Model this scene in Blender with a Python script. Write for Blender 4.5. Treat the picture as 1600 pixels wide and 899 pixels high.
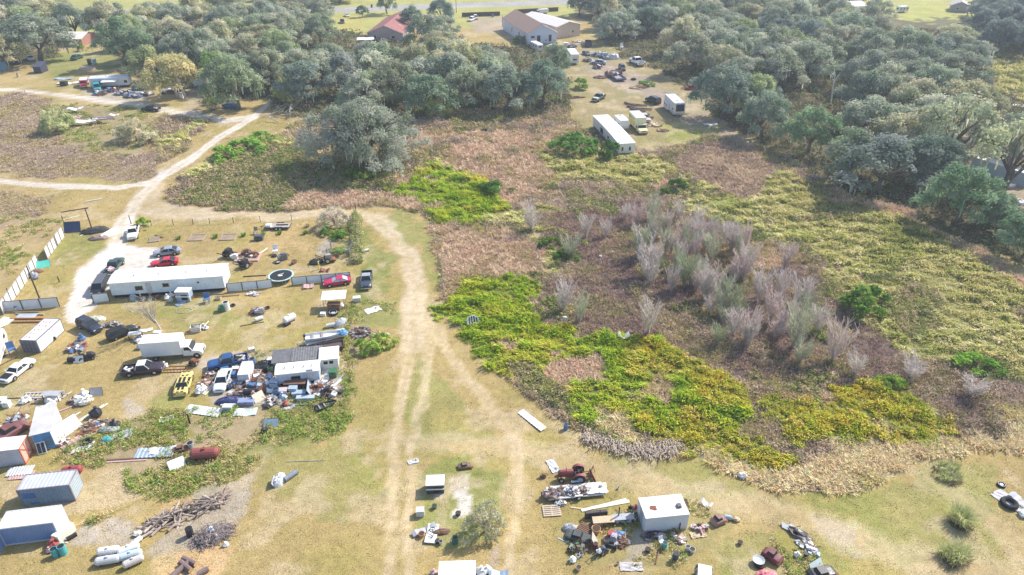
import bpy, math, random
import numpy as np
from mathutils import Vector, Matrix
for _o in list(bpy.data.objects): bpy.data.objects.remove(_o)
S = bpy.context.scene
R_ = math.radians
# ------------------------------------------------------------------ camera
CH, CTH, CF, CX, CY = 63.0, R_(30.8), 1100.0, 800.0, 449.5
cam_d = bpy.data.cameras.new('camera'); cam_d.lens = 36.0*CF/1600.0; cam_d.sensor_width = 36.0; cam_d.sensor_fit = 'HORIZONTAL'
cam_d.clip_start = 0.5; cam_d.clip_end = 6000
cam = bpy.data.objects.new('camera', cam_d); S.collection.objects.link(cam)
cam.location = (0, 0, CH); cam.rotation_euler = (math.pi/2 - CTH, 0, 0)
S.camera = cam
# ------------------------------------------------------------------ sky, sun, exposure
SUN_AZ, SUN_EL = R_(52), R_(43)          # azimuth from +Y (away from the camera) towards +X
W = bpy.data.worlds.new('World'); S.world = W; W.use_nodes = True
_nt = W.node_tree; _bg = _nt.nodes['Background']
_sky = _nt.nodes.new('ShaderNodeTexSky'); _sky.sky_type = 'NISHITA'; _sky.sun_disc = False
_sky.sun_elevation = SUN_EL; _sky.sun_rotation = SUN_AZ; _sky.air_density = 1.0; _sky.dust_density = 1.2
_nt.links.new(_sky.outputs[0], _bg.inputs[0]); _bg.inputs[1].default_value = 0.135
sun_d = bpy.data.lights.new('sun', 'SUN'); sun_d.energy = 3.9; sun_d.angle = R_(0.6); sun_d.color = (1.0, 0.94, 0.84)
sun = bpy.data.objects.new('sun', sun_d); S.collection.objects.link(sun)
_sd = Vector((math.sin(SUN_AZ)*math.cos(SUN_EL), math.cos(SUN_AZ)*math.cos(SUN_EL), math.sin(SUN_EL)))
sun.rotation_euler = _sd.to_track_quat('Z', 'Y').to_euler(); sun.location = (60, 60, 120)
S.view_settings.view_transform = 'Standard'; S.view_settings.look = 'None'; S.view_settings.gamma = 1.0
S.view_settings.exposure = 0.70
S.render.engine = 'CYCLES'
S.cycles.max_bounces = 5; S.cycles.diffuse_bounces = 3; S.cycles.glossy_bounces = 2; S.cycles.transmission_bounces = 3
S.cycles.transparent_max_bounces = 6; S.cycles.volume_bounces = 0
S.cycles.use_denoising = True; S.cycles.denoising_prefilter = 'ACCURATE'; S.cycles.filter_width = 1.5; S.cycles.sample_clamp_indirect = 4.0
S.cycles.volume_step_rate = 4.0; S.cycles.volume_max_steps = 64
# ------------------------------------------------------------------ photograph pixel (1600 x 899) <-> ground point
_c, _s = math.cos(CTH), math.sin(CTH)
def G(px, py, z=0.0):
    X = (px-CX)/CF; Y = -(py-CY)/CF
    dy = _c + _s*Y; dz = -_s + _c*Y
    t = (z-CH)/dz
    return Vector((X*t, dy*t, z))
def PX(x, y, z=0.0):
    dz = z-CH
    fw = np.maximum(y*_c - dz*_s, 1e-3); up = y*_s + dz*_c
    return CX + CF*x/fw, CY - CF*up/fw
def yaw_of(a, b):
    d = b-a; return math.atan2(d.y, d.x)
# ------------------------------------------------------------------ noise for layout
def _hash(i, j, seed):
    n = (i.astype(np.int64)*374761393 + j.astype(np.int64)*668265263 + seed*974711) & 0x7fffffff
    n = ((n ^ (n >> 13))*1274126177) & 0x7fffffff
    return ((n ^ (n >> 16)) & 0xffff)/65535.0
def vnoise(x, y, sc, seed=0):
    x = np.asarray(x)/sc; y = np.asarray(y)/sc
    i = np.floor(x); j = np.floor(y); u = x-i; v = y-j
    u = u*u*(3-2*u); v = v*v*(3-2*v)
    a = _hash(i, j, seed); b = _hash(i+1, j, seed); c = _hash(i, j+1, seed); d = _hash(i+1, j+1, seed)
    return (a*(1-u)+b*u)*(1-v)+(c*(1-u)+d*u)*v
def fbm(x, y, sc, seed=0, n=3):
    t = 0; a = 1; q = 0
    for k in range(n):
        t = t + a*vnoise(x, y, sc/2**k, seed+k*17); q += a; a *= 0.55
    return t/q
def inpoly(px, py, poly):
    r = np.zeros(px.shape, bool); n = len(poly)
    for k in range(n):
        x0, y0 = poly[k]; x1, y1 = poly[(k+1) % n]
        if y0 == y1: continue
        c = ((y0 > py) != (y1 > py)) & (px < (x1-x0)*(py-y0)/(y1-y0)+x0)
        r ^= c
    return r
def polydist(px, py, line):
    """distance in pixels to a polyline of (x, y, half-width): returns distance / half-width"""
    best = np.full(px.shape, 1e9)
    for (x0, y0, w0), (x1, y1, w1) in zip(line, line[1:]):
        dx, dy = x1-x0, y1-y0
        t = np.clip(((px-x0)*dx+(py-y0)*dy)/(dx*dx+dy*dy), 0, 1)
        d = np.hypot(px-(x0+t*dx), (py-(y0+t*dy))*1.35)/(w0+t*(w1-w0))
        best = np.minimum(best, d)
    return best
# ------------------------------------------------------------------ materials
_MC = {}
def P(r, g, b, rough=0.6, metal=0.0, var=0.18, sc=1.2, spots=None, wave=None):
    key = (r, g, b, rough, metal, var, sc, spots, wave)
    if key in _MC: return _MC[key]
    m = bpy.data.materials.new('surface'); m.use_nodes = True
    nt = m.node_tree; N = nt.nodes; Lk = nt.links
    bs = N['Principled BSDF']; bs.inputs['Metallic'].default_value = metal
    tc = N.new('ShaderNodeTexCoord')
    n1 = N.new('ShaderNodeTexNoise'); n1.inputs['Scale'].default_value = sc; n1.inputs['Detail'].default_value = 6; n1.inputs['Roughness'].default_value = 0.65
    Lk.new(tc.outputs['Object'], n1.inputs['Vector'])
    mx = N.new('ShaderNodeMix'); mx.data_type = 'RGBA'
    mr = N.new('ShaderNodeMapRange'); mr.inputs[1].default_value = 0.3; mr.inputs[2].default_value = 0.7
    Lk.new(n1.outputs[0], mr.inputs[0]); Lk.new(mr.outputs[0], mx.inputs[0])
    mx.inputs[6].default_value = (r*(1-var), g*(1-var), b*(1-var*0.9), 1)
    mx.inputs[7].default_value = (min(r*(1+var), .9), min(g*(1+var), .9), min(b*(1+var), .9), 1)
    col = mx.outputs[2]
    if spots:
        (sr, sg, sb), th, ssc = spots
        n2 = N.new('ShaderNodeTexNoise'); n2.inputs['Scale'].default_value = ssc; n2.inputs['Detail'].default_value = 8; n2.inputs['Roughness'].default_value = 0.7
        Lk.new(tc.outputs['Object'], n2.inputs['Vector'])
        r2 = N.new('ShaderNodeMapRange'); r2.inputs[1].default_value = th; r2.inputs[2].default_value = th+0.08
        Lk.new(n2.outputs[0], r2.inputs[0])
        m2 = N.new('ShaderNodeMix'); m2.data_type = 'RGBA'
        Lk.new(r2.outputs[0], m2.inputs[0]); Lk.new(col, m2.inputs[6]); m2.inputs[7].default_value = (sr, sg, sb, 1)
        col = m2.outputs[2]
    Lk.new(col, bs.inputs['Base Color'])
    rr = N.new('ShaderNodeMapRange'); rr.inputs[3].default_value = max(rough-0.12, 0.05); rr.inputs[4].default_value = min(rough+0.15, 1)
    Lk.new(n1.outputs[0], rr.inputs[0]); Lk.new(rr.outputs[0], bs.inputs['Roughness'])
    _MC[key] = m; return m
def leafmat(name, tint=True, transl=0.3):
    m = bpy.data.materials.new(name); m.use_nodes = True; nt = m.node_tree; N = nt.nodes; Lk = nt.links
    N.remove(N['Principled BSDF']); out = N['Material Output']
    at = N.new('ShaderNodeAttribute'); at.attribute_name = 'Col'
    col = at.outputs['Color']
    if tint:
        oi = N.new('ShaderNodeObjectInfo'); mx = N.new('ShaderNodeMix'); mx.data_type = 'RGBA'; mx.blend_type = 'MULTIPLY'
        mx.inputs[0].default_value = 1; Lk.new(col, mx.inputs[6]); Lk.new(oi.outputs['Color'], mx.inputs[7]); col = mx.outputs[2]
    d = N.new('ShaderNodeBsdfDiffuse'); t = N.new('ShaderNodeBsdfTranslucent'); ms = N.new('ShaderNodeMixShader')
    ms.inputs[0].default_value = transl
    Lk.new(col, d.inputs[0]); Lk.new(col, t.inputs[0]); Lk.new(d.outputs[0], ms.inputs[1]); Lk.new(t.outputs[0], ms.inputs[2])
    Lk.new(ms.outputs[0], out.inputs[0]); return m
RUST = (0.16, 0.06, 0.03)
GLASS = P(0.02, 0.028, 0.035, 0.12, 0, 0.1)
BLACK = P(0.018, 0.018, 0.02, 0.55)
RUBBER = P(0.025, 0.025, 0.027, 0.85)
STEEL = P(0.45, 0.46, 0.48, 0.4, 0.7)
CHROME = P(0.6, 0.6, 0.62, 0.25, 0.9)
WHITE = P(0.8, 0.79, 0.77, 0.45, 0, 0.06)
OFFW = P(0.74, 0.72, 0.68, 0.6, 0, 0.12, 0.8, ((0.45, 0.4, 0.34), 0.64, 1.5))
WOOD = P(0.24, 0.17, 0.11, 0.85, 0, 0.3, 3)
GREYWOOD = P(0.33, 0.29, 0.26, 0.9, 0, 0.3, 3)
DARKWOOD = P(0.09, 0.065, 0.05, 0.85, 0, 0.3, 3)
RUSTM = P(0.22, 0.085, 0.05, 0.8, 0.1, 0.4, 2.5)
LAMPW = P(0.7, 0.7, 0.66, 0.15)
LAMPR = P(0.35, 0.02, 0.02, 0.2)
BARK = P(0.16, 0.14, 0.12, 0.95, 0, 0.3, 3)
PALEBARK = P(0.5, 0.46, 0.42, 0.9, 0, 0.25, 3)
# ------------------------------------------------------------------ mesh builder
class MB:
    def __init__(s): s.v = []; s.f = []; s.mi = []; s.m = 0; s.X = None
    def add(s, vs, fs):
        o = len(s.v)
        if s.X is not None: vs = [s.X @ Vector(v) for v in vs]
        s.v += [tuple(v) for v in vs]; s.f += [tuple(o+i for i in f) for f in fs]; s.mi += [s.m]*len(fs); return s
    def box(s, c, d, rz=0, rx=0, ry=0, tx=1.0, ty=1.0):
        hx, hy, hz = d[0]/2, d[1]/2, d[2]/2
        vs = [(-hx, -hy, -hz), (hx, -hy, -hz), (hx, hy, -hz), (-hx, hy, -hz), (-hx*tx, -hy*ty, hz), (hx*tx, -hy*ty, hz), (hx*tx, hy*ty, hz), (-hx*tx, hy*ty, hz)]
        if rz or rx or ry:
            M = Matrix.Rotation(rz, 3, 'Z') @ Matrix.Rotation(ry, 3, 'Y') @ Matrix.Rotation(rx, 3, 'X'); vs = [M @ Vector(v) for v in vs]
        c = Vector(c); vs = [c+Vector(v) for v in vs]
        return s.add(vs, [(0, 3, 2, 1), (4, 5, 6, 7), (0, 1, 5, 4), (1, 2, 6, 5), (2, 3, 7, 6), (3, 0, 4, 7)])
    def cyl(s, p0, p1, r0, r1=None, n=10, caps=True):
        r1 = r0 if r1 is None else r1
        p0 = Vector(p0); p1 = Vector(p1); d = (p1-p0).normalized()
        a = d.orthogonal().normalized(); b = d.cross(a)
        vs = [p0+(a*math.cos(2*math.pi*k/n)+b*math.sin(2*math.pi*k/n))*r0 for k in range(n)]
        vs += [p1+(a*math.cos(2*math.pi*k/n)+b*math.sin(2*math.pi*k/n))*r1 for k in range(n)]
        fs = [(k, (k+1) % n, n+(k+1) % n, n+k) for k in range(n)]
        if caps: fs += [tuple(range(n))[::-1], tuple(range(n, 2*n))]
        return s.add(vs, fs)
    def tube(s, pts, r, n=6):
        rs = r if isinstance(r, (list, tuple)) else [r]*len(pts)
        pts = [Vector(p) for p in pts]; rings = []
        for k, p in enumerate(pts):
            d = (pts[min(k+1, len(pts)-1)]-pts[max(k-1, 0)]).normalized()
            ref = Vector((0, 0, 1)) if abs(d.z) < 0.9 else Vector((1, 0, 0))
            a = d.cross(ref).normalized(); b = d.cross(a)
            rings.append([p+(a*math.cos(2*math.pi*j/n)+b*math.sin(2*math.pi*j/n))*rs[k] for j in range(n)])
        return s.loft(rings)
    def loft(s, rings, caps=True, closed=True):
        n = len(rings[0]); vs = [p for r in rings for p in r]; fs = []
        for k in range(len(rings)-1):
            for j in range(n if closed else n-1):
                fs.append((k*n+j, k*n+(j+1) % n, (k+1)*n+(j+1) % n, (k+1)*n+j))
        if caps: fs += [tuple(range(n))[::-1], tuple(range((len(rings)-1)*n, len(rings)*n))]
        return s.add(vs, fs)
    def slab(s, q, t):
        q = [Vector(p) for p in q]; nrm = (q[1]-q[0]).cross(q[-1]-q[0]).normalized()*t; n = len(q)
        return s.add(q+[p+nrm for p in q], [tuple(range(n))[::-1], tuple(range(n, 2*n))]+[(k, (k+1) % n, n+(k+1) % n, n+k) for k in range(n)])
    def prism_y(s, prof, y0, y1):
        n = len(prof)
        return s.add([(x, y0, z) for x, z in prof]+[(x, y1, z) for x, z in prof], [tuple(range(n)), tuple(range(n, 2*n))[::-1]]+[((k+1) % n, k, n+k, n+(k+1) % n) for k in range(n)])
    def sphere(s, c, r, nu=10, nv=6, jit=0, rnd=None):
        if not isinstance(r, (tuple, list)): r = (r, r, r)
        vs = [(c[0], c[1], c[2]-r[2])]; fs = []
        for i in range(1, nv):
            a = math.pi*i/nv-math.pi/2
            for j in range(nu):
                k = 1+(rnd.uniform(-jit, jit) if jit else 0)
                vs.append((c[0]+r[0]*math.cos(a)*math.cos(2*math.pi*j/nu)*k, c[1]+r[1]*math.cos(a)*math.sin(2*math.pi*j/nu)*k, c[2]+r[2]*math.sin(a)*k))
        vs.append((c[0], c[1], c[2]+r[2])); L = len(vs)-1
        fs += [(0, 1+(j+1) % nu, 1+j) for j in range(nu)]
        for i in range(nv-2):
            for j in range(nu):
                a = 1+i*nu; fs.append((a+j, a+(j+1) % nu, a+nu+(j+1) % nu, a+nu+j))
        a = 1+(nv-2)*nu; fs += [(a+j, a+(j+1) % nu, L) for j in range(nu)]
        return s.add(vs, fs)
    def torus(s, c, R, r, ax='z', n=16, m=7, sq=1.0):
        vs = []; fs = []
        for i in range(n):
            a = 2*math.pi*i/n
            for j in range(m):
                b = 2*math.pi*j/m; rr = R+r*math.cos(b); h = r*sq*math.sin(b)
                p = (rr*math.cos(a), rr*math.sin(a), h)
                if ax == 'y': p = (p[0], p[2], p[1])
                if ax == 'x': p = (p[2], p[0], p[1])
                vs.append((c[0]+p[0], c[1]+p[1], c[2]+p[2]))
                fs.append((i*m+j, ((i+1) % n)*m+j, ((i+1) % n)*m+(j+1) % m, i*m+(j+1) % m))
        return s.add(vs, fs)
    def corr(s, p, u, w, up, h, nrm, pitch=0.28, dep=0.04, t=0.02):
        """corrugated sheet: trapezoid ridges along 'up', laid out along u"""
        p = Vector(p); u = Vector(u).normalized(); up = Vector(up).normalized(); nrm = Vector(nrm).normalized()
        k = max(2, int(round(w/pitch))); st = w/k; xs = []
        for i in range(k):
            xs += [(i*st, 0), (i*st+st*.38, 0), (i*st+st*.5, dep), (i*st+st*.88, dep)]
        xs.append((w, 0))
        fr = [p+u*x+nrm*d for x, d in xs]; n = len(fr)
        vs = fr+[q+up*h for q in fr]+[q-nrm*t for q in fr]+[q+up*h-nrm*t for q in fr]; fs = []
        for i in range(n-1):
            fs += [(i, i+1, n+i+1, n+i), (2*n+i+1, 2*n+i, 3*n+i, 3*n+i+1), (n+i, n+i+1, 3*n+i+1, 3*n+i), (i+1, i, 2*n+i, 2*n+i+1)]
        fs += [(0, n, 3*n, 2*n), (n-1, 3*n-1, 4*n-1, 2*n-1)]
        return s.add(vs, fs)
    def build(s, name, mats, parent=None, smooth=False):
        me = bpy.data.meshes.new(name); me.from_pydata(s.v, [], s.f)
        for m in (mats if isinstance(mats, (list, tuple)) else [mats]): me.materials.append(m)
        if any(s.mi): me.polygons.foreach_set('material_index', s.mi)
        if smooth: me.polygons.foreach_set('use_smooth', [True]*len(s.f))
        me.update()
        o = bpy.data.objects.new(name, me); S.collection.objects.link(o)
        if parent is not None: o.parent = parent
        return o
def tag(o, label, cat, group=None, kind=None):
    o['label'] = label
    if cat: o['category'] = cat
    if group: o['group'] = group
    if kind: o['kind'] = kind
    return o
def thing(name, label, cat, loc=(0, 0, 0), rz=0.0, group=None):
    o = bpy.data.objects.new(name, None); S.collection.objects.link(o); o.empty_display_size = 0.3
    o.location = loc; o.rotation_euler = (0, 0, rz); return tag(o, label, cat, group)
def npmesh(name, verts, quads, tris, cols, mat, quad_len=4):
    """big mesh from numpy arrays; cols = one RGB per vertex"""
    me = bpy.data.meshes.new(name); nv = len(verts); nq = len(quads); ntr = len(tris)
    me.vertices.add(nv); me.vertices.foreach_set('co', np.ascontiguousarray(verts, dtype=np.float32).ravel())
    li = np.concatenate([np.asarray(quads, np.int32).ravel(), np.asarray(tris, np.int32).ravel()])
    me.loops.add(len(li)); me.loops.foreach_set('vertex_index', li)
    ls = np.concatenate([np.arange(nq)*4, nq*4+np.arange(ntr)*3]).astype(np.int32)
    me.polygons.add(nq+ntr); me.polygons.foreach_set('loop_start', ls)
    me.update(calc_edges=True)
    ca = me.color_attributes.new('Col', 'FLOAT_COLOR', 'POINT')
    c4 = np.ones((nv, 4), np.float32); c4[:, :3] = cols; ca.data.foreach_set('color', c4.ravel())
    me.materials.append(mat); return me
def link(name, me, parent=None):
    o = bpy.data.objects.new(name, me); S.collection.objects.link(o)
    if parent is not None: o.parent = parent
    return o
# ================================================================== GROUND COVER LAYOUT (polygons traced on the ground)
DRY = (0.385, 0.29, 0.125); GREEN = (0.23, 0.255, 0.08); SAND = (0.54, 0.43, 0.29); PALE = (0.68, 0.625, 0.575); CLAY = (0.56, 0.38, 0.20)
LITTER = (0.27, 0.20, 0.155); DARKF = (0.10, 0.09, 0.06); LUSHG = (0.20, 0.20, 0.055); OLIVEG = (0.27, 0.25, 0.10); TANG = (0.38, 0.29, 0.19)
MIXG = (0.17, 0.15, 0.085); ASPH = (0.36, 0.35, 0.34); DIRTB = (0.40, 0.32, 0.25); GREY = (0.42, 0.37, 0.33); ORCH = (0.42, 0.33, 0.12)
# (vegetation, colour, opacity, edge jitter in px, polygon)
LAYERS = [
 ('mow', (0.36, 0.36, 0.12), .9, 3, [(-900, -60), (2500, -60), (2500, 12), (1700, 40), (1380, 40), (900, 25), (560, 60), (150, 60), (-900, 40)]),
 ('mow', GREEN, .7, 6, [(60, 75), (190, 75), (195, 105), (110, 118), (60, 112)]),
 ('mow', (0.42, 0.37, 0.12), .8, 4, [(530, 25), (575, 25), (572, 70), (535, 65)]),
 ('mow', (0.36, 0.36, 0.10), .8, 4, [(1390, 5), (1480, 5), (1500, 40), (1400, 40)]),
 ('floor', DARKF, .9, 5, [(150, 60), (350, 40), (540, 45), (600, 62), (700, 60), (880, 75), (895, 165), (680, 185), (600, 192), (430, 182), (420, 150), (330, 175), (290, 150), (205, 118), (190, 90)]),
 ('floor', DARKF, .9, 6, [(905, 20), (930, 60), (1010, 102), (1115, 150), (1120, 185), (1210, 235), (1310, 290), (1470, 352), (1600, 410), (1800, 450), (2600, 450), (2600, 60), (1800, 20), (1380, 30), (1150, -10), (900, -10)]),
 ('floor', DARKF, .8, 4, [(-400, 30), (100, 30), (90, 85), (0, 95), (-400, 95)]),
 ('mow', DIRTB, .8, 3, [(1455, 195), (1520, 190), (1600, 260), (1640, 330), (1560, 320), (1500, 260)]),
 ('mow', (0.42, 0.34, 0.2), .9, 3, [(1525, 85), (1570, 92), (1580, 110), (1530, 105)]),
 ('olive', OLIVEG, .9, 4, [(1550, 60), (1700, 60), (1700, 180), (1560, 150), (1545, 110)]),
 ('purple', LITTER, .9, 6, [(-700, 190), (0, 150), (60, 148), (120, 172), (220, 185), (335, 195), (300, 232), (250, 268), (150, 288), (0, 268), (-700, 230)]),
 ('sparse', (0.30, 0.25, 0.13), .8, 6, [(60, 165), (150, 160), (235, 185), (225, 235), (150, 240), (110, 225)]),
 ('purple', LITTER, .55, 9, [(-700, 300), (0, 300), (80, 312), (60, 345), (20, 365), (-700, 430)]),
 ('sparse', TANG, .35, 9, [(-700, 310), (60, 340), (100, 350), (40, 420), (0, 450), (-700, 640)]),
 # the undeveloped land
 ('purple', LITTER, 1, 5, [(262, 327), (268, 298), (330, 250), (420, 215), (480, 190), (620, 190), (700, 180), (880, 165), (905, 200), (1010, 235), (1100, 215), (1210, 238), (1320, 300), (1470, 362), (1600, 425), (1800, 500), (2600, 800), (2600, 740), (1800, 745), (1560, 700), (1420, 720), (1330, 767), (1200, 772), (1110, 732), (1060, 702), (905, 682), (850, 652), (790, 592), (740, 545), (700, 495), (680, 440), (661, 332), (560, 326), (420, 329)]),
 ('mix', MIXG, .9, 6, [(266, 322), (300, 285), (370, 250), (450, 225), (480, 235), (620, 265), (605, 300), (520, 300), (560, 325), (420, 328), (330, 327)]),
 ('tan', TANG, .9, 6, [(480, 300), (600, 298), (650, 325), (560, 326), (440, 327)]),
 ('lush', LUSHG, .9, 11, [(605, 298), (640, 268), (690, 255), (745, 275), (795, 300), (770, 335), (720, 352), (668, 342), (650, 318)]),
 ('tan', TANG, 1, 7, [(663, 345), (700, 350), (790, 350), (850, 385), (840, 430), (760, 440), (700, 470), (684, 440)]),
 ('tan', (0.36, 0.24, 0.15), .7, 9, [(690, 215), (850, 205), (860, 290), (780, 295), (700, 255)]),
 ('olive', ORCH, .9, 7, [(840, 242), (930, 235), (1000, 245), (1060, 262), (1010, 300), (930, 292), (860, 290)]),
 ('tuss', (0.30, 0.22, 0.16), .9, 5, [(1050, 240), (1160, 222), (1215, 265), (1185, 312), (1090, 292), (1055, 270)]),
 ('olive', OLIVEG, 1, 11, [(1060, 295), (1100, 290), (1190, 310), (1215, 255), (1320, 300), (1470, 365), (1600, 440), (1800, 520), (1800, 640), (1600, 580), (1500, 570), (1400, 545), (1330, 470), (1290, 420), (1200, 370), (1110, 340), (1070, 315)]),
 ('tan', (0.32, 0.24, 0.17), .8, 5, [(1260, 282), (1320, 305), (1420, 320), (1440, 345), (1340, 320), (1290, 315)]),
 ('tan', (0.32, 0.24, 0.17), .8, 5, [(1500, 365), (1600, 425), (1720, 480), (1650, 470), (1560, 425)]),
 ('lush', LUSHG, 1, 13, [(692, 478), (720, 452), (760, 443), (822, 446), (848, 470), (845, 505), (930, 522), (1035, 532), (1140, 572), (1172, 612), (1155, 668), (1250, 728), (1195, 766), (1110, 731), (1060, 700), (1000, 688), (900, 678), (850, 650), (790, 590), (742, 542), (700, 500)]),
 ('mix', (0.2, 0.18, 0.07), .7, 8, [(780, 545), (840, 560), (880, 620), (900, 675), (850, 650), (800, 600)]),
 ('tan', TANG, .9, 7, [(848, 575), (900, 560), (960, 560), (955, 600), (880, 600)]),
 ('lush', LUSHG, 1, 13, [(1188, 640), (1225, 600), (1290, 622), (1340, 600), (1385, 592), (1440, 640), (1482, 665), (1480, 690), (1400, 690), (1300, 680), (1225, 680)]),
 ('mix', (0.2, 0.2, 0.07), .8, 8, [(1490, 545), (1580, 560), (1620, 600), (1560, 600)]),
 ('tan', (0.47, 0.36, 0.21), 1, 7, [(1075, 700), (1115, 705), (1190, 740), (1300, 700), (1420, 690), (1480, 695), (1560, 680), (1800, 700), (1800, 745), (1560, 703), (1420, 722), (1330, 767), (1200, 772), (1110, 733)]),
 ('weeds', (0.3, 0.25, 0.12), .8, 5, [(830, 352), (900, 385), (880, 405), (830, 375)]),
 ('dark', (0.17, 0.125, 0.105), 1, 9, [(850, 330), (1000, 320), (1130, 345), (1240, 400), (1330, 480), (1400, 560), (1570, 640), (1560, 690), (1490, 690), (1480, 660), (1390, 590), (1290, 615), (1225, 595), (1170, 600), (1140, 570), (1035, 530), (930, 520), (850, 500), (850, 450), (900, 420), (840, 380)]),
 # yards and tracks
 ('mow', DRY, 1, 2, [(150, 340), (560, 334), (556, 450), (540, 640), (410, 700), (350, 770), (300, 899), (-300, 960), (-300, 480), (30, 475), (100, 380)]),
 ('mow', GREEN, .6, 9, [(75, 402), (120, 365), (170, 372), (175, 395), (110, 425), (80, 420)]),
 ('none', PALE, .8, 6, [(105, 480), (118, 430), (150, 402), (182, 384), (242, 390), (252, 412), (235, 428), (174, 442), (152, 478), (125, 510)]),
 ('mow', GREEN, .5, 12, [(230, 470), (320, 455), (380, 480), (300, 510), (240, 500)]),
 ('mow', GREEN, .6, 12, [(0, 590), (40, 600), (60, 640), (0, 660), (-60, 640)]),
 ('mow', GREEN, .6, 10, [(240, 625), (290, 600), (300, 640), (250, 650)]),
 ('mow', CLAY, .4, 14, [(400, 355), (500, 350), (500, 400), (430, 385)]),
 ('sparse', GREY, .7, 5, [(322, 565), (420, 552), (500, 545), (534, 550), (532, 625), (430, 648), (335, 640)]),
 ('mow', SAND, .5, 14, [(350, 480), (420, 470), (440, 500), (360, 515)]),
 ('mow', GREY, .85, 5, [(498, 385), (520, 368), (524, 395), (508, 402)]),
 ('mow', GREY, .8, 5, [(192, 620), (212, 622), (240, 650), (225, 690), (180, 690), (190, 650)]),
 ('mow', SAND, .6, 14, [(150, 740), (220, 740), (230, 790), (140, 800), (60, 800), (0, 790), (-60, 760)]),
 ('mow', GREY, .8, 6, [(120, 830), (180, 812), (220, 820), (210, 850), (140, 858), (105, 850)]),
 ('mow', GREY, .7, 7, [(220, 860), (280, 830), (320, 760), (410, 740), (400, 800), (330, 850), (240, 899)]),
 ('mow', CLAY, .9, 8, [(235, 880), (260, 865), (345, 850), (372, 852), (360, 880), (335, 910), (230, 915)]),
 ('mow', CLAY, .5, 9, [(250, 790), (320, 770), (320, 800), (260, 815)]),
 ('weeds', (0.24, 0.22, 0.075), .9, 9, [(60, 715), (100, 690), (180, 655), (250, 640), (300, 652), (420, 640), (500, 625), (542, 640), (535, 680), (440, 705), (405, 735), (330, 765), (250, 785), (210, 770), (170, 735), (110, 730)]),
 ('weeds', (0.24, 0.22, 0.075), .9, 4, [(130, 812), (185, 800), (185, 808), (135, 825)]),
 ('weeds', (0.26, 0.24, 0.09), .9, 5, [(538, 480), (560, 480), (545, 640), (522, 650)]),
 ('weeds', (0.24, 0.23, 0.08), .9, 4, [(550, 335), (564, 345), (560, 410), (550, 412)]),
 ('weeds', (0.22, 0.24, 0.07), .9, 5, [(515, 350), (552, 345), (550, 375), (520, 372)]),
 ('mow', GREEN, .8, 8, [(560, 360), (600, 352), (610, 400), (590, 470), (560, 470)]),
 ('mow', GREEN, .7, 8, [(600, 335), (658, 338), (664, 400), (672, 450), (655, 420), (640, 370)]),
 ('sparse', GREEN, .7, 8, [(560, 470), (632, 470), (630, 510), (560, 512)]),
 ('mow', GREEN, .75, 10, [(650, 740), (700, 715), (780, 735), (792, 800), (780, 850), (700, 865), (650, 850), (640, 790)]),
 ('mow', GREEN, .45, 18, [(400, 700), (560, 700), (600, 780), (520, 800), (420, 740)]),
 ('mow', GREEN, .6, 10, [(650, 560), (660, 560), (700, 600), (740, 650), (770, 700), (650, 700), (640, 660)]),
 ('mow', ORCH, .5, 12, [(690, 640), (740, 650), (740, 690), (680, 690)]),
 ('mow', GREEN, .5, 16, [(940, 720), (1080, 720), (1180, 790), (1100, 790), (960, 740)]),
 ('mow', GREEN, .55, 16, [(1250, 780), (1440, 740), (1560, 720), (1560, 860), (1400, 890), (1330, 830)]),
 ('mow', GREEN, .5, 12, [(1120, 850), (1230, 840), (1330, 880), (1320, 910), (1120, 910)]),
 ('mow', PALE, .85, 5, [(702, 752), (728, 742), (738, 790), (728, 805), (700, 800), (712, 785)]),
 ('mow', PALE, .6, 4, [(676, 768), (692, 768), (690, 778), (675, 778)]),
 ('mow', DIRTB, .8, 3, [(770, 868), (780, 853), (788, 860), (782, 892), (770, 890)]),
 ('sparse', (0.3, 0.26, 0.11), .8, 6, [(888, 830), (930, 800), (1000, 800), (1080, 780), (1150, 800), (1140, 850), (1090, 860), (1050, 890), (960, 880), (890, 880)]),
 ('mow', GREY, .7, 5, [(975, 830), (1005, 830), (1000, 870), (970, 880)]),
 ('sparse', (0.33, 0.3, 0.08), .7, 5, [(1225, 830), (1240, 840), (1290, 880), (1330, 899), (1230, 899), (1215, 850)]),
 ('mow', GREY, .5, 10, [(1270, 810), (1330, 825), (1350, 880), (1300, 860)]),
 # back lot
 ('mow', (0.31, 0.25, 0.13), 1, 4, [(870, 70), (925, 62), (1010, 105), (1110, 155), (1120, 190), (1205, 235), (1100, 216), (1010, 236), (905, 200), (895, 165)]),
 ('mow', (0.34, 0.27, 0.22), .9, 5, [(905, 110), (950, 100), (1100, 165), (1180, 230), (1120, 220), (1010, 160), (950, 130)]),
 ('mow', (0.34, 0.34, 0.09), .7, 5, [(1040, 195), (1130, 195), (1120, 215), (1050, 222)]),
 ('mow', DIRTB, .8, 3, [(735, 30), (790, 30), (800, 50), (740, 50)]),
 ('mow', DIRTB, .7, 4, [(290, 140), (325, 140), (310, 180), (290, 178)]),
 ('mow', GREY, .7, 4, [(115, 142), (235, 140), (240, 165), (170, 165)]),
]
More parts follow.
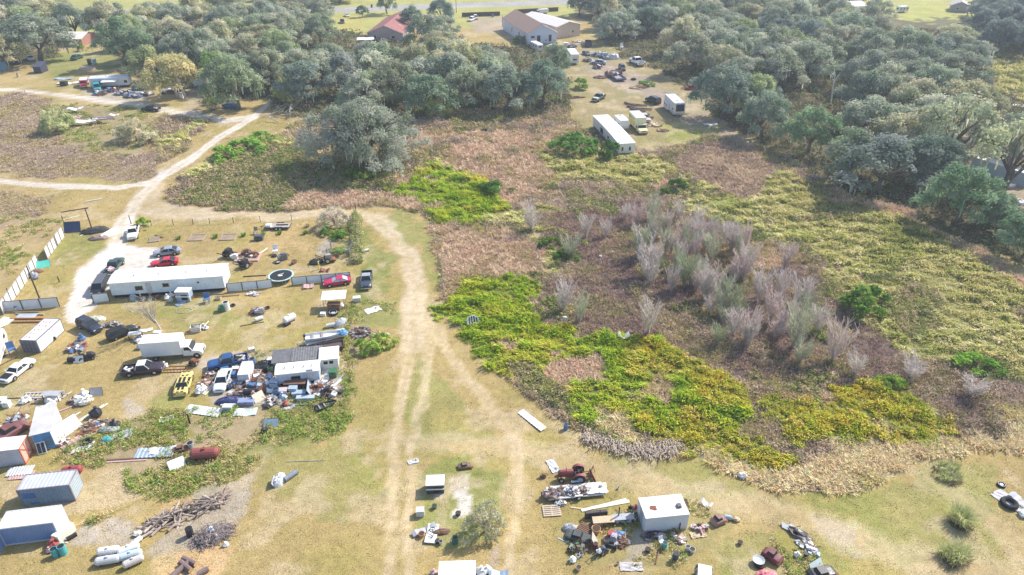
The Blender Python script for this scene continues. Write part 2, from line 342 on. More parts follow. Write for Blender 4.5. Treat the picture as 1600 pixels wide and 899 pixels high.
# (vegetation, colour, opacity, jitter, [(x, y, half width)])
TRACKS = [
 ('none', ASPH, 1, .5, [(130, 22, 5), (200, 18, 5), (540, 15, 5), (800, 6, 5), (1000, 1, 5), (1200, -4, 5)]),
 ('none', ASPH, 1, .5, [(1200, 0, 4), (1500, -6, 4)]),
 ('none', PALE, .85, 1.5, [(-200, 262, 5), (0, 282, 5), (100, 293, 5), (180, 294, 5), (240, 284, 6), (300, 249, 6), (340, 217, 5), (398, 184, 4), (425, 155, 3), (432, 130, 3)]),
 ('none', PALE, .75, 1.5, [(-100, 138, 3), (0, 140, 3), (60, 145, 3), (150, 156, 5), (230, 168, 5), (300, 179, 6), (355, 190, 6), (400, 183, 5)]),
 ('none', PALE, .9, 2.5, [(255, 270, 7), (218, 312, 9), (195, 350, 12), (180, 392, 14), (140, 430, 20), (128, 465, 16), (120, 500, 10)]),
 ('none', PALE, .8, 4, [(150, 440, 22), (175, 405, 24), (205, 403, 24), (245, 410, 13)]),
 ('none', (0.56, 0.46, 0.34), .8, 5, [(245, 290, 14), (230, 325, 20), (300, 335, 8), (420, 336, 7), (560, 334, 7), (612, 352, 12), (636, 400, 15), (650, 470, 20), (648, 540, 18)]),
 ('none', (0.57, 0.455, 0.30), .78, 5, [(640, 500, 9), (634, 600, 9), (620, 680, 8), (610, 760, 8), (604, 850, 8), (598, 930, 9)]),
 ('none', (0.57, 0.455, 0.30), .72, 5, [(672, 500, 9), (668, 600, 8), (652, 660, 8), (640, 720, 7), (634, 800, 7), (630, 930, 8)]),
 ('none', (0.57, 0.455, 0.30), .72, 5, [(655, 470, 14), (700, 545, 9), (750, 615, 9), (803, 690, 11), (812, 770, 9), (805, 860, 9), (800, 920, 10)]),
 ('none', SAND, .5, 7, [(640, 690, 18), (720, 700, 20), (810, 705, 24), (950, 742, 24), (1100, 780, 26), (1250, 812, 30), (1400, 870, 30), (1600, 900, 30)]),
 ('none', SAND, .35, 8, [(1600, 860, 22), (1570, 820, 20), (1520, 780, 18), (1440, 755, 18)]),
]
VGAIN = np.array((1.62, 1.55, 1.5))
VEG = {k: i for i, k in enumerate(['none', 'mow', 'floor', 'purple', 'mix', 'sparse', 'tan', 'lush', 'olive', 'tuss', 'weeds', 'dark'])}
_BB = [(min(p[0] for p in L[4]), max(p[0] for p in L[4]), min(p[1] for p in L[4]), max(p[1] for p in L[4])) for L in LAYERS]
def classify(x, y, soft=True):
    px, py = PX(x, y)
    jx = (fbm(x, y, 3.0, 5)-.5)*1.5 + (fbm(x, y, 14.0, 6)-.5)*2.2; jy = (fbm(x, y, 3.0, 9)-.5)*1.5 + (fbm(x, y, 14.0, 10)-.5)*2.2
    col = np.empty(x.shape+(3,)); col[:] = DRY
    veg = np.full(x.shape, VEG['mow'])
    for (v, c, op, jt, poly), bb in zip(LAYERS, _BB):
        m = 3*jt+2
        sel = np.nonzero((px > bb[0]-m) & (px < bb[1]+m) & (py > bb[2]-m) & (py < bb[3]+m))[0]
        if not len(sel): continue
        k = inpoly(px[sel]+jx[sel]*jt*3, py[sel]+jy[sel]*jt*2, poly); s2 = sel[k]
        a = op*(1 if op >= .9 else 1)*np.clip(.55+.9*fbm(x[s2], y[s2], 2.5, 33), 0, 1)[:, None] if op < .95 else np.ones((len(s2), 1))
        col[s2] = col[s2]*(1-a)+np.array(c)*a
        veg[s2] = VEG[v]
    # the wet ground is a patchwork: straw, olive and green scrub break through the dead brush and the lush grass
    n1 = fbm(x, y, 11.0, 201); n2 = fbm(x, y, 7.0, 202); n3 = fbm(x, y, 15.0, 203)
    pu = (veg == VEG['purple']) & (px > 250); lu = veg == VEG['lush']; ol = veg == VEG['olive']
    for m, v, c in ((pu & (n1 > .62), 'tan', TANG), (pu & (n2 > .66), 'mix', MIXG), (pu & (n3 > .69), 'olive', OLIVEG), (lu & (n2 > .70), 'tan', TANG), (ol & (n2 > .70), 'mix', OLIVEG), ((veg == VEG['dark']) & (n1 > .63), 'purple', LITTER), ((veg == VEG['dark']) & (n2 > .68), 'mix', MIXG), ((veg == VEG['dark']) & (n3 < .33), 'tan', TANG), ((veg == VEG['tan']) & (n2 < .36) & (py < 640), 'purple', LITTER), ((veg == VEG['weeds']) & (n2 > .58), 'sparse', TANG)):
        veg[m] = VEG[v]; col[m] = col[m]*.3+np.array(c)*.7
    for (v, c, op, jt, line) in TRACKS:
        d = polydist(px+jx*jt*2, py+jy*jt*1.5, line)
        a = np.clip((1.25-d)/.5, 0, 1)*op
        if jt > 2: a = a*np.clip(.25+1.3*fbm(x, y, 2.2, 41), 0, 1)
        if jt > 1: a = a*(1-.35*np.exp(-((d)/.28)**2))          # the grass strip between the wheel ruts
        col = col*(1-a[:, None])+np.array(c)*a[:, None]
        veg[d < (1.1 if op > .6 else .5)] = VEG[v]
    return col, veg, px, py
# ------------------------------------------------------------------ the ground sheet
def axis(segs):
    out = [segs[0][0]]
    for a, b, st in segs: out += list(np.linspace(a, b, max(1, int(round((b-a)/st)))+1)[1:])
    return np.array(out)
gx = axis([(-4000, -1000, 600), (-1000, -300, 50), (-300, -95, 2), (-95, 100, .55), (100, 300, 2), (300, 1000, 50), (1000, 4000, 600)])
gy = axis([(-400, 30, 40), (30, 130, .55), (130, 200, .8), (200, 430, 1.8), (430, 1000, 40), (1000, 5000, 500)])
GXX, GYY = np.meshgrid(gx, gy); _x = GXX.ravel(); _y = GYY.ravel()
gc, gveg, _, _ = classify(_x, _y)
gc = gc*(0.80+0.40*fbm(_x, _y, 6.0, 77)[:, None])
_m = fbm(_x, _y, 9.0, 91)
_mw = ((gveg == 1) & (_y < 330))[:, None]
gc = np.where(_mw, gc*(1-np.clip((_m-.5)*3, 0, .6)[:, None])+gc*np.array((.80, .93, .66))*np.clip((_m-.5)*3, 0, .6)[:, None], gc)
_m2 = np.clip((fbm(_x, _y, 4.0, 95)-.58)*5, 0, .55)[:, None]
gc = np.where(_mw, gc*(1-_m2)+np.array((.50, .40, .26))*_m2, gc)
nx, ny = len(gx), len(gy)
_i = np.arange(nx*ny).reshape(ny, nx)
q = np.stack([_i[:-1, :-1], _i[:-1, 1:], _i[1:, 1:], _i[1:, :-1]], -1).reshape(-1, 4)
_z = np.zeros(len(_x))
def ground_mat():
    m = bpy.data.materials.new('ground_soil_and_grass'); m.use_nodes = True; nt = m.node_tree; N = nt.nodes; Lk = nt.links
    bs = N['Principled BSDF']; bs.inputs['Roughness'].default_value = 0.95; bs.inputs['Specular IOR Level'].default_value = 0.15
    at = N.new('ShaderNodeAttribute'); at.attribute_name = 'Col'; tc = N.new('ShaderNodeTexCoord')
    col = at.outputs['Color']; hs = []
    for sc, lo, hi, det in ((0.9, 0.76, 1.20, 7), (6.0, 0.60, 1.38, 5)):
        n = N.new('ShaderNodeTexNoise'); n.inputs['Scale'].default_value = sc; n.inputs['Detail'].default_value = det; n.inputs['Roughness'].default_value = .7
        Lk.new(tc.outputs['Object'], n.inputs['Vector'])
        r = N.new('ShaderNodeMapRange'); r.inputs[1].default_value = .3; r.inputs[2].default_value = .7; r.inputs[3].default_value = lo; r.inputs[4].default_value = hi
        Lk.new(n.outputs[0], r.inputs[0])
        mx = N.new('ShaderNodeMix'); mx.data_type = 'RGBA'; mx.blend_type = 'MULTIPLY'; mx.inputs[0].default_value = 1
        Lk.new(col, mx.inputs[6]); Lk.new(r.outputs[0], mx.inputs[7]); col = mx.outputs[2]; hs.append(n)
    Lk.new(col, bs.inputs['Base Color'])
    bp = N.new('ShaderNodeBump'); bp.inputs['Strength'].default_value = .5; bp.inputs['Distance'].default_value = .12
    Lk.new(hs[1].outputs[0], bp.inputs['Height']); Lk.new(bp.outputs[0], bs.inputs['Normal'])
    return m
ground = link('ground', npmesh('ground', np.stack([_x, _y, _z], 1), q, np.zeros((0, 3)), gc, ground_mat()))
tag(ground, 'sandy ground of dry mown grass, dirt tracks and bare patches', None, None, 'structure')
# ------------------------------------------------------------------ blades and leaves as numpy batches
rng = np.random.default_rng(7)
def blades(bx, by, bz, az, L, l0, l1, w, col):
    """bent blades: lean l0 on the first half and l1 (from the vertical) on the second"""
    n = len(bx); ca, sa = np.cos(az), np.sin(az)
    p0 = np.stack([bx, by, bz], 1)
    d0 = np.stack([ca*np.sin(l0), sa*np.sin(l0), np.cos(l0)], 1); d1 = np.stack([ca*np.sin(l1), sa*np.sin(l1), np.cos(l1)], 1)
    p1 = p0+d0*(L*.55)[:, None]; p2 = p1+d1*(L*.5)[:, None]
    r = rng.uniform(0, math.pi, n); sd = np.stack([-sa, ca, np.zeros(n)], 1)
    sd = sd*np.cos(r*.3-.45)[:, None]+np.stack([ca, sa, np.zeros(n)], 1)*np.sin(r*.3-.45)[:, None]
    sw = sd*w[:, None]*.5
    v = np.stack([p0-sw*.7, p0+sw*.7, p1+sw, p1-sw, p2], 1).reshape(-1, 3)
    b = np.arange(n)[:, None]*5
    return v, b+np.array([0, 1, 2, 3]), b+np.array([3, 2, 4]), np.repeat(col, 5, 0)
def cards(c, nrm, size, asp, col):
    """leaf sprays: one kite-shaped face each"""
    n = len(c); nrm = nrm/np.maximum(np.linalg.norm(nrm, axis=1, keepdims=True), 1e-6)
    r = rng.normal(size=(n, 3)); u = np.cross(nrm, r); u /= np.maximum(np.linalg.norm(u, axis=1, keepdims=True), 1e-6); v = np.cross(nrm, u)
    a = (size*.5)[:, None]; b = a*asp[:, None] if hasattr(asp, '__len__') else a*asp
    vs = np.stack([c-u*a, c-v*b+u*a*.15, c+u*a, c+v*b+u*a*.15], 1).reshape(-1, 3)
    return vs, np.arange(n)[:, None]*4+np.array([0, 1, 2, 3]), np.zeros((0, 3), int), np.repeat(col, 4, 0)
def merge(parts):
    V = []; Q = []; T = []; C = []; o = 0
    for v, q_, t_, c in parts:
        V.append(v); Q.append(q_+o); T.append(t_+o); C.append(c); o += len(v)
    return np.concatenate(V), np.concatenate(Q), np.concatenate(T), np.concatenate(C)
STUFFM = leafmat('ground_cover_leaves', tint=False, transl=0.25)
def pick(pal, n, k=None):
    pal = np.array(pal); k = rng.integers(0, len(pal), n) if k is None else np.clip((k*len(pal)).astype(int), 0, len(pal)-1)
    return pal[k]
# scatter seeds: density falls with distance
def seeds(n_per_m2_near, box, ref=110.0):
    x0, x1, y0, y1 = box; out = []
    for ya in np.arange(y0, y1, 6.0):
        dist = math.hypot(ya+3, CH); d = n_per_m2_near*min(1.0, (ref/dist))**1.5
        half = 0.80*(ya*.9+30)
        xa, xb = max(x0, -half), min(x1, half)
        n = rng.poisson(max(0, (xb-xa)*6.0*d))
        out.append(np.stack([rng.uniform(xa, xb, n), rng.uniform(ya, ya+6, n)], 1))
    p = np.concatenate(out); return p[:, 0], p[:, 1]
sx, sy = seeds(4.2, (-300, 300, 40, 330))
_, sv, spx, spy = classify(sx, sy)
sdist = np.hypot(sy, CH); SC = np.clip(sdist/115.0, 1, 2.2)      # far tufts are drawn coarser
def sub(kind, keep=1.0, extra=None):
    m = (sv == VEG[kind]) & (rng.random(len(sv)) < keep)
    if extra is not None: m &= extra
    i = np.nonzero(m)[0]; return sx[i], sy[i], SC[i], i
def grass(x, y, sc, nb, L, w, pal, lean, clump=.35, coh=None, key=None, hm=None, jit=.18):
    """nb blades per seed"""
    n = len(x); N = n*nb; r = lambda a: np.repeat(a, nb)
    th = rng.uniform(0, 2*math.pi, N); rad = np.sqrt(rng.random(N))*clump*r(sc)
    bx = r(x)+np.cos(th)*rad; by = r(y)+np.sin(th)*rad
    az = th+rng.normal(0, .5, N) if coh is None else r(coh)+rng.normal(0, .55, N)
    LL = r(rng.uniform(L[0], L[1], n)*(1+(sc-1)*.5)*(1 if hm is None else hm))*rng.uniform(.55, 1.15, N)
    l0 = rng.uniform(lean[0], lean[1], N); l1 = l0+rng.uniform(.3, .9, N)
    if key is None: key = fbm(x, y, 7.0, 55)
    k = np.clip((key-.25)/.5+rng.normal(0, .16, n), 0, .999)
    c = pick(pal, n, k); c = r(np.arange(n)); 
    cc = pick(pal, n, k)[c]*rng.uniform(1-jit, 1+jit, (N, 1))*(1+rng.normal(0, .05, (N, 3)))
    return blades(bx, by, np.zeros(N)-.02, az, LL, l0, l1, rng.uniform(w[0], w[1], N)*r(sc), cc)
def leafy(x, y, sc, nc, R, H, size, pal, up=.8, key=None, z0=.05):
    """low leafy mounds: nc sprays on each seed's little dome"""
    n = len(x); N = n*nc; r = lambda a: np.repeat(a, nc)
    RR = r(rng.uniform(R[0], R[1], n)*sc); HH = r(rng.uniform(H[0], H[1], n)*(1+(sc-1)*.4))
    d = rng.normal(size=(N, 3)); d[:, 2] = np.abs(d[:, 2]); d /= np.linalg.norm(d, axis=1, keepdims=True)
    q_ = rng.uniform(.55, 1.05, N)
    c = np.stack([r(x)+d[:, 0]*RR*q_, r(y)+d[:, 1]*RR*q_, z0+d[:, 2]*HH*q_], 1)
    nr = d*np.array([1, 1, 1])+rng.normal(0, .55, (N, 3)); nr[:, 2] += up
    if key is None: key = fbm(x, y, 5.0, 58)
    k = np.clip((key-.25)/.5+rng.normal(0, .2, n), 0, .999)
    cc = np.repeat(pick(pal, n, k), nc, 0)*rng.uniform(.75, 1.25, (N, 1))
    return cards(c, nr, rng.uniform(size[0], size[1], N)*r(sc), .6, cc)
def stuff(name, parts, label, cat):
    v, q_, t_, c = merge(parts)
    o = link(name, npmesh(name, v, q_, t_, np.clip(c*VGAIN, 0.01, .9), STUFFM)); tag(o, label, cat, None, 'stuff'); return o
LUSH = [(0.42, 0.43, 0.075), (0.37, 0.43, 0.055), (0.24, 0.36, 0.04), (0.33, 0.42, 0.045), (0.18, 0.29, 0.035), (0.39, 0.44, 0.065)]
GOLD = [(0.46, 0.39, 0.075), (0.42, 0.40, 0.065), (0.36, 0.39, 0.055), (0.46, 0.41, 0.12), (0.29, 0.34, 0.045)]
OLIVE = [(0.41, 0.39, 0.19), (0.31, 0.33, 0.11), (0.52, 0.48, 0.30), (0.36, 0.375, 0.135), (0.26, 0.285, 0.095)]
TAN = [(0.54, 0.455, 0.29), (0.47, 0.385, 0.24), (0.60, 0.52, 0.34), (0.43, 0.34, 0.21), (0.38, 0.36, 0.15), (0.44, 0.42, 0.2)]
DEAD = [(0.31, 0.25, 0.20), (0.37, 0.305, 0.24), (0.25, 0.195, 0.155), (0.42, 0.345, 0.25), (0.31, 0.27, 0.14), (0.24, 0.22, 0.10)]
MIX = [(0.16, 0.19, 0.07), (0.20, 0.23, 0.075), (0.31, 0.24, 0.18), (0.27, 0.28, 0.09), (0.38, 0.30, 0.20), (0.15, 0.17, 0.07)]
WEED = [(0.16, 0.25, 0.05), (0.21, 0.27, 0.06), (0.11, 0.19, 0.04), (0.30, 0.25, 0.12), (0.26, 0.28, 0.08)]
# lush wet grass: greener on the left, gold to the right
x, y, sc, i = sub('lush')
gold = np.clip((spx[i]-930)/260+ (spy[i]-560)/260, 0, 1)*.8+.1*(spy[i] < 360)
isg = np.clip((fbm(x, y, 6.0, 72)-.3)/.4, 0, 1)*.85+.15*rng.random(len(x)) < gold
wave = fbm(x*1.3+y*.5, y*1.9, 3.2, 71)
hgt = np.clip((wave-.36)*3.4, .12, 1)
kp = wave > .2; x, y, sc, isg, hgt = x[kp], y[kp], sc[kp], isg[kp], hgt[kp]
hm = .75+.75*hgt; ca = -1.9+(fbm(x, y, 8, 78)-.5)*2.5
A = [grass(x[m], y[m], sc[m]*(.6+.6*hgt[m]), 18, (.55, 1.05), (.07, .13), pl, (.1, .75), .5, ca[m], hm=hm[m]) for m, pl in ((~isg, LUSH), (isg, GOLD))]
stuff('lush_grass', A, 'bright green and gold wet grass growing thick in the low ground', 'tall grass')
# olive wind-combed grass
x, y, sc, i = sub('olive')
keepw = fbm(x+y*.6, y*2.2-x*.3, 3.6, 73); kk = keepw > .18
x, y, sc, keepw = x[kk], y[kk], sc[kk], keepw[kk]
az = -2.5+(fbm(x, y, 9, 74)-.5)*2.0
stuff('matted_grass', [grass(x, y, sc*(.6+.7*keepw), 15, (.8, 1.3), (.07, .13), OLIVE, (.35, 1.1), .45, az, hm=np.clip((keepw-.22)*3.2, .35, 1.3))], 'olive and straw coloured grass combed over by the wind', 'tall grass')
# tan dry grass
x, y, sc, i = sub('tan')
TANP = [(0.47, 0.36, 0.265), (0.41, 0.305, 0.225), (0.53, 0.43, 0.31), (0.37, 0.275, 0.2), (0.34, 0.285, 0.15)]; ed = spy[i] > 640
stuff('dry_grass', [grass(x[m], y[m], sc[m], 14, (.45, 1.0), (.06, .12), pl, (.15, 1.0), .45, hm=np.where(spy[i][m] > 640, 1.15, 1.0)) for m, pl in ((ed, TAN), (~ed, TANP))], 'dry tan grass along the edge of the wet ground', 'dry grass')
x, y, sc, i = sub('tuss', .7)
stuff('tussock_grass', [grass(x, y, sc, 14, (.5, .9), (.08, .14), [(0.36, 0.28, 0.21), (0.30, 0.23, 0.17), (0.42, 0.34, 0.24)], (.1, 1.0), .4)], 'brown tussock grass near the white mobile home', 'dry grass')
# dead brush
x, y, sc, i = sub('purple')
far = spx[i] < 250
big = (fbm(x, y, 3.0, 81) > .42) & ~(far & (rng.random(len(x)) < .88))
A = [leafy(x[big], y[big], sc[big], 11, (.3, .6), (.25, .85), (.16, .34), DEAD, .4), grass(x, y, sc, 9, (.4, 1.1), (.05, .10), DEAD+[(0.36, 0.30, 0.14)], (.05, .8), .5, hm=np.where(far, .38, 1.0))]
b3 = (fbm(x, y, 8.0, 83) > .60) & (spx[i] > 500)
A.append(leafy(x[b3], y[b3], sc[b3], 14, (.35, .7), (.4, 1.0), (.18, .36), [(0.13, 0.16, 0.05), (0.20, 0.20, 0.07), (0.28, 0.24, 0.09)], .5))
b4 = (fbm(x, y, 5.0, 84) > .60) & (rng.random(len(x)) < .35) & ~far
A.append(leafy(x[b4], y[b4], sc[b4], 26, (.5, 1.0), (.9, 1.9), (.18, .34), [(0.30, 0.25, 0.2), (0.26, 0.2, 0.16), (0.36, 0.30, 0.22), (0.22, 0.2, 0.11)], .3))
dx, dy, ds, di = sub('dark')
db = fbm(dx, dy, 3.0, 86) > .5
DARKB = [(0.24, 0.175, 0.155), (0.29, 0.22, 0.19), (0.19, 0.14, 0.12), (0.33, 0.24, 0.18), (0.26, 0.235, 0.12)]
A += [grass(dx, dy, ds, 10, (.3, .9), (.05, .10), DARKB, (.05, .9), .5), leafy(dx[db], dy[db], ds[db], 10, (.3, .7), (.25, .9), (.14, .28), DARKB+[(0.16, 0.19, 0.07)], .4)]
stuff('dead_brush', A, 'purple brown dead brush and dry weed stalks', 'brush')
x, y, sc, i = sub('mix')
stuff('mixed_brush', [leafy(x, y, sc, 18, (.4, .8), (.4, 1.1), (.18, .36), MIX, .5), grass(x, y, sc, 5, (.5, 1.0), (.06, .1), MIX, (.1, .8), .5)], 'rough green and brown scrub beside the dirt track', 'scrub')
x, y, sc, i = sub('weeds')
den = fbm(x, y, 3.5, 85) > .38
stuff('yard_weeds', [leafy(x[den], y[den], sc[den], 18, (.35, .65), (.25, .75), (.14, .28), WEED, .6), grass(x, y, sc, 6, (.3, .7), (.05, .09), WEED+TAN[:2], (.1, .9), .5)], 'leafy green weeds growing among the scrap in the yard', 'weeds')
x, y, sc, i = sub('sparse')
den = fbm(x, y, 3.0, 87) > .50
stuff('rough_weeds', [leafy(x[den], y[den], sc[den], 12, (.2, .45), (.15, .5), (.12, .24), WEED+[(0.33, 0.28, 0.12)], .6), grass(x[den], y[den], sc[den], 9, (.2, .5), (.05, .09), WEED+TAN, (.1, 1.0), .45)], 'patchy weeds and rough grass round the junk', 'weeds')
x, y, sc, i = sub('mow', .85, sdist < 215)
stuff('mown_grass', [grass(x, y, sc, 8, (.07, .20), (.04, .08), [(0.24, 0.225, 0.075), (0.28, 0.24, 0.09), (0.30, 0.25, 0.11), (0.34, 0.28, 0.14), (0.40, 0.33, 0.2)], (.2, 1.3), .5, key=fbm(x, y, 2.5, 59))], 'short dry mown grass', 'grass')
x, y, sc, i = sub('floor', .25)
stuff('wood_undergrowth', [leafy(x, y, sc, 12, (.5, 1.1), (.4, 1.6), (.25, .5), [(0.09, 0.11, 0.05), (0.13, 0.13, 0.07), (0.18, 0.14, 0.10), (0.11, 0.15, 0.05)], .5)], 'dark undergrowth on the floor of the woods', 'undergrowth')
# ================================================================== TREES
CROWNM = leafmat('crown_leaves', tint=True, transl=0.42)
rt = np.random.default_rng(21)
def branch_mesh(mb, rnd, H, R, r0, n_limb=6, lean=0.0, fork=.28, open_=False):
    top = Vector((lean*H*.3, rnd.uniform(-.3, .3), H*fork))
    mb.tube([(0, 0, -.15), (top.x*.4, 0, top.z*.5), top], [r0*1.25, r0, r0*.85], 8)
    for k in range(n_limb):
        a = 2*math.pi*(k+rnd.uniform(-.3, .3))/n_limb; e = rnd.uniform(.55, .85)*R; zz = H*rnd.uniform(.58, .84)
        p1 = top+Vector((math.cos(a)*e*.45, math.sin(a)*e*.45, (zz-top.z)*.55)); p2 = Vector((math.cos(a)*e, math.sin(a)*e, zz))
        mb.tube([top-Vector((0, 0, .3)), p1, p2], [r0*.6, r0*.38, r0*.1], 6)
        for _ in range(3):
            b = a+rnd.uniform(-.9, .9); q = p1.lerp(p2, rnd.uniform(.1, .6))
            mb.tube([q, q+Vector((math.cos(b)*e*.35, math.sin(b)*e*.35, H*rnd.uniform(.04, .16)))], [r0*.22, r0*.05], 5)
def crown_np(R, H, n, size, pal, nb, z0=.3, flat=.62, seed=1, moss=0, ce_=.8, bs=(.17, .32), rin=.70):
    """leaf sprays gathered in clumps on and inside an uneven dome"""
    g = np.random.default_rng(seed)
    # boughs
    th = g.uniform(0, 2*math.pi, nb); ce = g.random(nb)**ce_
    lob = 1+.22*np.sin(th*2+g.uniform(0, 6))+.16*np.sin(th*3+g.uniform(0, 6))+.10*np.sin(th*5+g.uniform(0, 6))
    rad = R*lob*np.sqrt(1-ce**2)*g.uniform(rin, .95, nb)
    bz = H*(z0+(1-z0)*(.12+.74*ce*g.uniform(.82, 1.08, nb)))
    bx, by = np.cos(th)*rad, np.sin(th)*rad
    br = R*g.uniform(*bs, nb)
    w = br**2; k = g.choice(nb, n, p=w/w.sum())
    d = g.normal(size=(n, 3)); d /= np.linalg.norm(d, axis=1, keepdims=True); d[:, 2] = np.where(d[:, 2] < -.25, -d[:, 2]*.6, d[:, 2])
    q_ = np.clip(g.normal(.86, .2, n), .2, 1.25)
    c = np.stack([bx[k]+d[:, 0]*br[k]*q_, by[k]+d[:, 1]*br[k]*q_, bz[k]+d[:, 2]*br[k]*q_*flat*1.1], 1)
    nr = d+g.normal(0, .55, (n, 3)); nr[:, 2] += .5
    pal = np.array(pal); bc = pal[g.integers(0, len(pal), nb)]
    col = bc[k]*g.uniform(.87, 1.13, (n, 1))
    global rng; keep = rng; rng = g
    parts = [cards(c, nr, g.uniform(size*.6, size*1.35, n), .6, col)]
    if moss:
        m = moss; km = g.integers(0, nb, m); dd = g.normal(size=(m, 3)); dd /= np.linalg.norm(dd, axis=1, keepdims=True)
        L = g.uniform(.8, 2.2, m)
        cx_ = np.stack([bx[km]+dd[:, 0]*br[km], by[km]+dd[:, 1]*br[km], bz[km]-np.abs(dd[:, 2])*br[km]*.6], 1)
        a = g.uniform(0, 2*math.pi, m); u = np.stack([np.cos(a), np.sin(a), np.zeros(m)], 1)*(g.uniform(.15, .3, m))[:, None]
        dn = np.zeros((m, 3)); dn[:, 2] = -L
        vs = np.stack([cx_-u, cx_+u, cx_+u*.3+dn, cx_-u*.3+dn], 1).reshape(-1, 3)
        parts.append((vs, np.arange(m)[:, None]*4+np.array([0, 1, 2, 3]), np.zeros((0, 3), int), np.repeat(np.array([(0.33, 0.34, 0.28)])*g.uniform(.7, 1.2, (m, 1)), 4, 0)))
    rng = keep
    return merge(parts)
OAKP = [(0.225, 0.245, 0.175), (0.27, 0.285, 0.21), (0.19, 0.22, 0.15), (0.32, 0.32, 0.25), (0.25, 0.255, 0.20)]
OAKS = []
for k in range(7):
    rnd = random.Random(k+3)
    v, q_, t_, c = crown_np(7.0, 13.0, 9500, .52, OAKP, 52, seed=100+k, z0=.16, flat=.95, moss=70, ce_=.9, bs=(.13, .27))
    cm = npmesh('crown', v, q_, t_, c, CROWNM)
    mb = MB(); branch_mesh(mb, rnd, 13.0, 7.0, .42, 6, rnd.uniform(-.4, .4)); tm_o = mb.build('trunk', BARK, smooth=True); tm = tm_o.data; bpy.data.objects.remove(tm_o)
    OAKS.append((cm, tm))
def twig_mesh(H, R, n1, n2, seed, col, spread=.5, w=.07, up=1.0):
    """bare sapling: stems that fork into a fan of fine twigs (thin blades)"""
    g = np.random.default_rng(seed); V = []; 
    P0 = []; P1 = []; WW = []
    for k in range(n1):
        a = g.uniform(0, 2*math.pi); e = R*g.uniform(.15, 1.0)*spread; h = H*g.uniform(.6, 1.0)
        b0 = np.array([math.cos(a)*.12, math.sin(a)*.12, 0]); tip = np.array([math.cos(a)*e, math.sin(a)*e, h]); mid = (b0+tip)/2+np.array([-math.cos(a)*e*.18, -math.sin(a)*e*.18, h*.08])
        P0 += [b0, mid]; P1 += [mid, tip]; WW += [w*1.4, w]
        for _ in range(n2):
            t = g.uniform(.2, .95); s0 = b0*(1-t)+tip*t; 
            aa = a+g.normal(0, 1.1); l = H*g.uniform(.12, .32)*(1.15-t*.5)
            s1 = s0+np.array([math.cos(aa)*l*.5, math.sin(aa)*l*.5, l*up*g.uniform(.5, 1.0)])
            P0.append(s0); P1.append(s1); WW.append(w*.7)
            for _ in range(2):
                t2 = g.uniform(.3, 1); q0 = s0*(1-t2)+s1*t2; a3 = aa+g.normal(0, 1.0); l2 = l*.5
                P0.append(q0); P1.append(q0+np.array([math.cos(a3)*l2*.5, math.sin(a3)*l2*.5, l2*g.uniform(.3, 1)])); WW.append(w*.5)
    P0 = np.array(P0); P1 = np.array(P1); WW = np.array(WW)[:, None]; n = len(P0)
    d = P1-P0; d /= np.linalg.norm(d, axis=1, keepdims=True); s = np.cross(d, g.normal(size=(n, 3))); s /= np.linalg.norm(s, axis=1, keepdims=True); s2 = np.cross(d, s)
    # three-sided tapering sticks
    ring = lambda p, w_: [p+s*w_*.5, p-s*w_*.25+s2*w_*.43, p-s*w_*.25-s2*w_*.43]
    vs = np.stack(ring(P0, WW)+ring(P1, WW*.45), 1).reshape(-1, 3)
    b = np.arange(n)[:, None]*6; q = np.concatenate([b+np.array([0, 1, 4, 3]), b+np.array([1, 2, 5, 4]), b+np.array([2, 0, 3, 5])])
    c = np.repeat(np.array(col)[None]*g.uniform(.8, 1.2, (n, 1)), 6, 0)
    return vs, q, np.zeros((0, 3), int), c
SAPL = []
for k in range(5):
    cm = npmesh('crown', *twig_mesh(5.2, 2.5, 14, 16, 300+k, (0.78, 0.74, 0.72), .72, .082), CROWNM)
    mb = MB(); mb.tube([(0, 0, -.1), (.04, .02, .7), (.06, -.03, 1.5)], [.10, .085, .05], 6); to = mb.build('trunk', PALEBARK); SAPL.append((cm, to.data)); bpy.data.objects.remove(to)
GREYSHRUB = []
for k in range(3):
    v, q_, t_, c = crown_np(3.0, 4.6, 4600 if k else 2300, .30, [(0.27, 0.27, 0.20), (0.32, 0.31, 0.24), (0.22, 0.23, 0.16)], 56, seed=400+k, z0=.02, flat=.85, ce_=1.7, bs=(.16, .28))
    v2 = twig_mesh(4.4, 3.0, 14, 8, 420+k, (0.42, 0.38, 0.34), .9, .07)
    cm = npmesh('crown', *merge([(v, q_, t_, c), v2]), CROWNM)
    mb = MB(); branch_mesh(mb, random.Random(k), 4.6, 2.4, .16, 5); to = mb.build('trunk', BARK); GREYSHRUB.append((cm, to.data)); bpy.data.objects.remove(to)
BUSH = []
for k in range(4):
    v, q_, t_, c = crown_np(2.0, 2.2, 1500, .34, [(0.11, 0.18, 0.045), (0.15, 0.21, 0.06), (0.085, 0.145, 0.04)], 20, seed=440+k, z0=.02, flat=.8)
    cm = npmesh('crown', v, q_, t_, c, CROWNM)
    mb = MB(); branch_mesh(mb, random.Random(k+50), 2.2, 1.6, .08, 5, fork=.2); to = mb.build('trunk', BARK); BUSH.append((cm, to.data)); bpy.data.objects.remove(to)
TREEG = 1.52
def tree(name, cat, label, proto, px, py, H, R, tint=(1, 1, 1), group=None, dims=(7.0, 13.0), rz=None, xy=None):
    p = Vector((xy[0], xy[1], 0)) if xy else G(px, py)
    t = thing(name, label, cat, p, random.uniform(0, 6.28) if rz is None else rz, group)
    t.scale = (R/dims[0], R/dims[0], H/dims[1])
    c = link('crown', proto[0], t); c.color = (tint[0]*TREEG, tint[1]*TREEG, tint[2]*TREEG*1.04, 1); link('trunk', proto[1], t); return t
random.seed(11)
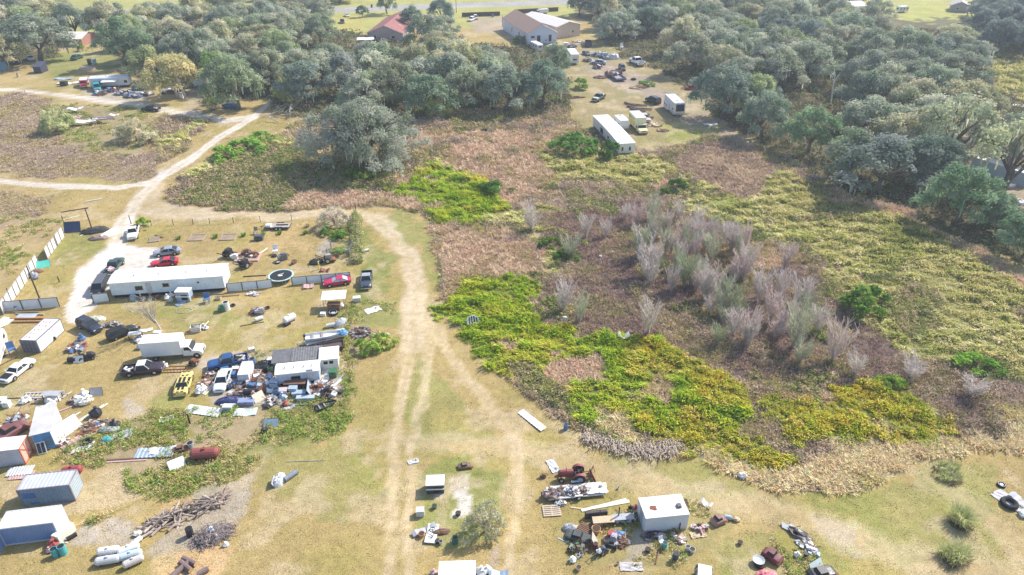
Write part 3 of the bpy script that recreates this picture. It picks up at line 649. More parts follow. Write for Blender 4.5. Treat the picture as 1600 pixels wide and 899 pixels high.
GT = (1, 1, 1); BLUE = (.82, .92, 1.0); PALEG = (1.35, 1.35, .95); YEL = (1.35, 1.22, .9); GREENT = (.95, 1.25, .75); DKT = (.62, .68, .62); GRY = (1.3, 1.22, 1.15)
# ---- trees that stand out: (kind, px, py of the foot, height, radius, tint, label)
PROM = [
 ('o', 64, 96, 17, 13, (.95, 1, .98), 'broad dark live oak shading the parked cars at the far left yard'),
 ('o', 118, 62, 15, 8, (.9, 1, .95), 'grey live oak rising behind the little house with the pink end wall'),
 ('o', 8, 108, 13, 7, YEL, 'pale yellowish tree at the edge over the blue shed'),
 ('o', -8, 60, 16, 10, GRY, 'pale grey oak behind the yellowish tree at the left edge'),
 ('o', 196, 104, 17, 9, (.75, .95, .75), 'dark green oak with a bare dark trunk beside the green lawn'),
 ('p', 279, 154, 15, 8.5, (1.75, 1.5, 1.0), 'tall straw coloured tree with a leaning white trunk by the junk heaps'),
 ('o', 238, 128, 12, 6.5, (1.2, 1.25, .85), 'olive green tree behind the long pale trailer home'),
 ('o', 372, 172, 16, 8, (1, 1.12, .9), 'grey green oak hanging over the parked blue pickup by the bend'),
 ('o', 345, 140, 13, 6, (1.05, 1.3, .7), 'yellow green oak behind the white van'),
 ('o', 425, 140, 14, 8, (1.1, 1.1, .95), 'greyish oak where the track enters the wood'),
 ('o', 300, 112, 14, 7, (.7, .8, .75), 'dark oak right behind the white van'),
 ('big', 572, 262, 17.5, 13.2, (.98, 1.04, .98), 'great silvery live oak hung with moss, standing before the wood'),
 ('o', 480, 160, 13, 8, (.82, .95, .95), 'bluish oak just behind the left shoulder of the great mossy oak'),
 ('o', 540, 150, 14, 8, (.9, .95, 1.0), 'blue grey oak behind the crown of the great mossy oak'),
 ('o', 618, 165, 14, 8, (1.0, 1.0, .9), 'oak with a brownish top behind the right side of the great mossy oak'),
 ('o', 668, 182, 13, 7.5, (.8, 1.0, .85), 'oak at the wood edge right of the great mossy oak'),
 ('o', 730, 172, 14, 8, (1.15, 1.2, 1.05), 'light grey oak above the yellow leaved shrub'),
 ('o', 790, 175, 13.5, 8.5, (.85, .95, .95), 'round bluish oak on the near edge of the middle wood'),
 ('o', 848, 168, 14, 8, (.78, .95, .9), 'dark oak on the last corner of the middle wood near the white camper'),
 ('o', 866, 118, 11, 5.5, (.9, 1.05, .9), 'oak crowding the side of the white camper'),
 ('o', 1370, 302, 13, 11, (.72, .8, .88), 'wide dark oak with grey branches on the near edge of the right wood'),
 ('o', 1440, 290, 12, 7, (.66, .8, .8), 'dark oak just right of the wide dark oak at the field edge'),
 ('o', 1492, 350, 13, 7, (.78, 1.05, .8), 'dark green pointed tree by the olive field beside the grey trailer'),
 ('o', 1545, 355, 8, 5, (.8, .95, .8), 'low dark tree between the pointed tree and the right edge'),
 ('open', 1566, 303, 17, 9.5, (1.3, 1.3, 1.0), 'tall thin crowned tree with dark spreading limbs over the grey trailer'),
 ('open', 1478, 262, 18, 9, (1.25, 1.25, 1.05), 'thin crowned tree with twin dark trunks at the right of the wood'),
 ('o', 1602, 400, 9, 5.5, (.7, .95, .75), 'dark bush like tree cut by the right edge above the olive field'),
 ('o', 1262, 240, 12, 7, (.8, 1.05, .75), 'green tinged tree at the wood edge left of the wide dark oak'),
 ('o', 1128, 185, 15, 8.5, (.78, .9, .95), 'tall blue grey oak on the corner of the right wood by the pale camper'),
 ('o', 1190, 215, 13, 7.5, (.85, .98, .92), 'oak along the right wood edge past the pale camper'),
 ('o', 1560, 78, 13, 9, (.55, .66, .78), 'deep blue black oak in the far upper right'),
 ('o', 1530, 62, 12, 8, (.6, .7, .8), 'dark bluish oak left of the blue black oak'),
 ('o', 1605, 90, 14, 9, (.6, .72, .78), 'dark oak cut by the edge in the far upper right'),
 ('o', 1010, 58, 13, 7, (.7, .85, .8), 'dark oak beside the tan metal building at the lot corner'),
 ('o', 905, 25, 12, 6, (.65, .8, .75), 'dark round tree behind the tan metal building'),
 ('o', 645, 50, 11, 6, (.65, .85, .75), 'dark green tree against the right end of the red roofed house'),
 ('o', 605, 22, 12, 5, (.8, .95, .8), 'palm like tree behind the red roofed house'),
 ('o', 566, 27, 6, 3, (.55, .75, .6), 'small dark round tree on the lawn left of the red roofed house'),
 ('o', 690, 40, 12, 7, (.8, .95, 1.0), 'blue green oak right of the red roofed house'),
]
v, q_, t_, c = crown_np(14.5, 17.5, 44000, .52, [(0.24, 0.25, 0.19), (0.30, 0.305, 0.245), (0.2, 0.22, 0.155), (0.34, 0.33, 0.28)], 150, seed=77, z0=.04, flat=.95, moss=260, ce_=1.0, bs=(.10, .19), rin=.35)
mb = MB(); branch_mesh(mb, random.Random(5), 17.5, 14.5, .8, 10, fork=.2); to = mb.build('trunk', BARK, smooth=True)
BIGOAK = (npmesh('crown', v, q_, t_, c, CROWNM), to.data); bpy.data.objects.remove(to)
mb = MB(); mb.tube([(-1.6, 1.0, -.1), (-.7, .2, 6), (0, 0, 9)], [.32, .28, .2], 7); branch_mesh(mb, random.Random(8), 13.0, 7.0, .3, 6, .3, .5); to = mb.build('trunk', PALEBARK, smooth=True)
PALEO = (OAKS[2][0], to.data); bpy.data.objects.remove(to)
v, q_, t_, c = crown_np(7.0, 13.0, 2300, .62, OAKP, 24, seed=88, z0=.42, flat=.8, moss=60)
mb = MB(); branch_mesh(mb, random.Random(9), 13.0, 7.0, .42, 7, .2, .3); branch_mesh(mb, random.Random(12), 11.0, 6.0, .3, 5, -.6, .35); to = mb.build('trunk', BARK, smooth=True)
OPENO = (npmesh('crown', v, q_, t_, c, CROWNM), to.data); bpy.data.objects.remove(to)
placed = []
CLEAR = [(786, 12, 912, 72), (562, 18, 636, 62), (90, 108, 232, 150), (300, 106, 322, 142), (876, 78, 916, 110), (94, 48, 148, 76), (720, 14, 784, 40), (40, 84, 72, 118), (1396, 4, 1480, 40), (525, 10, 575, 60), (1282, 125, 1312, 165), (912, 55, 1020, 130), (245, 95, 290, 156), (1512, 235, 1562, 285), (1480, 4, 1516, 22), (362, 160, 372, 172), (540, 6, 800, 18), (805, 64, 850, 80)]
def covers(x, y, H, R):
    qx, qt = PX(np.array([x]), np.array([y]), H*.94); _, qb = PX(np.array([x]), np.array([y]), H*.25); sc_ = CF/math.hypot(y, CH)*R*.85
    return any(qx[0]+sc_ > a and qx[0]-sc_ < c and qt[0] < d and qb[0] > b for a, b, c, d in CLEAR)
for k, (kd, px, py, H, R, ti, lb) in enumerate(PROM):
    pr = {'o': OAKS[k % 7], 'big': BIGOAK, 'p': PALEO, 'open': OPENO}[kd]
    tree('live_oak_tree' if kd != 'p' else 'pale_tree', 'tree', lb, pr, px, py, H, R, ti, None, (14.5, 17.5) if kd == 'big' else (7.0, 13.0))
    g = G(px, py); placed.append((g.x, g.y, R))
# ---- the woods
def wood(poly, sp, lab, group, tints, hr=(10, 15), rr=(6.8, 9.5), seed=0, edge=.62):
    rnd = random.Random(seed); c = [G(x, y) for x, y in poly]
    x0, x1 = min(p.x for p in c), max(p.x for p in c); y0, y1 = min(p.y for p in c), max(p.y for p in c)
    wp = [(p.x, p.y) for p in c]; n = 0
    yy = y0
    while yy < y1:
        xx = x0+rnd.uniform(0, sp)
        while xx < x1:
            X, Y = xx+rnd.uniform(-.32, .32)*sp, yy+rnd.uniform(-.32, .32)*sp
            if inpoly(np.array([X]), np.array([Y]), wp)[0] and all(math.hypot(X-a, Y-b) > edge*r+2.2 for a, b, r in placed):
                qx, qy = PX(np.array([X]), np.array([Y]))
                ht, rd = rnd.uniform(*hr), rnd.uniform(*rr)
                if -90 < qx[0] < 1690 and not covers(X, Y, ht, rd):
                    ti = rnd.choice(tints); f = rnd.uniform(.85, 1.15)
                    tree('live_oak_tree', 'tree', lab, OAKS[rnd.randrange(7)], 0, 0, ht, rd, tuple(f*t for t in ti), group, xy=(X, Y))
                    placed.append((X, Y, 6)); n += 1
            xx += sp
        yy += sp*.9
    return n
TW = [(1.2, 1.2, 1.1), (1.1, 1.15, 1.08), (1.4, 1.3, 1.1), (.95, 1.05, .95), (1.45, 1.35, 1.05), (1.2, 1.3, .9), (1.35, 1.35, 1.3), (1.05, 1.1, 1.1), (1.0, 1.1, .95)]
n1 = wood([(175, 100), (150, 50), (350, 28), (545, 30), (560, 62), (640, 75), (720, 65), (780, 72), (875, 85), (893, 160), (700, 180), (600, 185), (440, 176), (425, 140), (330, 170), (320, 110)], 14, 'grey green live oak crowded among others in the middle wood', 'live oaks of the middle wood', TW, seed=1)
n2 = wood([(915, 20), (930, 55), (1012, 92), (1115, 140), (1125, 180), (1215, 230), (1320, 284), (1430, 300), (1465, 250), (1530, 180), (1520, 90), (1470, 40), (1380, 34), (1250, 22), (1130, 5), (950, 4)], 15, 'grey green live oak packed in the large right hand wood', 'live oaks of the right hand wood', TW+[(.85, .95, 1.05), (1.25, 1.2, 1.1)], seed=2)
n3 = wood([(1470, 250), (1540, 215), (1590, 230), (1700, 300), (1700, 380), (1620, 360), (1590, 300), (1530, 285)], 14, 'oak among the trailers beyond the olive field', 'oaks by the trailers at the right edge', TW, hr=(9, 12), rr=(4, 6), seed=3)
n4 = wood([(-150, 30), (60, 22), (140, 26), (140, 34), (60, 60), (-20, 66), (-150, 70)], 14, 'oak at the far left before the open field', 'oaks of the far left yard', TW, seed=4)
n5 = wood([(300, 0), (530, -2), (540, 10), (300, 22)], 16, 'oak along the far road at the top', 'oaks beside the far road', TW, seed=5)
n6 = wood([(940, -3), (1180, -6), (1200, 3), (950, 6)], 18, 'oak along the far road behind the right wood', 'oaks beside the far road on the right', TW, seed=6)
n7 = wood([(640, 42), (780, 58), (775, 64), (650, 70)], 15, 'oak between the red roofed house and the grey house', 'oaks between the two houses', TW, hr=(9, 12), rr=(5, 6.5), seed=7)
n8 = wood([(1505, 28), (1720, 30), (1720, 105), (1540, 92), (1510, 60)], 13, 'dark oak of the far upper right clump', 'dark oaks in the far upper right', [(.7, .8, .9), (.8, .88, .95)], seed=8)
n9 = wood([(1180, -8), (1390, -9), (1390, 4), (1190, 6)], 20, 'far oak above the right hand wood', 'far oaks above the right hand wood', TW, seed=9)
print('trees', n8, n9, n1, n2, n3, n4, n5, n6, n7)
# ---- bare saplings in the wet ground: (px, py, height, radius, tint, words)
SAP = [(831, 362, 6.4, 3.9, 0, 'wide whitish bare sapling left of the others near the tan grass'), (915, 372, 5.6, 3.0, 0, 'bare sapling above the dark green creeper patch'),
 (946, 372, 4.6, 2.2, 0, 'thin bare sapling beside the one above the creeper patch'), (890, 405, 5.4, 3.0, 1, 'greenish bare sapling behind the creeper patch'),
 (880, 487, 6.6, 3.4, 0, 'bare sapling standing alone above the bright grass'), (906, 503, 5.6, 2.5, 1, 'small pinkish sapling beside the lone one above the bright grass'),
 (1012, 522, 7.0, 3.2, 0, 'silvery bare sapling with a dark foot at the edge of the gold grass'), (1018, 345, 6.2, 3.2, 1, 'tall pale green sapling at the back of the thicket'),
 (1003, 400, 6.6, 3.6, 0, 'bare sapling in the back left of the thicket'), (1040, 395, 6.4, 3.2, 1, 'green tinted sapling in the back of the thicket'), (1010, 432, 7.6, 4.4, 0, 'large grey sapling at the left front of the thicket'),
 (1068, 450, 7.6, 3.6, 2, 'sapling with green leaves clinging in the middle of the thicket'), (1085, 385, 6.4, 3.6, 0, 'white bare sapling in the back middle of the thicket'), (1110, 410, 6.6, 3.4, 1, 'pale sapling behind the green leaved one'),
 (1142, 395, 6.2, 3.4, 3, 'pinkish sapling at the back right of the thicket'), (1105, 470, 7.0, 3.6, 0, 'bare sapling in the front middle of the thicket'), (1160, 440, 7.0, 3.8, 3, 'pink grey sapling in the right of the thicket'),
 (1140, 490, 6.6, 3.2, 2, 'dull green sapling in the front of the thicket'), (1185, 470, 6.6, 3.4, 0, 'grey sapling near the right side of the thicket'), (1165, 535, 7.0, 3.8, 3, 'rosy bare sapling in the front row'),
 (1205, 505, 6.6, 3.4, 3, 'rosy sapling behind the tall forked one'), (1238, 545, 8.4, 4.0, 1, 'tall forked sapling with a white scar on its trunk'), (1250, 480, 6.6, 3.4, 0, 'pale sapling behind the tall forked one'),
 (1300, 565, 7.8, 3.6, 3, 'rosy fan shaped sapling at the right end of the front row'), (1275, 520, 6.0, 3.0, 0, 'grey sapling between the forked and the fan shaped ones'), (1225, 420, 6.0, 3.0, 3, 'pinkish sapling by the olive grass'),
 (1120, 540, 4.4, 2.6, 2, 'short leafy sapling at the front of the thicket'), (1335, 585, 4.0, 3.0, 0, 'low grey bare shrub right of the fan shaped sapling'), (1420, 590, 3.6, 3.4, 0, 'low spreading bare shrub among the grey twigs on the right'), (1515, 620, 3.8, 3.4, 0, 'grey bare shrub far out on the right of the wet ground'),
 (975, 345, 4.0, 2.4, 0, 'small bare sapling behind the thicket near the tussocks'), (1060, 345, 4.6, 2.6, 0, 'small grey sapling right of the tall pale green one')]
TS = [(.70, .68, .64), (.60, .64, .50), (.48, .55, .37), (.70, .645, .61)]
for k, (px, py, H, R, ti, lb) in enumerate(SAP):
    tree('bare_sapling', 'sapling', lb, SAPL[k % 5], px, py, H*1.02, R*.95, TS[ti], 'bare saplings in the wet ground', (2.6, 5.2))
rs = random.Random(90); tp = [G(x, y) for x, y in [(985, 350), (1130, 370), (1250, 430), (1330, 560), (1270, 575), (1150, 545), (1080, 490), (1000, 440)]]; tpl = [(p.x, p.y) for p in tp]; cnt = 0
while cnt < 56:
    X, Y = rs.uniform(min(p[0] for p in tpl), max(p[0] for p in tpl)), rs.uniform(min(p[1] for p in tpl), max(p[1] for p in tpl))
    if inpoly(np.array([X]), np.array([Y]), tpl)[0]:
        tree('bare_sapling', 'sapling', 'pale leafless sapling crowded in the thicket on the wet ground', SAPL[cnt % 5], 0, 0, rs.uniform(3.4, 7.2), rs.uniform(1.6, 3.2), rs.choice(TS+[TS[0], TS[3]]), 'crowded saplings of the thicket', (2.6, 5.2), xy=(X, Y)); cnt += 1
# ---- single shrubs
SHR = [('g', 757, 832, 4.4, 2.2, (1.2, 1.2, 1.05), 'grey green small tree on the mound before the sandy patch'), ('g', 214, 220, 6.0, 5.0, (1.6, 1.5, 1.3), 'round grey twiggy bush beside the far track'),
 ('g', 92, 205, 7.5, 4.2, (1.4, 1.5, 1.0), 'loose green tree in the scrub above the white debris'), ('g', 523, 352, 4.5, 3.2, (1.5, 1.4, 1.4), 'bare grey shrub at the fence by the pen'), ('b', 1350, 487, 4.4, 4.0, (1.0, 1.15, .8), 'round green bush alone at the edge of the olive field'),
 ('b', 896, 238, 5.2, 5.4, (.9, 1.15, .9), 'large green bush against the white mobile home'), ('b', 952, 247, 4.4, 3.0, (.6, .85, .75), 'dark bush at the near end of the white mobile home'), ('b', 352, 248, 3.0, 4.2, (1.6, 1.7, 1.1), 'bright green bush by the bend of the track'), ('b', 388, 236, 3.2, 4.6, (1.5, 1.7, 1.1), 'bright green bush right of the one by the bend'), ('b', 408, 222, 3, 3.2, (1.4, 1.6, 1.0), 'smaller bright bush behind the two by the bend'),
 ('b', 1056, 298, 2.6, 2.4, (.7, .9, .75), 'dark green clump beside the brown tussocks'), ('b', 1040, 303, 1.6, 1.6, (1, 1, .9), 'grey bush touching the dark clump by the tussocks'), ('b', 860, 385, 1.8, 2.2, (.85, .95, .6), 'dark creeper bush left in the creeper patch'), ('b', 886, 402, 2.0, 2.2, (.8, .95, .6), 'dark creeper bush right in the creeper patch'), ('b', 776, 303, 2.6, 3.4, (.7, .95, .7), 'dark green bush right of the upper bright grass'),
 ('b', 530, 396, 1.3, 1.7, (1.7, 1.6, 1.2), 'weeds filling the square pen'), ('b', 575, 548, 2.0, 1.9, (1.9, 1.8, 1.3), 'shrub overgrowing the rubble next to the fire ring'), ('b', 598, 538, 2.0, 1.9, (2.4, 1.9, 1.6), 'brownish shrub right of the one by the fire ring'), ('b', 905, 137, 3.0, 3.6, (1.5, 1.5, .9), 'yellow green bush by the corner of the back lot'), ('b', 1008, 134, 1.6, 3.0, (1.1, 1.25, .7), 'green bush by the old boat in the back lot'),
 ('g', 450, 155, 7, 4.5, (1.5, 1.6, .8), 'yellow green tree over the fallen grey branches'), ('g', 680, 180, 6, 4, (1.5, 1.7, .6), 'yellow leaved shrub at the foot of the middle wood'), ('b', 225, 356, 2.0, 1.5, (2.2, 2.0, 1.1), 'pale yellow shrub behind the white pickup at the gate'),
 ('b', 530, 372, 1.6, 1.7, (1.2, 1.4, .9), 'green shrub against the pen'), ('b', 510, 366, 1.5, 1.3, (1, 1.25, .9), 'green shrub left of the one against the pen'), ('b', 1560, 330, 2.6, 3, (.8, .9, .8), 'low grey bush under the thin crowned tree'), ('b', 130, 80, 2.5, 2, (1.6, 1.5, .8), 'banana like plant in front of the little house'), ('b', 1392, 605, 1.6, 2.0, (1.5, 1.5, .8), 'yellow green low bush in the grey twigs at the right'), ('b', 1520, 575, 2, 3.0, (1.3, 1.5, .8), 'green bush patch below the olive field'), ('g', 1490, 230, 3, 3, (1.2, 1.2, 1), 'grey shrub under the twin trunked tree'),
 ('b', 640, 68, 2.6, 2.4, (.7, 1, .7), 'dark shrub at the near corner of the red roofed house'), ('b', 738, 170, 2, 2, (1.2, 1.5, .7), 'light green shrub on the near edge of the middle wood'), ('b', 812, 68, 3.2, 3.2, (.6, .75, .75), 'dark shrub beside the side wall of the grey house')]
for k, (kd, px, py, H, R, ti, lb) in enumerate(SHR):
    if kd == 'g': tree('shrub', 'shrub', lb, GREYSHRUB[k % 3], px, py, H, R, ti, None, (3.0, 4.6))
    else: tree('bush', 'bush', lb, BUSH[k % 4], px, py, H, R, ti, None, (2.0, 2.2))
# ---- banana clump, pampas tufts, yard seedlings
def fountain(name, cat, label, px, py, H, R, pal, n, w, lean=(.1, .9), rz=None, group=None):
    global rng; keep = rng; rng = np.random.default_rng(int(px*7+py))
    p = G(px, py); t = thing(name, label, cat, p, 0, group)
    th = rng.uniform(0, 2*math.pi, n)+.5*np.sin(rng.uniform(0, 6.28, n)*2); rad = np.sqrt(rng.random(n))*R*.42*(1+.3*np.sin(th*2+px))
    nc_ = 5 if R > 2 else 1; ct = rng.uniform(-.45, .45, (nc_, 2))*R*(nc_ > 1); kc = rng.integers(0, nc_, n); ch = rng.uniform(.55, 1.1, nc_)[kc] if nc_ > 1 else 1
    H = H*ch; rad = rad*(.55 if nc_ > 1 else 1)
    v = blades(np.cos(th)*rad+ct[kc, 0], np.sin(th)*rad+ct[kc, 1], np.zeros(n), th+rng.normal(0, .4, n), rng.uniform(.45, 1.15, n)*H, rng.uniform(*lean, n)*(.3+.7*np.sqrt(rng.random(n))), rng.uniform(lean[0]+.2, lean[1]+.6, n), rng.uniform(.7, 1.3, n)*w, pick(pal, n)*rng.uniform(.8, 1.2, (n, 1)))
    o = link('foliage', npmesh('foliage', *v, CROWNM), t); o.color = (1, 1, 1, 1)
    rng = keep; return t
GP = [(0.16, 0.30, 0.05), (0.24, 0.36, 0.06), (0.33, 0.40, 0.08), (0.12, 0.22, 0.05)]
for k, (px, py) in enumerate([(546, 280), (560, 282), (574, 283), (586, 280), (553, 273), (578, 274)]):
    fountain('banana_plant', 'plant', 'broad leaved bright green plant in the clump under the great mossy oak', px, py, 2.4, 1.6, GP, 26, .55, (.1, .7), group='broad leaved plants under the oak')
PA = [(0.50, 0.54, 0.2), (0.62, 0.62, 0.32), (0.80, 0.76, 0.55), (0.36, 0.44, 0.13)]; PD = [(0.22, 0.16, 0.12), (0.16, 0.12, 0.09), (0.3, 0.24, 0.16)]
for px, py, H, R, lb in [(1478, 738, 1.4, 1.8, 'wide low clump of pale pampas grass by the reed bank'), (1500, 816, 1.9, 1.15, 'upright clump of pale pampas grass in the mown field'), (1490, 870, 2.0, 1.35, 'clump of pampas grass with a dead brown skirt, nearest of the clumps')]:
    t = fountain('pampas_grass', 'grass clump', lb, px, py, H, R*1.7, PA, 1300, .045, (.0, .95))
    d = fountain('dead_blades', 'x', 'x', px, py, H*.45, R*1.9, PD, 500, .06, (.4, 1.2)); sk = d.children[0]; sk.name = 'dead_skirt'; sk.parent = t; bpy.data.objects.remove(d)
for px, py, lb in [(279, 374, 'between the lumber heap and the first frame'), (337, 372, 'between the two timber frames'), (381, 369, 'right of the second timber frame'), (411, 368, 'beside the black tub'), (437, 366, 'small and alone below the flatbed trailer'), (477, 366, 'dull green one right of the flatbed trailer'), (480, 355, 'orange tinged one by the far fence')]:
    fountain('garden_plant', 'plant', 'small planted seedling '+lb, px, py, .9, .7, GP if px != 480 else TAN, 60, .12, (.1, .9), group='planted seedlings')
# ================================================================== VEHICLES
def paint(r, g, b, rough=.3, rust=None, var=.08): return P(r, g, b, rough, 0, var, .9, rust)
def wheel(t, x, y, r=.33, w=.22, rim=CHROME, side=1, name='wheel'):
    mb = MB(); mb.cyl((0, -w/2, 0), (0, w/2, 0), r, n=14); o = mb.build(name, RUBBER, t); o.location = (x, y, r)
    mb = MB(); mb.cyl((0, side*(w/2-.02), 0), (0, side*(w/2+.012), 0), r*.62, r*.5, n=10); mb.build('rim', rim, o)
    return o
def ringx(x, hw, zb, zm, zt, cr=.9):
    return [(x, y*hw, z) for y, z in ((-.86, zb), (-.97, zb+.10), (-1, zm), (-.965, zt-.10), (-.86*cr, zt), (-.35, zt+.025), (.35, zt+.025), (.86*cr, zt), (.965, zt-.10), (1, zm), (.97, zb+.10), (.86, zb))]
CARS = {
 'sedan': dict(L=4.85, W=1.84, belt=.95, H=1.45, hood=.92, deck=.98, g=(-1.85, -1.05, .30, 1.15), wb=2.8),
 'coupe': dict(L=4.75, W=1.90, belt=.90, H=1.34, hood=.88, deck=.95, g=(-1.95, -1.0, .05, .85), wb=2.75),
 'classic': dict(L=5.1, W=1.92, belt=.92, H=1.38, hood=.93, deck=.96, g=(-1.35, -.75, .40, .95), wb=2.9),
 'wagon': dict(L=4.75, W=1.85, belt=1.05, H=1.78, hood=1.02, deck=1.06, g=(-2.28, -2.0, .35, 1.05), wb=2.75),
 'van': dict(L=5.1, W=1.98, belt=1.15, H=1.92, hood=1.05, deck=1.15, g=(-2.5, -2.4, 1.0, 1.75), wb=3.0),
 'pickup': dict(L=5.6, W=1.95, belt=1.10, H=1.78, hood=1.08, deck=1.0, g=(-.75, -.55, .55, 1.15), wb=3.4),
}
def car(style, col, pr, pf, label, cat='car', roofcol=None, stripes=None, hoodcol=None, bedload=None, name=None, group=None, k=1.0, rim=CHROME, hoodopen=False, L=None, glass=GLASS, bedcol=BLACK):
    a = G(*pr); b = G(*pf); c = (a+b)/2; D = CARS[style]; L = L or D['L']; W = D['W']; hl = L/2; hw = W/2
    t = thing(name or {'pickup': 'pickup_truck', 'wagon': 'sport_utility_car', 'van': 'passenger_van'}.get(style, 'parked_car'), label, cat, c, yaw_of(a, b), group); t.scale = (k, k, k)
    zb, zm = (.28, .62) if style != 'pickup' else (.42, .78)
    belt, hood, deck, H = D['belt'], D['hood'], D['deck'], D['H']; g = D['g']
    mb = MB(); f0 = g[3]
    if style == 'pickup':
        st = [(-.80, .97, belt), (-.7, 1, belt), (f0-.1, 1, belt), (f0+.15, .99, hood+.02), (hl-.5, .97, hood), (hl-.12, .93, hood-.10), (hl, .88, hood-.26)]
    else:
        st = [(-hl, .84, deck-.28), (-hl+.12, .94, deck-.06), (-hl+.4, .98, deck), (g[0]+.1, 1, belt+.01), (0, 1, belt), (f0-.1, 1, belt), (f0+.2, .99, hood+.01), (hl-.55, .95, hood-.03), (hl-.15, .88, hood-.14), (hl, .78, hood-.30)]
    mb.loft([ringx(x, hw*q, zb, zm, z) for x, q, z in st])
    mb.m = 1
    wx = [D['wb']/2*L/D['L'], -D['wb']/2*L/D['L']]
    r = .37 if style in ('pickup',) else .33
    for x in wx:
        if style == 'pickup' and x < 0: continue
        for s in (-1, 1): mb.cyl((x, s*hw*.80, r+.04), (x, s*(hw+.004), r+.04), r+.07, n=14)
    body = mb.build('body', [col, BLACK], t)
    if stripes is not None:
        mb = MB()
        for s in (-.28, .28):
            for x0, x1, z0, z1 in ((g[3]+.28, hl-.16, hood+.038, hood-.09), (-hl+.13, g[0]-.02, deck-.02, deck+.045)):
                mb.slab([(x0, s-.17, z0), (x1, s-.17, z1), (x1, s+.17, z1), (x0, s+.17, z0)], .012)
            mb.slab([(g[1], s-.17, H+.004), (g[2], s-.17, H+.004), (g[2], s+.17, H+.004), (g[1], s+.17, H+.004)], .012)
        mb.build('racing_stripes', stripes, t)
    if hoodcol is not None:
        mb = MB(); mb.slab([(g[3]+.25, -hw*.72, hood+.035), (hl-.35, -hw*.70, hood), (hl-.35, hw*.70, hood), (g[3]+.25, hw*.72, hood+.035)], .03); mb.build('hood', hoodcol, t)
    # cabin: pillars and roof in paint, panes in glass
    tw = hw*.72; bw = hw*.93
    B = [(g[0], -bw, belt), (g[3], -bw, belt), (g[3], bw, belt), (g[0], bw, belt)]; T = [(g[1], -tw, H-.05), (g[2], -tw, H-.05), (g[2], tw, H-.05), (g[1], tw, H-.05)]
    rc = roofcol or col
    mb = MB(); mb.loft([[(x, y, H-.06) for x, y in ((g[1]-.04, -tw-.03), (g[2]+.05, -tw-.03), (g[2]+.05, tw+.03), (g[1]-.04, tw+.03))], [(x, y, H-.015) for x, y in ((g[1]-.01, -tw), (g[2]+.02, -tw), (g[2]+.02, tw), (g[1]-.01, tw))], [(x, y, H) for x, y in ((g[1]+.15, -tw*.8), (g[2]-.15, -tw*.8), (g[2]-.15, tw*.8), (g[1]+.15, tw*.8))]])
    for p, q in zip(B, T): mb.tube([p, q], .05, 5)
    if style != 'pickup':
        xm, xt = (g[0]*.42+g[3]*.58-.35, g[1]*.45+g[2]*.55-.15)
        for s in (-1, 1): mb.tube([(xm, s*(bw-.01), belt), (xt, s*(tw), H-.05)], .045, 5)
        if style in ('wagon', 'van'):
            for s in (-1, 1): mb.tube([(g[0]*.72, s*bw, belt), (g[1]*.72, s*tw, H-.05)], .05, 5)
    mb.build('roof', rc, t)
    def pane(nm, ps):
        c0 = sum((Vector(p) for p in ps), Vector())/len(ps); mb = MB(); mb.slab([c0+(Vector(p)-c0)*.97 for p in ps], -.02); mb.build(nm, glass, t)
    pane('windshield', [B[1], B[2], T[2], T[1]]); pane('rear_window', [B[3], B[0], T[0], T[3]])
    pane('side_window', [B[0], B[1], T[1], T[0]]); pane('side_window', [B[2], B[3], T[3], T[2]])
    for s in (-1, 1):
        mb = MB(); mb.box((hl-.09, s*hw*.60, hood-.25), (.10, .34, .15)); mb.build('headlight', LAMPW, t)
        mb = MB(); mb.box((-hl+(.03 if style != 'pickup' else -.005), s*hw*.70, deck-.20), (.10, .30, .15)); mb.build('taillight', LAMPR, t)
        mb = MB(); mb.box((g[3]-.15, s*(hw+.08), belt+.08), (.10, .18, .13)); mb.build('mirror', col, t)
        for x in wx: wheel(t, x, s*(hw-.11), r, .23, rim, s)
    if style in ('pickup', 'classic', 'van'):
        mb = MB(); mb.box((hl+.02, 0, .52), (.14, W*.9, .16)); mb.build('bumper', CHROME, t); mb = MB(); mb.box((-hl-.03, 0, .52), (.12, W*.9, .15)); mb.build('bumper', CHROME, t)
    mb = MB(); mb.box((hl-.05, 0, hood-.26), (.10, W*.42, .12)); mb.build('grille', BLACK, t)
    if style == 'pickup':
        mb = MB(); x0, x1 = -hl, -.86; zt = 1.06
        for s in (-1, 1):
            prof = [(x0, .48)]+[(wx[1]+(r+.08)*math.cos(an), r+.04+(r+.08)*math.sin(an)) for an in np.linspace(math.pi*.93, math.pi*.07, 8)]+[(x1, .48), (x1, zt), (x0, zt)]
            n = len(prof); y0, y1 = s*(hw-.11), s*hw
            mb.add([(x, y0, z) for x, z in prof]+[(x, y1, z) for x, z in prof], [tuple(range(n)), tuple(range(n, 2*n))]+[(i, (i+1) % n, n+(i+1) % n, n+i) for i in range(n)])
        mb.box((x1-.03, 0, .8), (.06, W-.22, .56)); mb.m = 1; mb.box(((x0+x1)/2, 0, .58), (x1-x0-.12, W-.2, .06)); mb.build('cargo_bed', [col, bedcol], t)
        mb = MB(); mb.box((x0+.035, 0, .77), (.07, W-.23, .54)); mb.build('tailgate', col, t)
        mb = MB(); mb.box((0, 0, .38), (L-.6, .8, .14)); mb.build('chassis', BLACK, t)
        if bedload:
            rnd = random.Random(int(pr[0])); mb = MB()
            for _ in range(9):
                mb.m = rnd.randrange(len(bedload)); mb.box((rnd.uniform(x0+.4, x1-.4), rnd.uniform(-.6, .6), .8+rnd.uniform(0, .25)), (rnd.uniform(.3, .7), rnd.uniform(.2, .5), rnd.uniform(.2, .5)), rnd.uniform(0, 3), rnd.uniform(-.4, .4))
            mb.build('load', bedload, t)
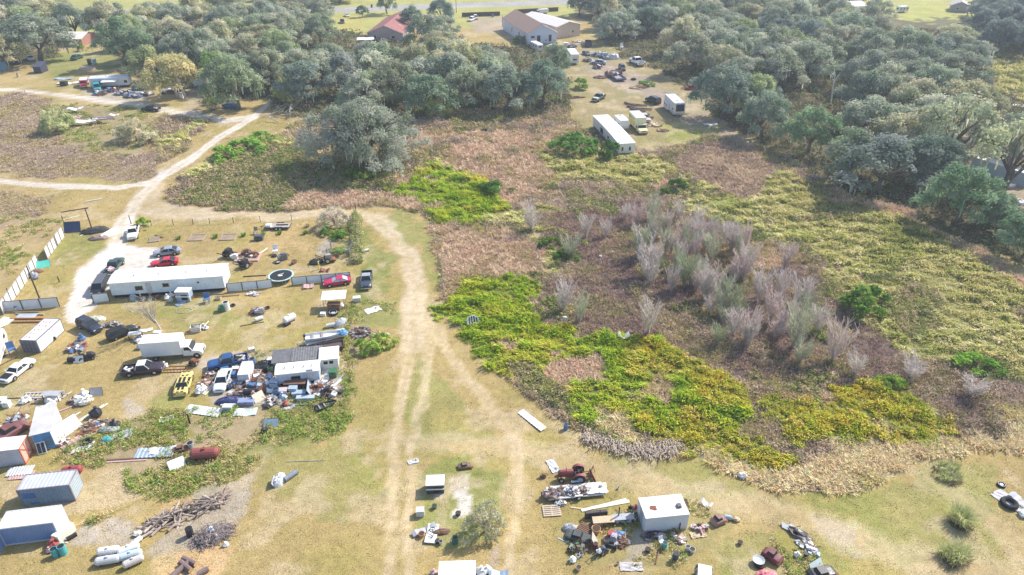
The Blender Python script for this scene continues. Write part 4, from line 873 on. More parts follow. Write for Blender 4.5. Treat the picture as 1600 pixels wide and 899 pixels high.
    if hoodopen:
        mb = MB(); mb.slab([(g[3]+.3, -hw*.75, hood+.03), (g[3]+.3, hw*.75, hood+.03), (g[3]+.75, hw*.72, hood+.95), (g[3]+.75, -hw*.72, hood+.95)], .04); mb.build('raised_hood', col, t)
    return t
def boxtruck(col, boxcol, pr, pf, label, L=7.8, W=2.3, BH=2.4, stripe=None, boxL=None, nose=1.4):
    a = G(*pr); b = G(*pf); t = thing('box_truck', label, 'truck', (a+b)/2, yaw_of(a, b)); hl = L/2; hw = W/2
    cabL = nose+1.25; bl = boxL or L-cabL; x0 = -hl; x1 = x0+bl; zf = .95; cw = hw*.88
    mb = MB(); mb.box(((x0+x1)/2, 0, zf+BH/2), (bl, W, BH)); mb.build('cargo_box', boxcol, t)
    mb = MB(); mb.box(((x0+x1)/2, 0, zf+BH+.03), (bl+.06, W+.06, .06)); 
    for s in (-1, 1):
        for x in (x0+.04, x1-.04): mb.box((x, s*(hw+.01), zf+BH/2), (.10, .05, BH))
        mb.box(((x0+x1)/2, s*(hw+.012), zf+.05), (bl, .05, .12))
        for q in range(1, 9): mb.box((x0+bl*q/9, s*(hw+.006), zf+BH/2), (.035, .012, BH-.2))
    for q in range(1, 8): mb.box((x0+bl*q/8, 0, zf+BH+.065), (.05, W, .012))
    mb.build('box_trim', P(.78, .78, .77, .4, 0, .05), t)
    if stripe:
        mb = MB()
        for s in (-1, 1):
            rnd = random.Random(4); y = s*(hw+.008)
            mb.box(((x0+x1)/2-.2, y, zf+BH*.38), (bl*.86, .016, BH*.34)); mb.m = 1
            for k_ in range(5): mb.box((x0+.7+k_*bl*.16, s*(hw+.02), zf+BH*.72), (bl*.11, .014, BH*.13)); 
            mb.m = 0
        mb.build('side_lettering_band', stripe, t)
    mb = MB(); mb.loft([[(x, y*cw, z) for y, z in ((-1, .55), (-1, zt-.1), (-.9, zt), (.9, zt), (1, zt-.1), (1, .55))] for x, zt in ((x1+.04, 2.15), (x1+1.0, 2.2))]+[[(x, y*cw, z) for y, z in ((-1, .55), (-1, zt-.1), (-.9, zt), (.9, zt), (1, zt-.1), (1, .55))] for x, zt in ((x1+1.5, 1.42), (hl-.3, 1.28), (hl-.05, 1.1), (hl, .9))])
    mb.m = 1
    for s in (-1, 1): mb.cyl((hl-.85, s*cw*.8, .44), (hl-.85, s*(cw+.006), .44), .50, n=14)
    mb.build('cab', [col, BLACK], t)
    mb = MB(); mb.slab([(x1+1.06, -cw*.86, 2.12), (x1+1.50, -cw*.9, 1.46), (x1+1.50, cw*.9, 1.46), (x1+1.06, cw*.86, 2.12)], .03); mb.build('windshield', GLASS, t)
    for s in (-1, 1):
        mb = MB(); q = [(x1+.3, s*(cw+.005), 1.5), (x1+1.36, s*(cw+.005), 1.5), (x1+1.02, s*(cw+.005), 2.02), (x1+.3, s*(cw+.005), 2.02)]; mb.slab(q if s > 0 else q[::-1], -.02); mb.build('side_window', GLASS, t)
        mb = MB(); mb.box((hl-.06, s*cw*.72, .98), (.12, .3, .18)); mb.build('headlight', LAMPW, t)
        mb = MB(); mb.box((x1+1.25, s*(cw+.18), 1.6), (.08, .22, .34)); mb.build('mirror', BLACK, t)
        wheel(t, hl-.85, s*(cw-.12), .42, .26, CHROME, s); wheel(t, x0+bl*.30, s*(hw-.22), .42, .4, CHROME, s)
    mb = MB(); mb.box((-.2, 0, .72), (L-1.2, .9, .2)); mb.build('chassis', BLACK, t)
    mb = MB(); mb.box((hl+.03, 0, .62), (.14, cw*1.9, .22)); mb.build('bumper', CHROME, t)
    mb = MB(); mb.box((hl-.02, 0, .95), (.08, cw*.9, .24)); mb.build('grille', BLACK, t)
    return t
def camper(pr, pf, label, L=8.5, W=2.4, H=2.7, stripe=P(.25, .3, .4), overcab=False, motor=False, col=OFFW, slide=None, name='travel_trailer', zf=.55, vents=2, wins=3):
    a = G(*pr); b = G(*pf); t = thing(name, label, 'camper', (a+b)/2, yaw_of(a, b)); hl = L/2; hw = W/2; z1 = zf+H-.4
    prof = [(-hl, zf+.1), (-hl+.3, zf), (hl-.6, zf), (hl-.05, zf+.7), (hl, zf+1.2), (hl-.35, z1-.1), (hl-.7, z1), (-hl+.3, z1), (-hl+.05, z1-.25)]
    mb = MB(); mb.prism_y(prof, -hw, hw); mb.build('body', col, t)
    mb = MB(); mb.box((-.15, 0, z1+.03), (L-1.0, W+.06, .06)); mb.build('roof', WHITE, t)
    for s in (-1, 1):
        mb = MB(); mb.box((-.1, s*(hw+.006), zf+.55), (L-1.1, .014, .16)); mb.box((-.1, s*(hw+.006), zf+.28), (L-1.1, .014, .07)); mb.build('side_stripe', stripe, t)
        for k in range(wins):
            x = -hl+L*(.2+.6*k/max(1, wins-1))
            mb = MB(); mb.box((x, s*(hw+.012), zf+1.35), (.95, .03, .55)); w = mb.build('window', GLASS, t)
            mb = MB()
            for dz in (-.30, .30): mb.box((x, s*(hw+.014), zf+1.35+dz), (1.05, .04, .05))
            for dx in (-.5, .5): mb.box((x+dx, s*(hw+.014), zf+1.35), (.05, .04, .56))
            mb.build('frame', CHROME, w)
        for x in ((-.5, .45) if not motor else (-hl*.5,)): wheel(t, x, s*(hw-.14), .34, .22, CHROME, s)
        if motor: wheel(t, hl*.72, s*(hw-.14), .36, .24, CHROME, s)
    mb = MB(); mb.box((.9, -hw-.01, zf+.95), (.75, .03, 1.75)); d = mb.build('door', WHITE, t)
    mb = MB(); mb.box((.62, -hw-.035, zf+.95), (.06, .03, .1)); mb.build('handle', BLACK, d)
    mb = MB(); mb.box((-hl-.012, 0, zf+1.35), (.03, W*.5, .5)); mb.build('rear_window', GLASS, t)
    for k in range(vents):
        mb = MB(); mb.box((-hl+L*(.25+.4*k), .1, z1+.16), (.75 if k else .5, .6 if k else .5, .22), tx=.8, ty=.8); mb.build('roof_vent', P(.6, .6, .58), t)
    if slide:
        x0, x1, s = slide; mb = MB(); mb.box(((x0+x1)/2, s*(hw+.4), zf+1.15), (x1-x0, .82, 1.9)); o = mb.build('slide_out', col, t)
        for x in (x0*.7+x1*.3, x0*.3+x1*.7): mb = MB(); mb.box((x, s*(hw+.82), zf+1.4), (.7, .03, .5)); mb.build('window', GLASS, o)
    if motor:
        mb = MB(); mb.slab([(hl-.02, -hw*.85, zf+1.15), (hl-.02, hw*.85, zf+1.15), (hl-.36, hw*.8, z1-.15), (hl-.36, -hw*.8, z1-.15)], .03); mb.build('windshield', GLASS, t)
    else:
        mb = MB(); mb.tube([(hl-.5, -.5, zf-.02), (hl+.9, 0, zf-.05)], .05, 6); mb.tube([(hl-.5, .5, zf-.02), (hl+.9, 0, zf-.05)], .05, 6); mb.cyl((hl+.8, 0, .0), (hl+.8, 0, zf), .04); mb.build('tow_bar', BLACK, t)
    return t
def trailer(pr, pf, label, L=5, W=2.0, deck=GREYWOOD, side=.0, axles=2, col=BLACK, fenders=True, zf=.6, name='utility_trailer', tongue=1.2, sidecol=None, cat='trailer'):
    a = G(*pr); b = G(*pf); t = thing(name, label, cat, (a+b)/2, yaw_of(a, b)); hl = L/2; hw = W/2
    mb = MB()
    n = 9
    for k in range(n): mb.box((0, -hw+W*(k+.5)/n, zf), (L-.12, W/n-.02, .05))
    mb.build('deck', deck, t)
    mb = MB()
    for s in (-1, 1): mb.box((0, s*hw, zf-.05), (L, .08, .14)); mb.box((s*hl, 0, zf-.05), (.08, W, .14))
    mb.tube([(hl, -hw*.6, zf-.08), (hl+tongue, 0, zf-.12)], .05, 6); mb.tube([(hl, hw*.6, zf-.08), (hl+tongue, 0, zf-.12)], .05, 6); mb.cyl((hl+tongue*.85, 0, 0), (hl+tongue*.85, 0, zf), .04)
    mb.build('frame', col, t)
    if side:
        mb = MB()
        for s in (-1, 1): mb.box((0, s*(hw-.02), zf+side/2), (L-.02, .05, side))
        mb.box((-hl+.02, 0, zf+side/2), (.05, W-.1, side)); mb.box((hl-.02, 0, zf+side/2), (.05, W-.1, side)); mb.build('sideboards', sidecol or col, t)
    xs = (-.2-.38, -.2+.38) if axles == 2 else (-.2,)
    for s in (-1, 1):
        for x in xs: wheel(t, x, s*(hw+.14), .33, .2, P(.75, .75, .74, .4), s)
        if fenders: mb = MB(); mb.box((-.2, s*(hw+.15), .72), (1.6 if axles == 2 else .9, .25, .04)); mb.build('fender', col, t)
    return t
# ================================================================== CONTAINERS, SHEDS, MOBILE HOMES
def foot(pa, pb):
    """near edge from ground pixel pa to pb: origin at pa, +x along the edge, +y away from the camera"""
    a = G(*pa); b = G(*pb); return a, yaw_of(a, b), (b-a).length
def container(pa, pb, D, label, H=2.6, L=None, near=None, roof=None, end=None, frame=None, doors='right', patch=None, name='shipping_container', pitch=.28, opendoor=False):
    p, rz, l = foot(pa, pb); L = L or l; t = thing(name, label, 'container', p, rz)
    mb = MB(); mb.corr((.08, .06, .14), (1, 0, 0), L-.16, (0, 0, 1), H-.26, (0, -1, 0), pitch, .036); mb.build('side_wall', near, t)
    mb = MB(); mb.corr((L-.08, D-.06, .14), (-1, 0, 0), L-.16, (0, 0, 1), H-.26, (0, 1, 0), pitch, .036); mb.build('side_wall', near, t)
    mb = MB(); mb.corr((.04, .1, H-.05), (1, 0, 0), L-.08, (0, 1, 0), D-.2, (0, 0, 1), .42, .022); mb.build('roof', roof, t)
    for nm, x, s in (('left', .03, -1), ('right', L-.03, 1)):
        if doors == nm:
            for k in (0, 1):
                mb = MB(); y0 = .07+k*(D/2-.06)
                mb.box((x, y0+(D/2-.1)/2, H/2), (.06, D/2-.1, H-.3))
                d = mb.build('door', end, t); mb = MB()
                for q in (.28, .72): mb.cyl((x+s*.06, y0+(D/2-.1)*q, .2), (x+s*.06, y0+(D/2-.1)*q, H-.2), .025, n=6)
                mb.build('locking_rod', STEEL, d)
        else:
            mb = MB(); mb.corr((x, .08 if s > 0 else D-.08, .14), (0, s, 0), D-.16, (0, 0, 1), H-.26, (s, 0, 0), pitch, .036); mb.build('end_wall', end, t)
    mb = MB()
    for x in (.05, L-.05):
        for y in (.05, D-.05): mb.box((x, y, H/2), (.12, .12, H))
        for z in (.07, H-.06): mb.box((x, D/2, z), (.11, D-.1, .13))
    for y in (.05, D-.05):
        for z in (.07, H-.06): mb.box((L/2, y, z), (L-.1, .11, .13))
    mb.m = 1; mb.box((L/2, D/2, .12), (L-.2, D-.2, .06)); mb.build('corner_frame', [frame or near, DARKWOOD], t)
    if patch:
        mb = MB()
        for x, z, w, h in patch[1]: mb.box((x, .012, z), (w, .03, h))
        mb.build('painted_patch', patch[0], t)
    if opendoor:
        mb = MB(); mb.box((.02, -.62, H/2), (.06, 1.2, H-.3)); mb.build('door', near, t)
    return t
def gable_house(pa, pb, D, H, rise, wall, roof, label, over=.4, name='house', cat='house', axis='y', wins=(), trim=WHITE, rot=None, skirt=None, ends=None):
    """ridge runs away from the near wall (axis y) or along it (axis x)"""
    p, rz, W_ = foot(pa, pb); t = thing(name, label, cat, p, rz)
    mb = MB(); zb = 0
    if axis == 'y':
        prof = [(0, zb), (W_, zb), (W_, H), (W_/2, H+rise), (0, H)]; mb.prism_y(prof, 0, D)
    else:
        X = [(y, z) for y, z in ((0, zb), (D, zb), (D, H), (D/2, H+rise), (0, H))]
        n = 5; mb.add([(0, y, z) for y, z in X]+[(W_, y, z) for y, z in X], [tuple(range(n))[::-1], tuple(range(n, 2*n))]+[(i, (i+1) % n, n+(i+1) % n, n+i) for i in range(n)])
    mb.build('wall', wall, t)
    mb = MB(); o = over; sl = rise/((W_ if axis == 'y' else D)/2)
    if axis == 'y':
        for s in (0, 1):
            e = (-o, H-o*sl) if s == 0 else (W_+o, H-o*sl); r0 = (W_/2, H+rise)
            q = [(e[0], -o, e[1]+.03), (r0[0], -o, r0[1]+.03), (r0[0], D+o, r0[1]+.03), (e[0], D+o, e[1]+.03)]
            mb.slab(q if s == 1 else q[::-1], -.14 if s == 0 else -.14)
    else:
        for s in (0, 1):
            e = (-o, H-o*sl) if s == 0 else (D+o, H-o*sl); r0 = (D/2, H+rise)
            q = [(-o, e[0], e[1]+.03), (W_+o, e[0], e[1]+.03), (W_+o, r0[0], r0[1]+.03), (-o, r0[0], r0[1]+.03)]
            mb.slab(q if s == 0 else q[::-1], .14)
    rf = mb.build('roof', roof, t)
    mb = MB()
    if axis == 'y':
        mb.tube([(-o, -o-.02, H-o*sl), (W_/2, -o-.02, H+rise), (W_+o, -o-.02, H-o*sl)], .09, 4)
    else: mb.box((W_/2, -o-.03, H-o*sl+.05), (W_+2*o, .08, .18))
    mb.build('fascia', trim, rf)
    for (side, u, z, w, h) in wins:
        mb = MB()
        if side == 'n': c = (u, -.02, z); d = (w, .06, h)
        elif side == 'l': c = (-.02, u, z); d = (.06, w, h)
        else: c = (W_+.02, u, z); d = (.06, w, h)
        mb.box(c, d); o_ = mb.build('window', GLASS, t); mb = MB()
        ax = 0 if side == 'n' else 1
        for s in (-1, 1):
            cc = list(c); dd = [.10, .10, .10]; cc[2] += s*(h/2+.04); dd[ax] = w+.24; dd[2] = .11; mb.box(cc, dd)
            cc = list(c); dd = [.10, .10, .10]; cc[ax] += s*(w/2+.05); dd[2] = h; dd[ax] = .12; mb.box(cc, dd)
        mb.build('frame', trim, o_)
    return t
def mobile_home(pa, pb, D, H, label, wall, roof, wins, doorx=None, pitch=.30, skirt=BLACK, lip=WHITE, endwall=None, steps=False, L=None, nearend=False):
    p, rz, l = foot(pa, pb); L = L or l; t = thing('mobile_home', label, 'mobile home', p, rz); zf = .65
    mb = MB(); mb.corr((0, 0, zf), (1, 0, 0), L, (0, 0, 1), H-zf, (0, -1, 0), pitch, .018); mb.build('side_wall', wall, t)
    mb = MB(); mb.corr((L, D, zf), (-1, 0, 0), L, (0, 0, 1), H-zf, (0, 1, 0), pitch, .018); mb.build('side_wall', wall, t)
    for x, s in ((0, -1), (L, 1)):
        mb = MB(); mb.corr((x, .02 if s > 0 else D-.02, zf), (0, s, 0), D-.04, (0, 0, 1), H-zf, (s, 0, 0), pitch, .018); mb.build('end_wall', endwall or wall, t)
    mb = MB(); n = 9
    rings = []
    for x in (-.15, L+.15): rings.append([(x, -.12+(D+.24)*k/n, H+.05+.28*math.sin(math.pi*k/n)) for k in range(n+1)]+[(x, D+.12, H-.08), (x, -.12, H-.08)])
    mb.loft(rings)
    for k in range(int(L/1.2)): mb.loft([[(.3+k*1.2+dx, -.11+(D+.22)*j/n, H+.055+dz+.28*math.sin(math.pi*j/n)) for dx, dz in ((-.035, 0), (0, .035), (.035, 0))] for j in range(n+1)])
    rf = mb.build('roof', roof, t)
    mb = MB()
    for x in (L*.2, L*.42, L*.66, L*.85): mb.cyl((x, D*.35, H+.2), (x, D*.35, H+.55), .09, n=8)
    mb.build('vent_pipe', STEEL, rf)
    mb = MB(); mb.box((L/2, D/2, zf/2), (L-.5, D-.5, zf)); mb.build('crawl_space', skirt, t)
    for (side, u, z, w, h) in wins:
        mb = MB()
        if side == 'n': c = (u, -.045, z); d = (w, .03, h); ax = 0
        elif side == 'l': c = (-.045, u, z); d = (.03, w, h); ax = 1
        else: c = (L+.045, u, z); d = (.03, w, h); ax = 1
        mb.box(c, d); o_ = mb.build('window', GLASS, t); mb = MB()
        for s in (-1, 1):
            cc = list(c); dd = [.06]*3; cc[2] += s*(h/2+.02); dd[ax] = w+.14; dd[2] = .06; mb.box(cc, dd)
            cc = list(c); dd = [.06]*3; cc[ax] += s*(w/2+.03); dd[2] = h; mb.box(cc, dd)
        mb.build('frame', CHROME, o_)
    if doorx is not None:
        mb = MB(); mb.box((doorx, -.04, zf+1.0), (.9, .05, 2.0)); d = mb.build('door', P(.5, .52, .55), t); mb = MB(); mb.box((doorx+.34, -.08, zf+.95), (.08, .05, .08)); mb.build('handle', BLACK, d)
    return t
def shed(pa, pb, D, H, label, wall, roof, tilt=0.0, name='shed', over=.2, L=None, rib=True, doorx=None, leg=False, cat='shed', front=None, wins=()):
    p, rz, l = foot(pa, pb); L = L or l; t = thing(name, label, cat, p, rz)
    if not leg:
        mb = MB(); hx = [(0, 0), (L, 0), (L, D), (0, D)]; zt = [H-tilt, H-tilt, H, H]
        mb.add([(x, y, 0) for x, y in hx]+[(x, y, z) for (x, y), z in zip(hx, zt)], [(0, 3, 2, 1), (4, 5, 6, 7), (0, 1, 5, 4), (1, 2, 6, 5), (2, 3, 7, 6), (3, 0, 4, 7)]); mb.build('wall', wall, t)
    else:
        for x in (.1, L-.1):
            for y, z in ((.1, H-tilt), (D-.1, H)): mb = MB(); mb.box((x, y, z/2), (.1, .1, z)); mb.build('post', wall, t)
    mb = MB(); o = over; v = Vector((0, D+2*o, tilt*(D+2*o)/D)); p0 = Vector((-o, -o, H-tilt+.05-tilt*o/D)); nv = Vector((1, 0, 0)).cross(v).normalized()
    if rib: mb.corr(p0, (1, 0, 0), L+2*o, v, v.length, nv, .35, .03, .02)
    else: mb.slab([p0, p0+Vector((L+2*o, 0, 0)), p0+Vector((L+2*o, 0, 0))+v, p0+v], .06)
    mb.build('roof', roof, t)
    if doorx is not None: mb = MB(); mb.box((doorx, -.02, .95), (.85, .05, 1.9)); mb.build('door', front or wall, t)
    for (u, z, w, h) in wins: mb = MB(); mb.box((u, -.02, z), (w, .05, h)); mb.build('window', GLASS, t)
    return t
def fence(pa, pb, H, label, mat, post=DARKWOOD, n=None, lean=0.0, rails=True, seg=2.2, dep=.009):
    p, rz, L = foot(pa, pb); t = thing('metal_fence', label, 'fence', p, rz); n = n or max(1, round(L/seg)); w = L/n
    for k in range(n):
        mb = MB(); mb.corr((k*w+.03, 0, .05), (1, 0, 0), w-.06, (0, lean, 1), H, (0, -1, 0), .25, dep); mb.build('sheet_panel', mat, t)
    for k in range(n+1): mb = MB(); mb.box((k*w, -.08 if rails else .08, H*.52), (.10, .10, H*1.06)); mb.build('post', post, t)
    mb = MB(); mb.box((L/2, -.075, H+.02), (L, .06, .08)); mb.build('top_rail', post, t)
    return t
# ================================================================== YARD THINGS, one builder per kind: f(t, col, s)
def m_(c): return c if not isinstance(c, tuple) else P(*c)
def sub_(t, nm, mat, fn, **k):
    mb = MB(); fn(mb); return mb.build(nm, mat, t, **k)
def j_drum(t, c, r):
    sub_(t, 'barrel', c, lambda m: (m.cyl((0, 0, 0), (0, 0, .88), .29, n=14), [m.torus((0, 0, z), .29, .018, n=14, m=5) for z in (.02, .3, .58, .87)]))
    sub_(t, 'lid', BLACK, lambda m: (m.cyl((0, 0, .88), (0, 0, .885), .25, n=12), m.cyl((.12, 0, .885), (.12, 0, .91), .035, n=6)))
def j_drumlie(t, c, r):
    sub_(t, 'barrel', c, lambda m: (m.cyl((-.44, 0, .29), (.44, 0, .29), .29, n=14), [m.torus((x, 0, .29), .29, .018, 'x', 14, 5) for x in (-.43, -.14, .14, .43)]))
    sub_(t, 'lid', BLACK, lambda m: m.cyl((.44, 0, .29), (.446, 0, .29), .25, n=12))
def j_tyre(t, c, r):
    sub_(t, 'tread', RUBBER, lambda m: m.torus((0, 0, .11), .27, .10, n=18, sq=1.1)); 
    if c: sub_(t, 'rim', c, lambda m: (m.cyl((0, 0, .05), (0, 0, .17), .17, .15, n=12), m.torus((0, 0, .19), .28, .03, n=16, m=5)))
def j_bucket(t, c, r):
    sub_(t, 'pail', c, lambda m: (m.cyl((0, 0, 0), (0, 0, .36), .13, .17, 12), m.torus((0, 0, .36), .17, .015, n=12, m=5)))
    sub_(t, 'inside', BLACK, lambda m: m.cyl((0, 0, .36), (0, 0, .364), .15, n=12)); sub_(t, 'handle', STEEL, lambda m: m.tube([(-.17, 0, .34), (-.12, .02, .46), (.12, .02, .46), (.17, 0, .34)], .01, 4))
def j_tub(t, c, r):
    sub_(t, 'pot', c, lambda m: (m.cyl((0, 0, 0), (0, 0, .5), .30, .38, 12), m.torus((0, 0, .5), .38, .03, n=14, m=5)))
    sub_(t, 'soil', P(.06, .05, .04, .95), lambda m: m.cyl((0, 0, .47), (0, 0, .51), .34, n=12))
def j_bin(t, c, r):
    sub_(t, 'bin_body', c, lambda m: m.box((0, 0, .5), (.52, .6, .92), tx=1.12, ty=1.12)); sub_(t, 'lid', c, lambda m: m.box((0, -.02, 1.0), (.62, .72, .08), rx=.05))
    for s in (-1, 1): sub_(t, 'wheel', RUBBER, lambda m: m.cyl((s*.25, .3, .1), (s*.33, .3, .1), .1, n=10))
def j_cabinet(t, c, r):
    sub_(t, 'case', c, lambda m: m.box((0, 0, .45), (.72, .66, .9))); sub_(t, 'door', c, lambda m: m.box((0, -.345, .45), (.64, .035, .76)))
    sub_(t, 'control_strip', BLACK, lambda m: m.box((0, -.33, .86), (.6, .05, .05))); sub_(t, 'top_panel', c, lambda m: m.box((0, 0, .91), (.76, .7, .03)))
def j_fridge(t, c, r):
    sub_(t, 'case', c, lambda m: m.box((0, 0, .36), (1.7, .74, .72))); sub_(t, 'door', c, lambda m: (m.box((-.28, 0, .745), (1.08, .7, .05)), m.box((.57, 0, .745), (.52, .7, .05))))
    sub_(t, 'handle', STEEL, lambda m: (m.box((.18, .25, .79), (.3, .03, .04)), m.box((.4, .25, .79), (.16, .03, .04))))
def j_crate(t, c, r):
    def f(m):
        for z in (.08, .25, .42):
            for s in (-1, 1): m.box((0, s*.3, z), (.8, .03, .12)); m.box((s*.4, 0, z), (.03, .57, .12))
        m.box((0, 0, .03), (.78, .56, .04))
    sub_(t, 'slats', c, f); sub_(t, 'corner_post', DARKWOOD, lambda m: [m.box((a*.37, b*.27, .24), (.05, .05, .48)) for a in (-1, 1) for b in (-1, 1)])
    sub_(t, 'contents', P(.25, .24, .23, .7, 0, .5, 6), lambda m: m.sphere((0, 0, .26), (.34, .24, .2), 9, 5, .3, r))
def j_box(t, c, r):
    sub_(t, 'box_body', c, lambda m: m.box((0, 0, .3), (.9, .7, .6))); sub_(t, 'lid', c, lambda m: m.box((0, 0, .62), (.96, .76, .06)))
    sub_(t, 'latch', BLACK, lambda m: m.box((0, -.39, .54), (.12, .04, .12)))
def j_board(t, c, r):
    def f(m):
        n = 7; a = r.uniform(.02, .1); top = [(-1+2*k/n, z) for k, z in enumerate([.05+a*math.sin(k*1.1+r.random()) + .03*(k % 2) for k in range(n+1)])]
        m.loft([[(x, -.5, z), (x, .5, z+a*.6), (x, .5, z+a*.6+.04), (x, -.5, z+.04)] for x, z in top])
    sub_(t, 'sheet', c, f); sub_(t, 'batten', GREYWOOD, lambda m: m.box((-.6, .1, .05), (.08, .9, .06)))
def j_corr(t, c, r):
    sub_(t, 'ribbed_sheet', c, lambda m: m.corr((-1, -.5, .06), (1, 0, .05), 2, (0, 1, .08), 1.0, (0, 0, 1), .22, .035, .015)); sub_(t, 'prop', GREYWOOD, lambda m: m.box((.5, .2, .06), (.1, .8, .10)))
def j_leanboard(t, c, r):
    sub_(t, 'panel', c, lambda m: m.slab([(-.8, -.35, 0), (.8, -.35, 0), (.8, .35, 1.1), (-.8, .35, 1.1)], .05)); sub_(t, 'frame', BLACK, lambda m: (m.tube([(-.8, -.36, .0), (-.8, .36, 1.13), (.8, .36, 1.13), (.8, -.36, 0)], .04, 4), m.tube([(0, .36, 1.1), (0, .75, 0)], .03, 4)))
def j_pallet(t, c, r):
    sub_(t, 'boards', c, lambda m: [m.box((0, -.5+k*.2, .13), (1.2, .13, .025)) for k in range(6)]); sub_(t, 'runner', c, lambda m: [m.box((x, 0, .06), (.09, 1.1, .11)) for x in (-.55, 0, .55)])
def j_plank(t, c, r): sub_(t, 'plank', c, lambda m: (m.box((0, 0, .05), (2, .18, .05)), m.box((.6, 0, .085), (.06, .19, .02))))
def j_beam(t, c, r): sub_(t, 'beam', c, lambda m: m.tube([(-1, 0, .09), (0, r.uniform(-.02, .02), .10), (1, 0, .09)], .085, 7))
def j_tank(t, c, r):
    def f(m):
        rs = [(-1.0, .06), (-.97, .22), (-.88, .33), (-.76, .38), (.76, .38), (.88, .33), (.97, .22), (1.0, .06)]
        m.loft([[(x, q*math.cos(a), .46+q*math.sin(a)) for a in np.linspace(0, 2*math.pi, 15)[:-1]] for x, q in rs])
    sub_(t, 'vessel', c, f, smooth=False); sub_(t, 'saddle', BLACK, lambda m: [m.box((x, 0, .06), (.1, .5, .12)) for x in (-.6, .6)]); sub_(t, 'valve_cover', c, lambda m: m.cyl((0, 0, .8), (0, 0, .96), .14, .12, 10))
def j_tarp(t, c, r):
    def f(m):
        n = 14; rings = []
        for k in range(6):
            q = math.cos(k/5*1.45); z = .8*math.sin(k/5*1.5)
            rings.append([((1.0*q+.04)*math.cos(a)*(1+r.uniform(-.10, .10)), (.72*q+.03)*math.sin(a)*(1+r.uniform(-.1, .1)), z*(1+r.uniform(-.14, .14))) for a in np.linspace(0, 2*math.pi, n+1)[:-1]])
        m.loft(rings)
    sub_(t, 'cloth', c, f); sub_(t, 'rope', OFFW, lambda m: m.tube([(-1.0, -.1, .05), (-.5, -.15, .62), (.1, -.1, .86), (.6, 0, .60), (1.0, .1, .05)], .02, 4))
def j_bag(t, c, r): sub_(t, 'sack', c, lambda m: m.sphere((0, 0, .22), (.38, .32, .25), 9, 6, .3, r)); sub_(t, 'tied_neck', c, lambda m: m.cyl((0, 0, .5), (.03, .02, .68), .06, .12, 7))
def j_heap(t, c, r):
    """a heap of mixed scrap: low base, bars, flat bits"""
    sub_(t, 'heap_base', P(.2, .16, .13, .9, 0, .5, 5), lambda m: m.sphere((0, 0, .05), (.95, .7, .42), 13, 6, .22, r))
    cs = list(c) if isinstance(c, list) else [c]
    def bits(m):
        for _ in range(18):
            m.m = r.randrange(len(cs)); a = r.uniform(0, 6.3); q = math.sqrt(r.random()); z = .46*(1-q*.75)
            m.box((q*.95*math.cos(a), q*.7*math.sin(a), z+r.uniform(0, .12)), (r.uniform(.2, .75), r.uniform(.15, .5), r.uniform(.05, .35)), r.uniform(0, 3), r.uniform(-.5, .5), r.uniform(-.5, .5))
    sub_(t, 'scrap_pieces', cs, bits)
    def bars(m):
        for _ in range(9):
            a = r.uniform(0, 3.1); x, y = r.uniform(-.5, .5), r.uniform(-.4, .4); l = r.uniform(.5, .95)
            m.tube([(x-l*math.cos(a), y-l*math.sin(a), r.uniform(.05, .5)), (x+l*math.cos(a), y+l*math.sin(a), r.uniform(.2, .75))], .03, 5)
    sub_(t, 'bars', RUSTM, bars)
def j_mower(t, c, r):
    sub_(t, 'hood', c, lambda m: m.loft([[(x, y*w, z) for y, z in ((-1, .3), (-1, h-.1), (-.7, h), (.7, h), (1, h-.1), (1, .3))] for x, w, h in ((.1, .3, .85), (.6, .3, .8), (.85, .24, .65))]))
    sub_(t, 'seat', BLACK, lambda m: (m.box((-.42, 0, .68), (.42, .45, .12)), m.box((-.62, 0, .92), (.1, .42, .42), ry=-.2))); sub_(t, 'cutting_deck', c, lambda m: m.box((-.05, 0, .24), (.7, 1.0, .14)))
    sub_(t, 'steering_wheel', BLACK, lambda m: (m.cyl((.15, 0, .8), (-.02, 0, 1.0), .02, n=5), m.torus((-.02, 0, 1.0), .16, .02, n=12, m=4)))
    for s in (-1, 1): wheel(t, -.5, s*.4, .26, .22, STEEL, s); wheel(t, .65, s*.36, .18, .15, STEEL, s)
def j_engine(t, c, r):
    sub_(t, 'block', c, lambda m: (m.box((0, 0, .35), (.7, .5, .5)), m.box((.1, 0, .65), (.4, .36, .14)), m.cyl((-.35, -.1, .4), (-.55, -.1, .4), .2, n=10)))
    sub_(t, 'exhaust', RUSTM, lambda m: m.tube([(.2, .3, .5), (.5, .34, .4), (.7, .3, .12)], .06, 6)); sub_(t, 'pulley', STEEL, lambda m: m.cyl((.36, .05, .4), (.43, .05, .4), .14, n=10)); sub_(t, 'stand', RUSTM, lambda m: [m.box((x, y, .06), (.08, .08, .16)) for x in (-.3, .3) for y in (-.2, .2)])
def j_machine(t, c, r):
    sub_(t, 'engine', c, lambda m: m.box((.25, 0, .62), (.6, .5, .45), tx=.85, ty=.85)); sub_(t, 'frame', BLACK, lambda m: (m.tube([(-.9, -.2, .85), (-.3, -.2, .45), (.6, -.2, .35)], .04, 5), m.tube([(-.9, .2, .85), (-.3, .2, .45), (.6, .2, .35)], .04, 5), m.cyl((-.9, -.3, .85), (-.9, .3, .85), .03, n=5)))
    for s in (-1, 1): wheel(t, .1, s*.38, .30, .16, STEEL, s)
    sub_(t, 'tine_guard', RUSTM, lambda m: (m.box((.72, 0, .3), (.4, .7, .06), ry=.3), m.cyl((.75, -.35, .2), (.75, .35, .2), .13, n=8)))
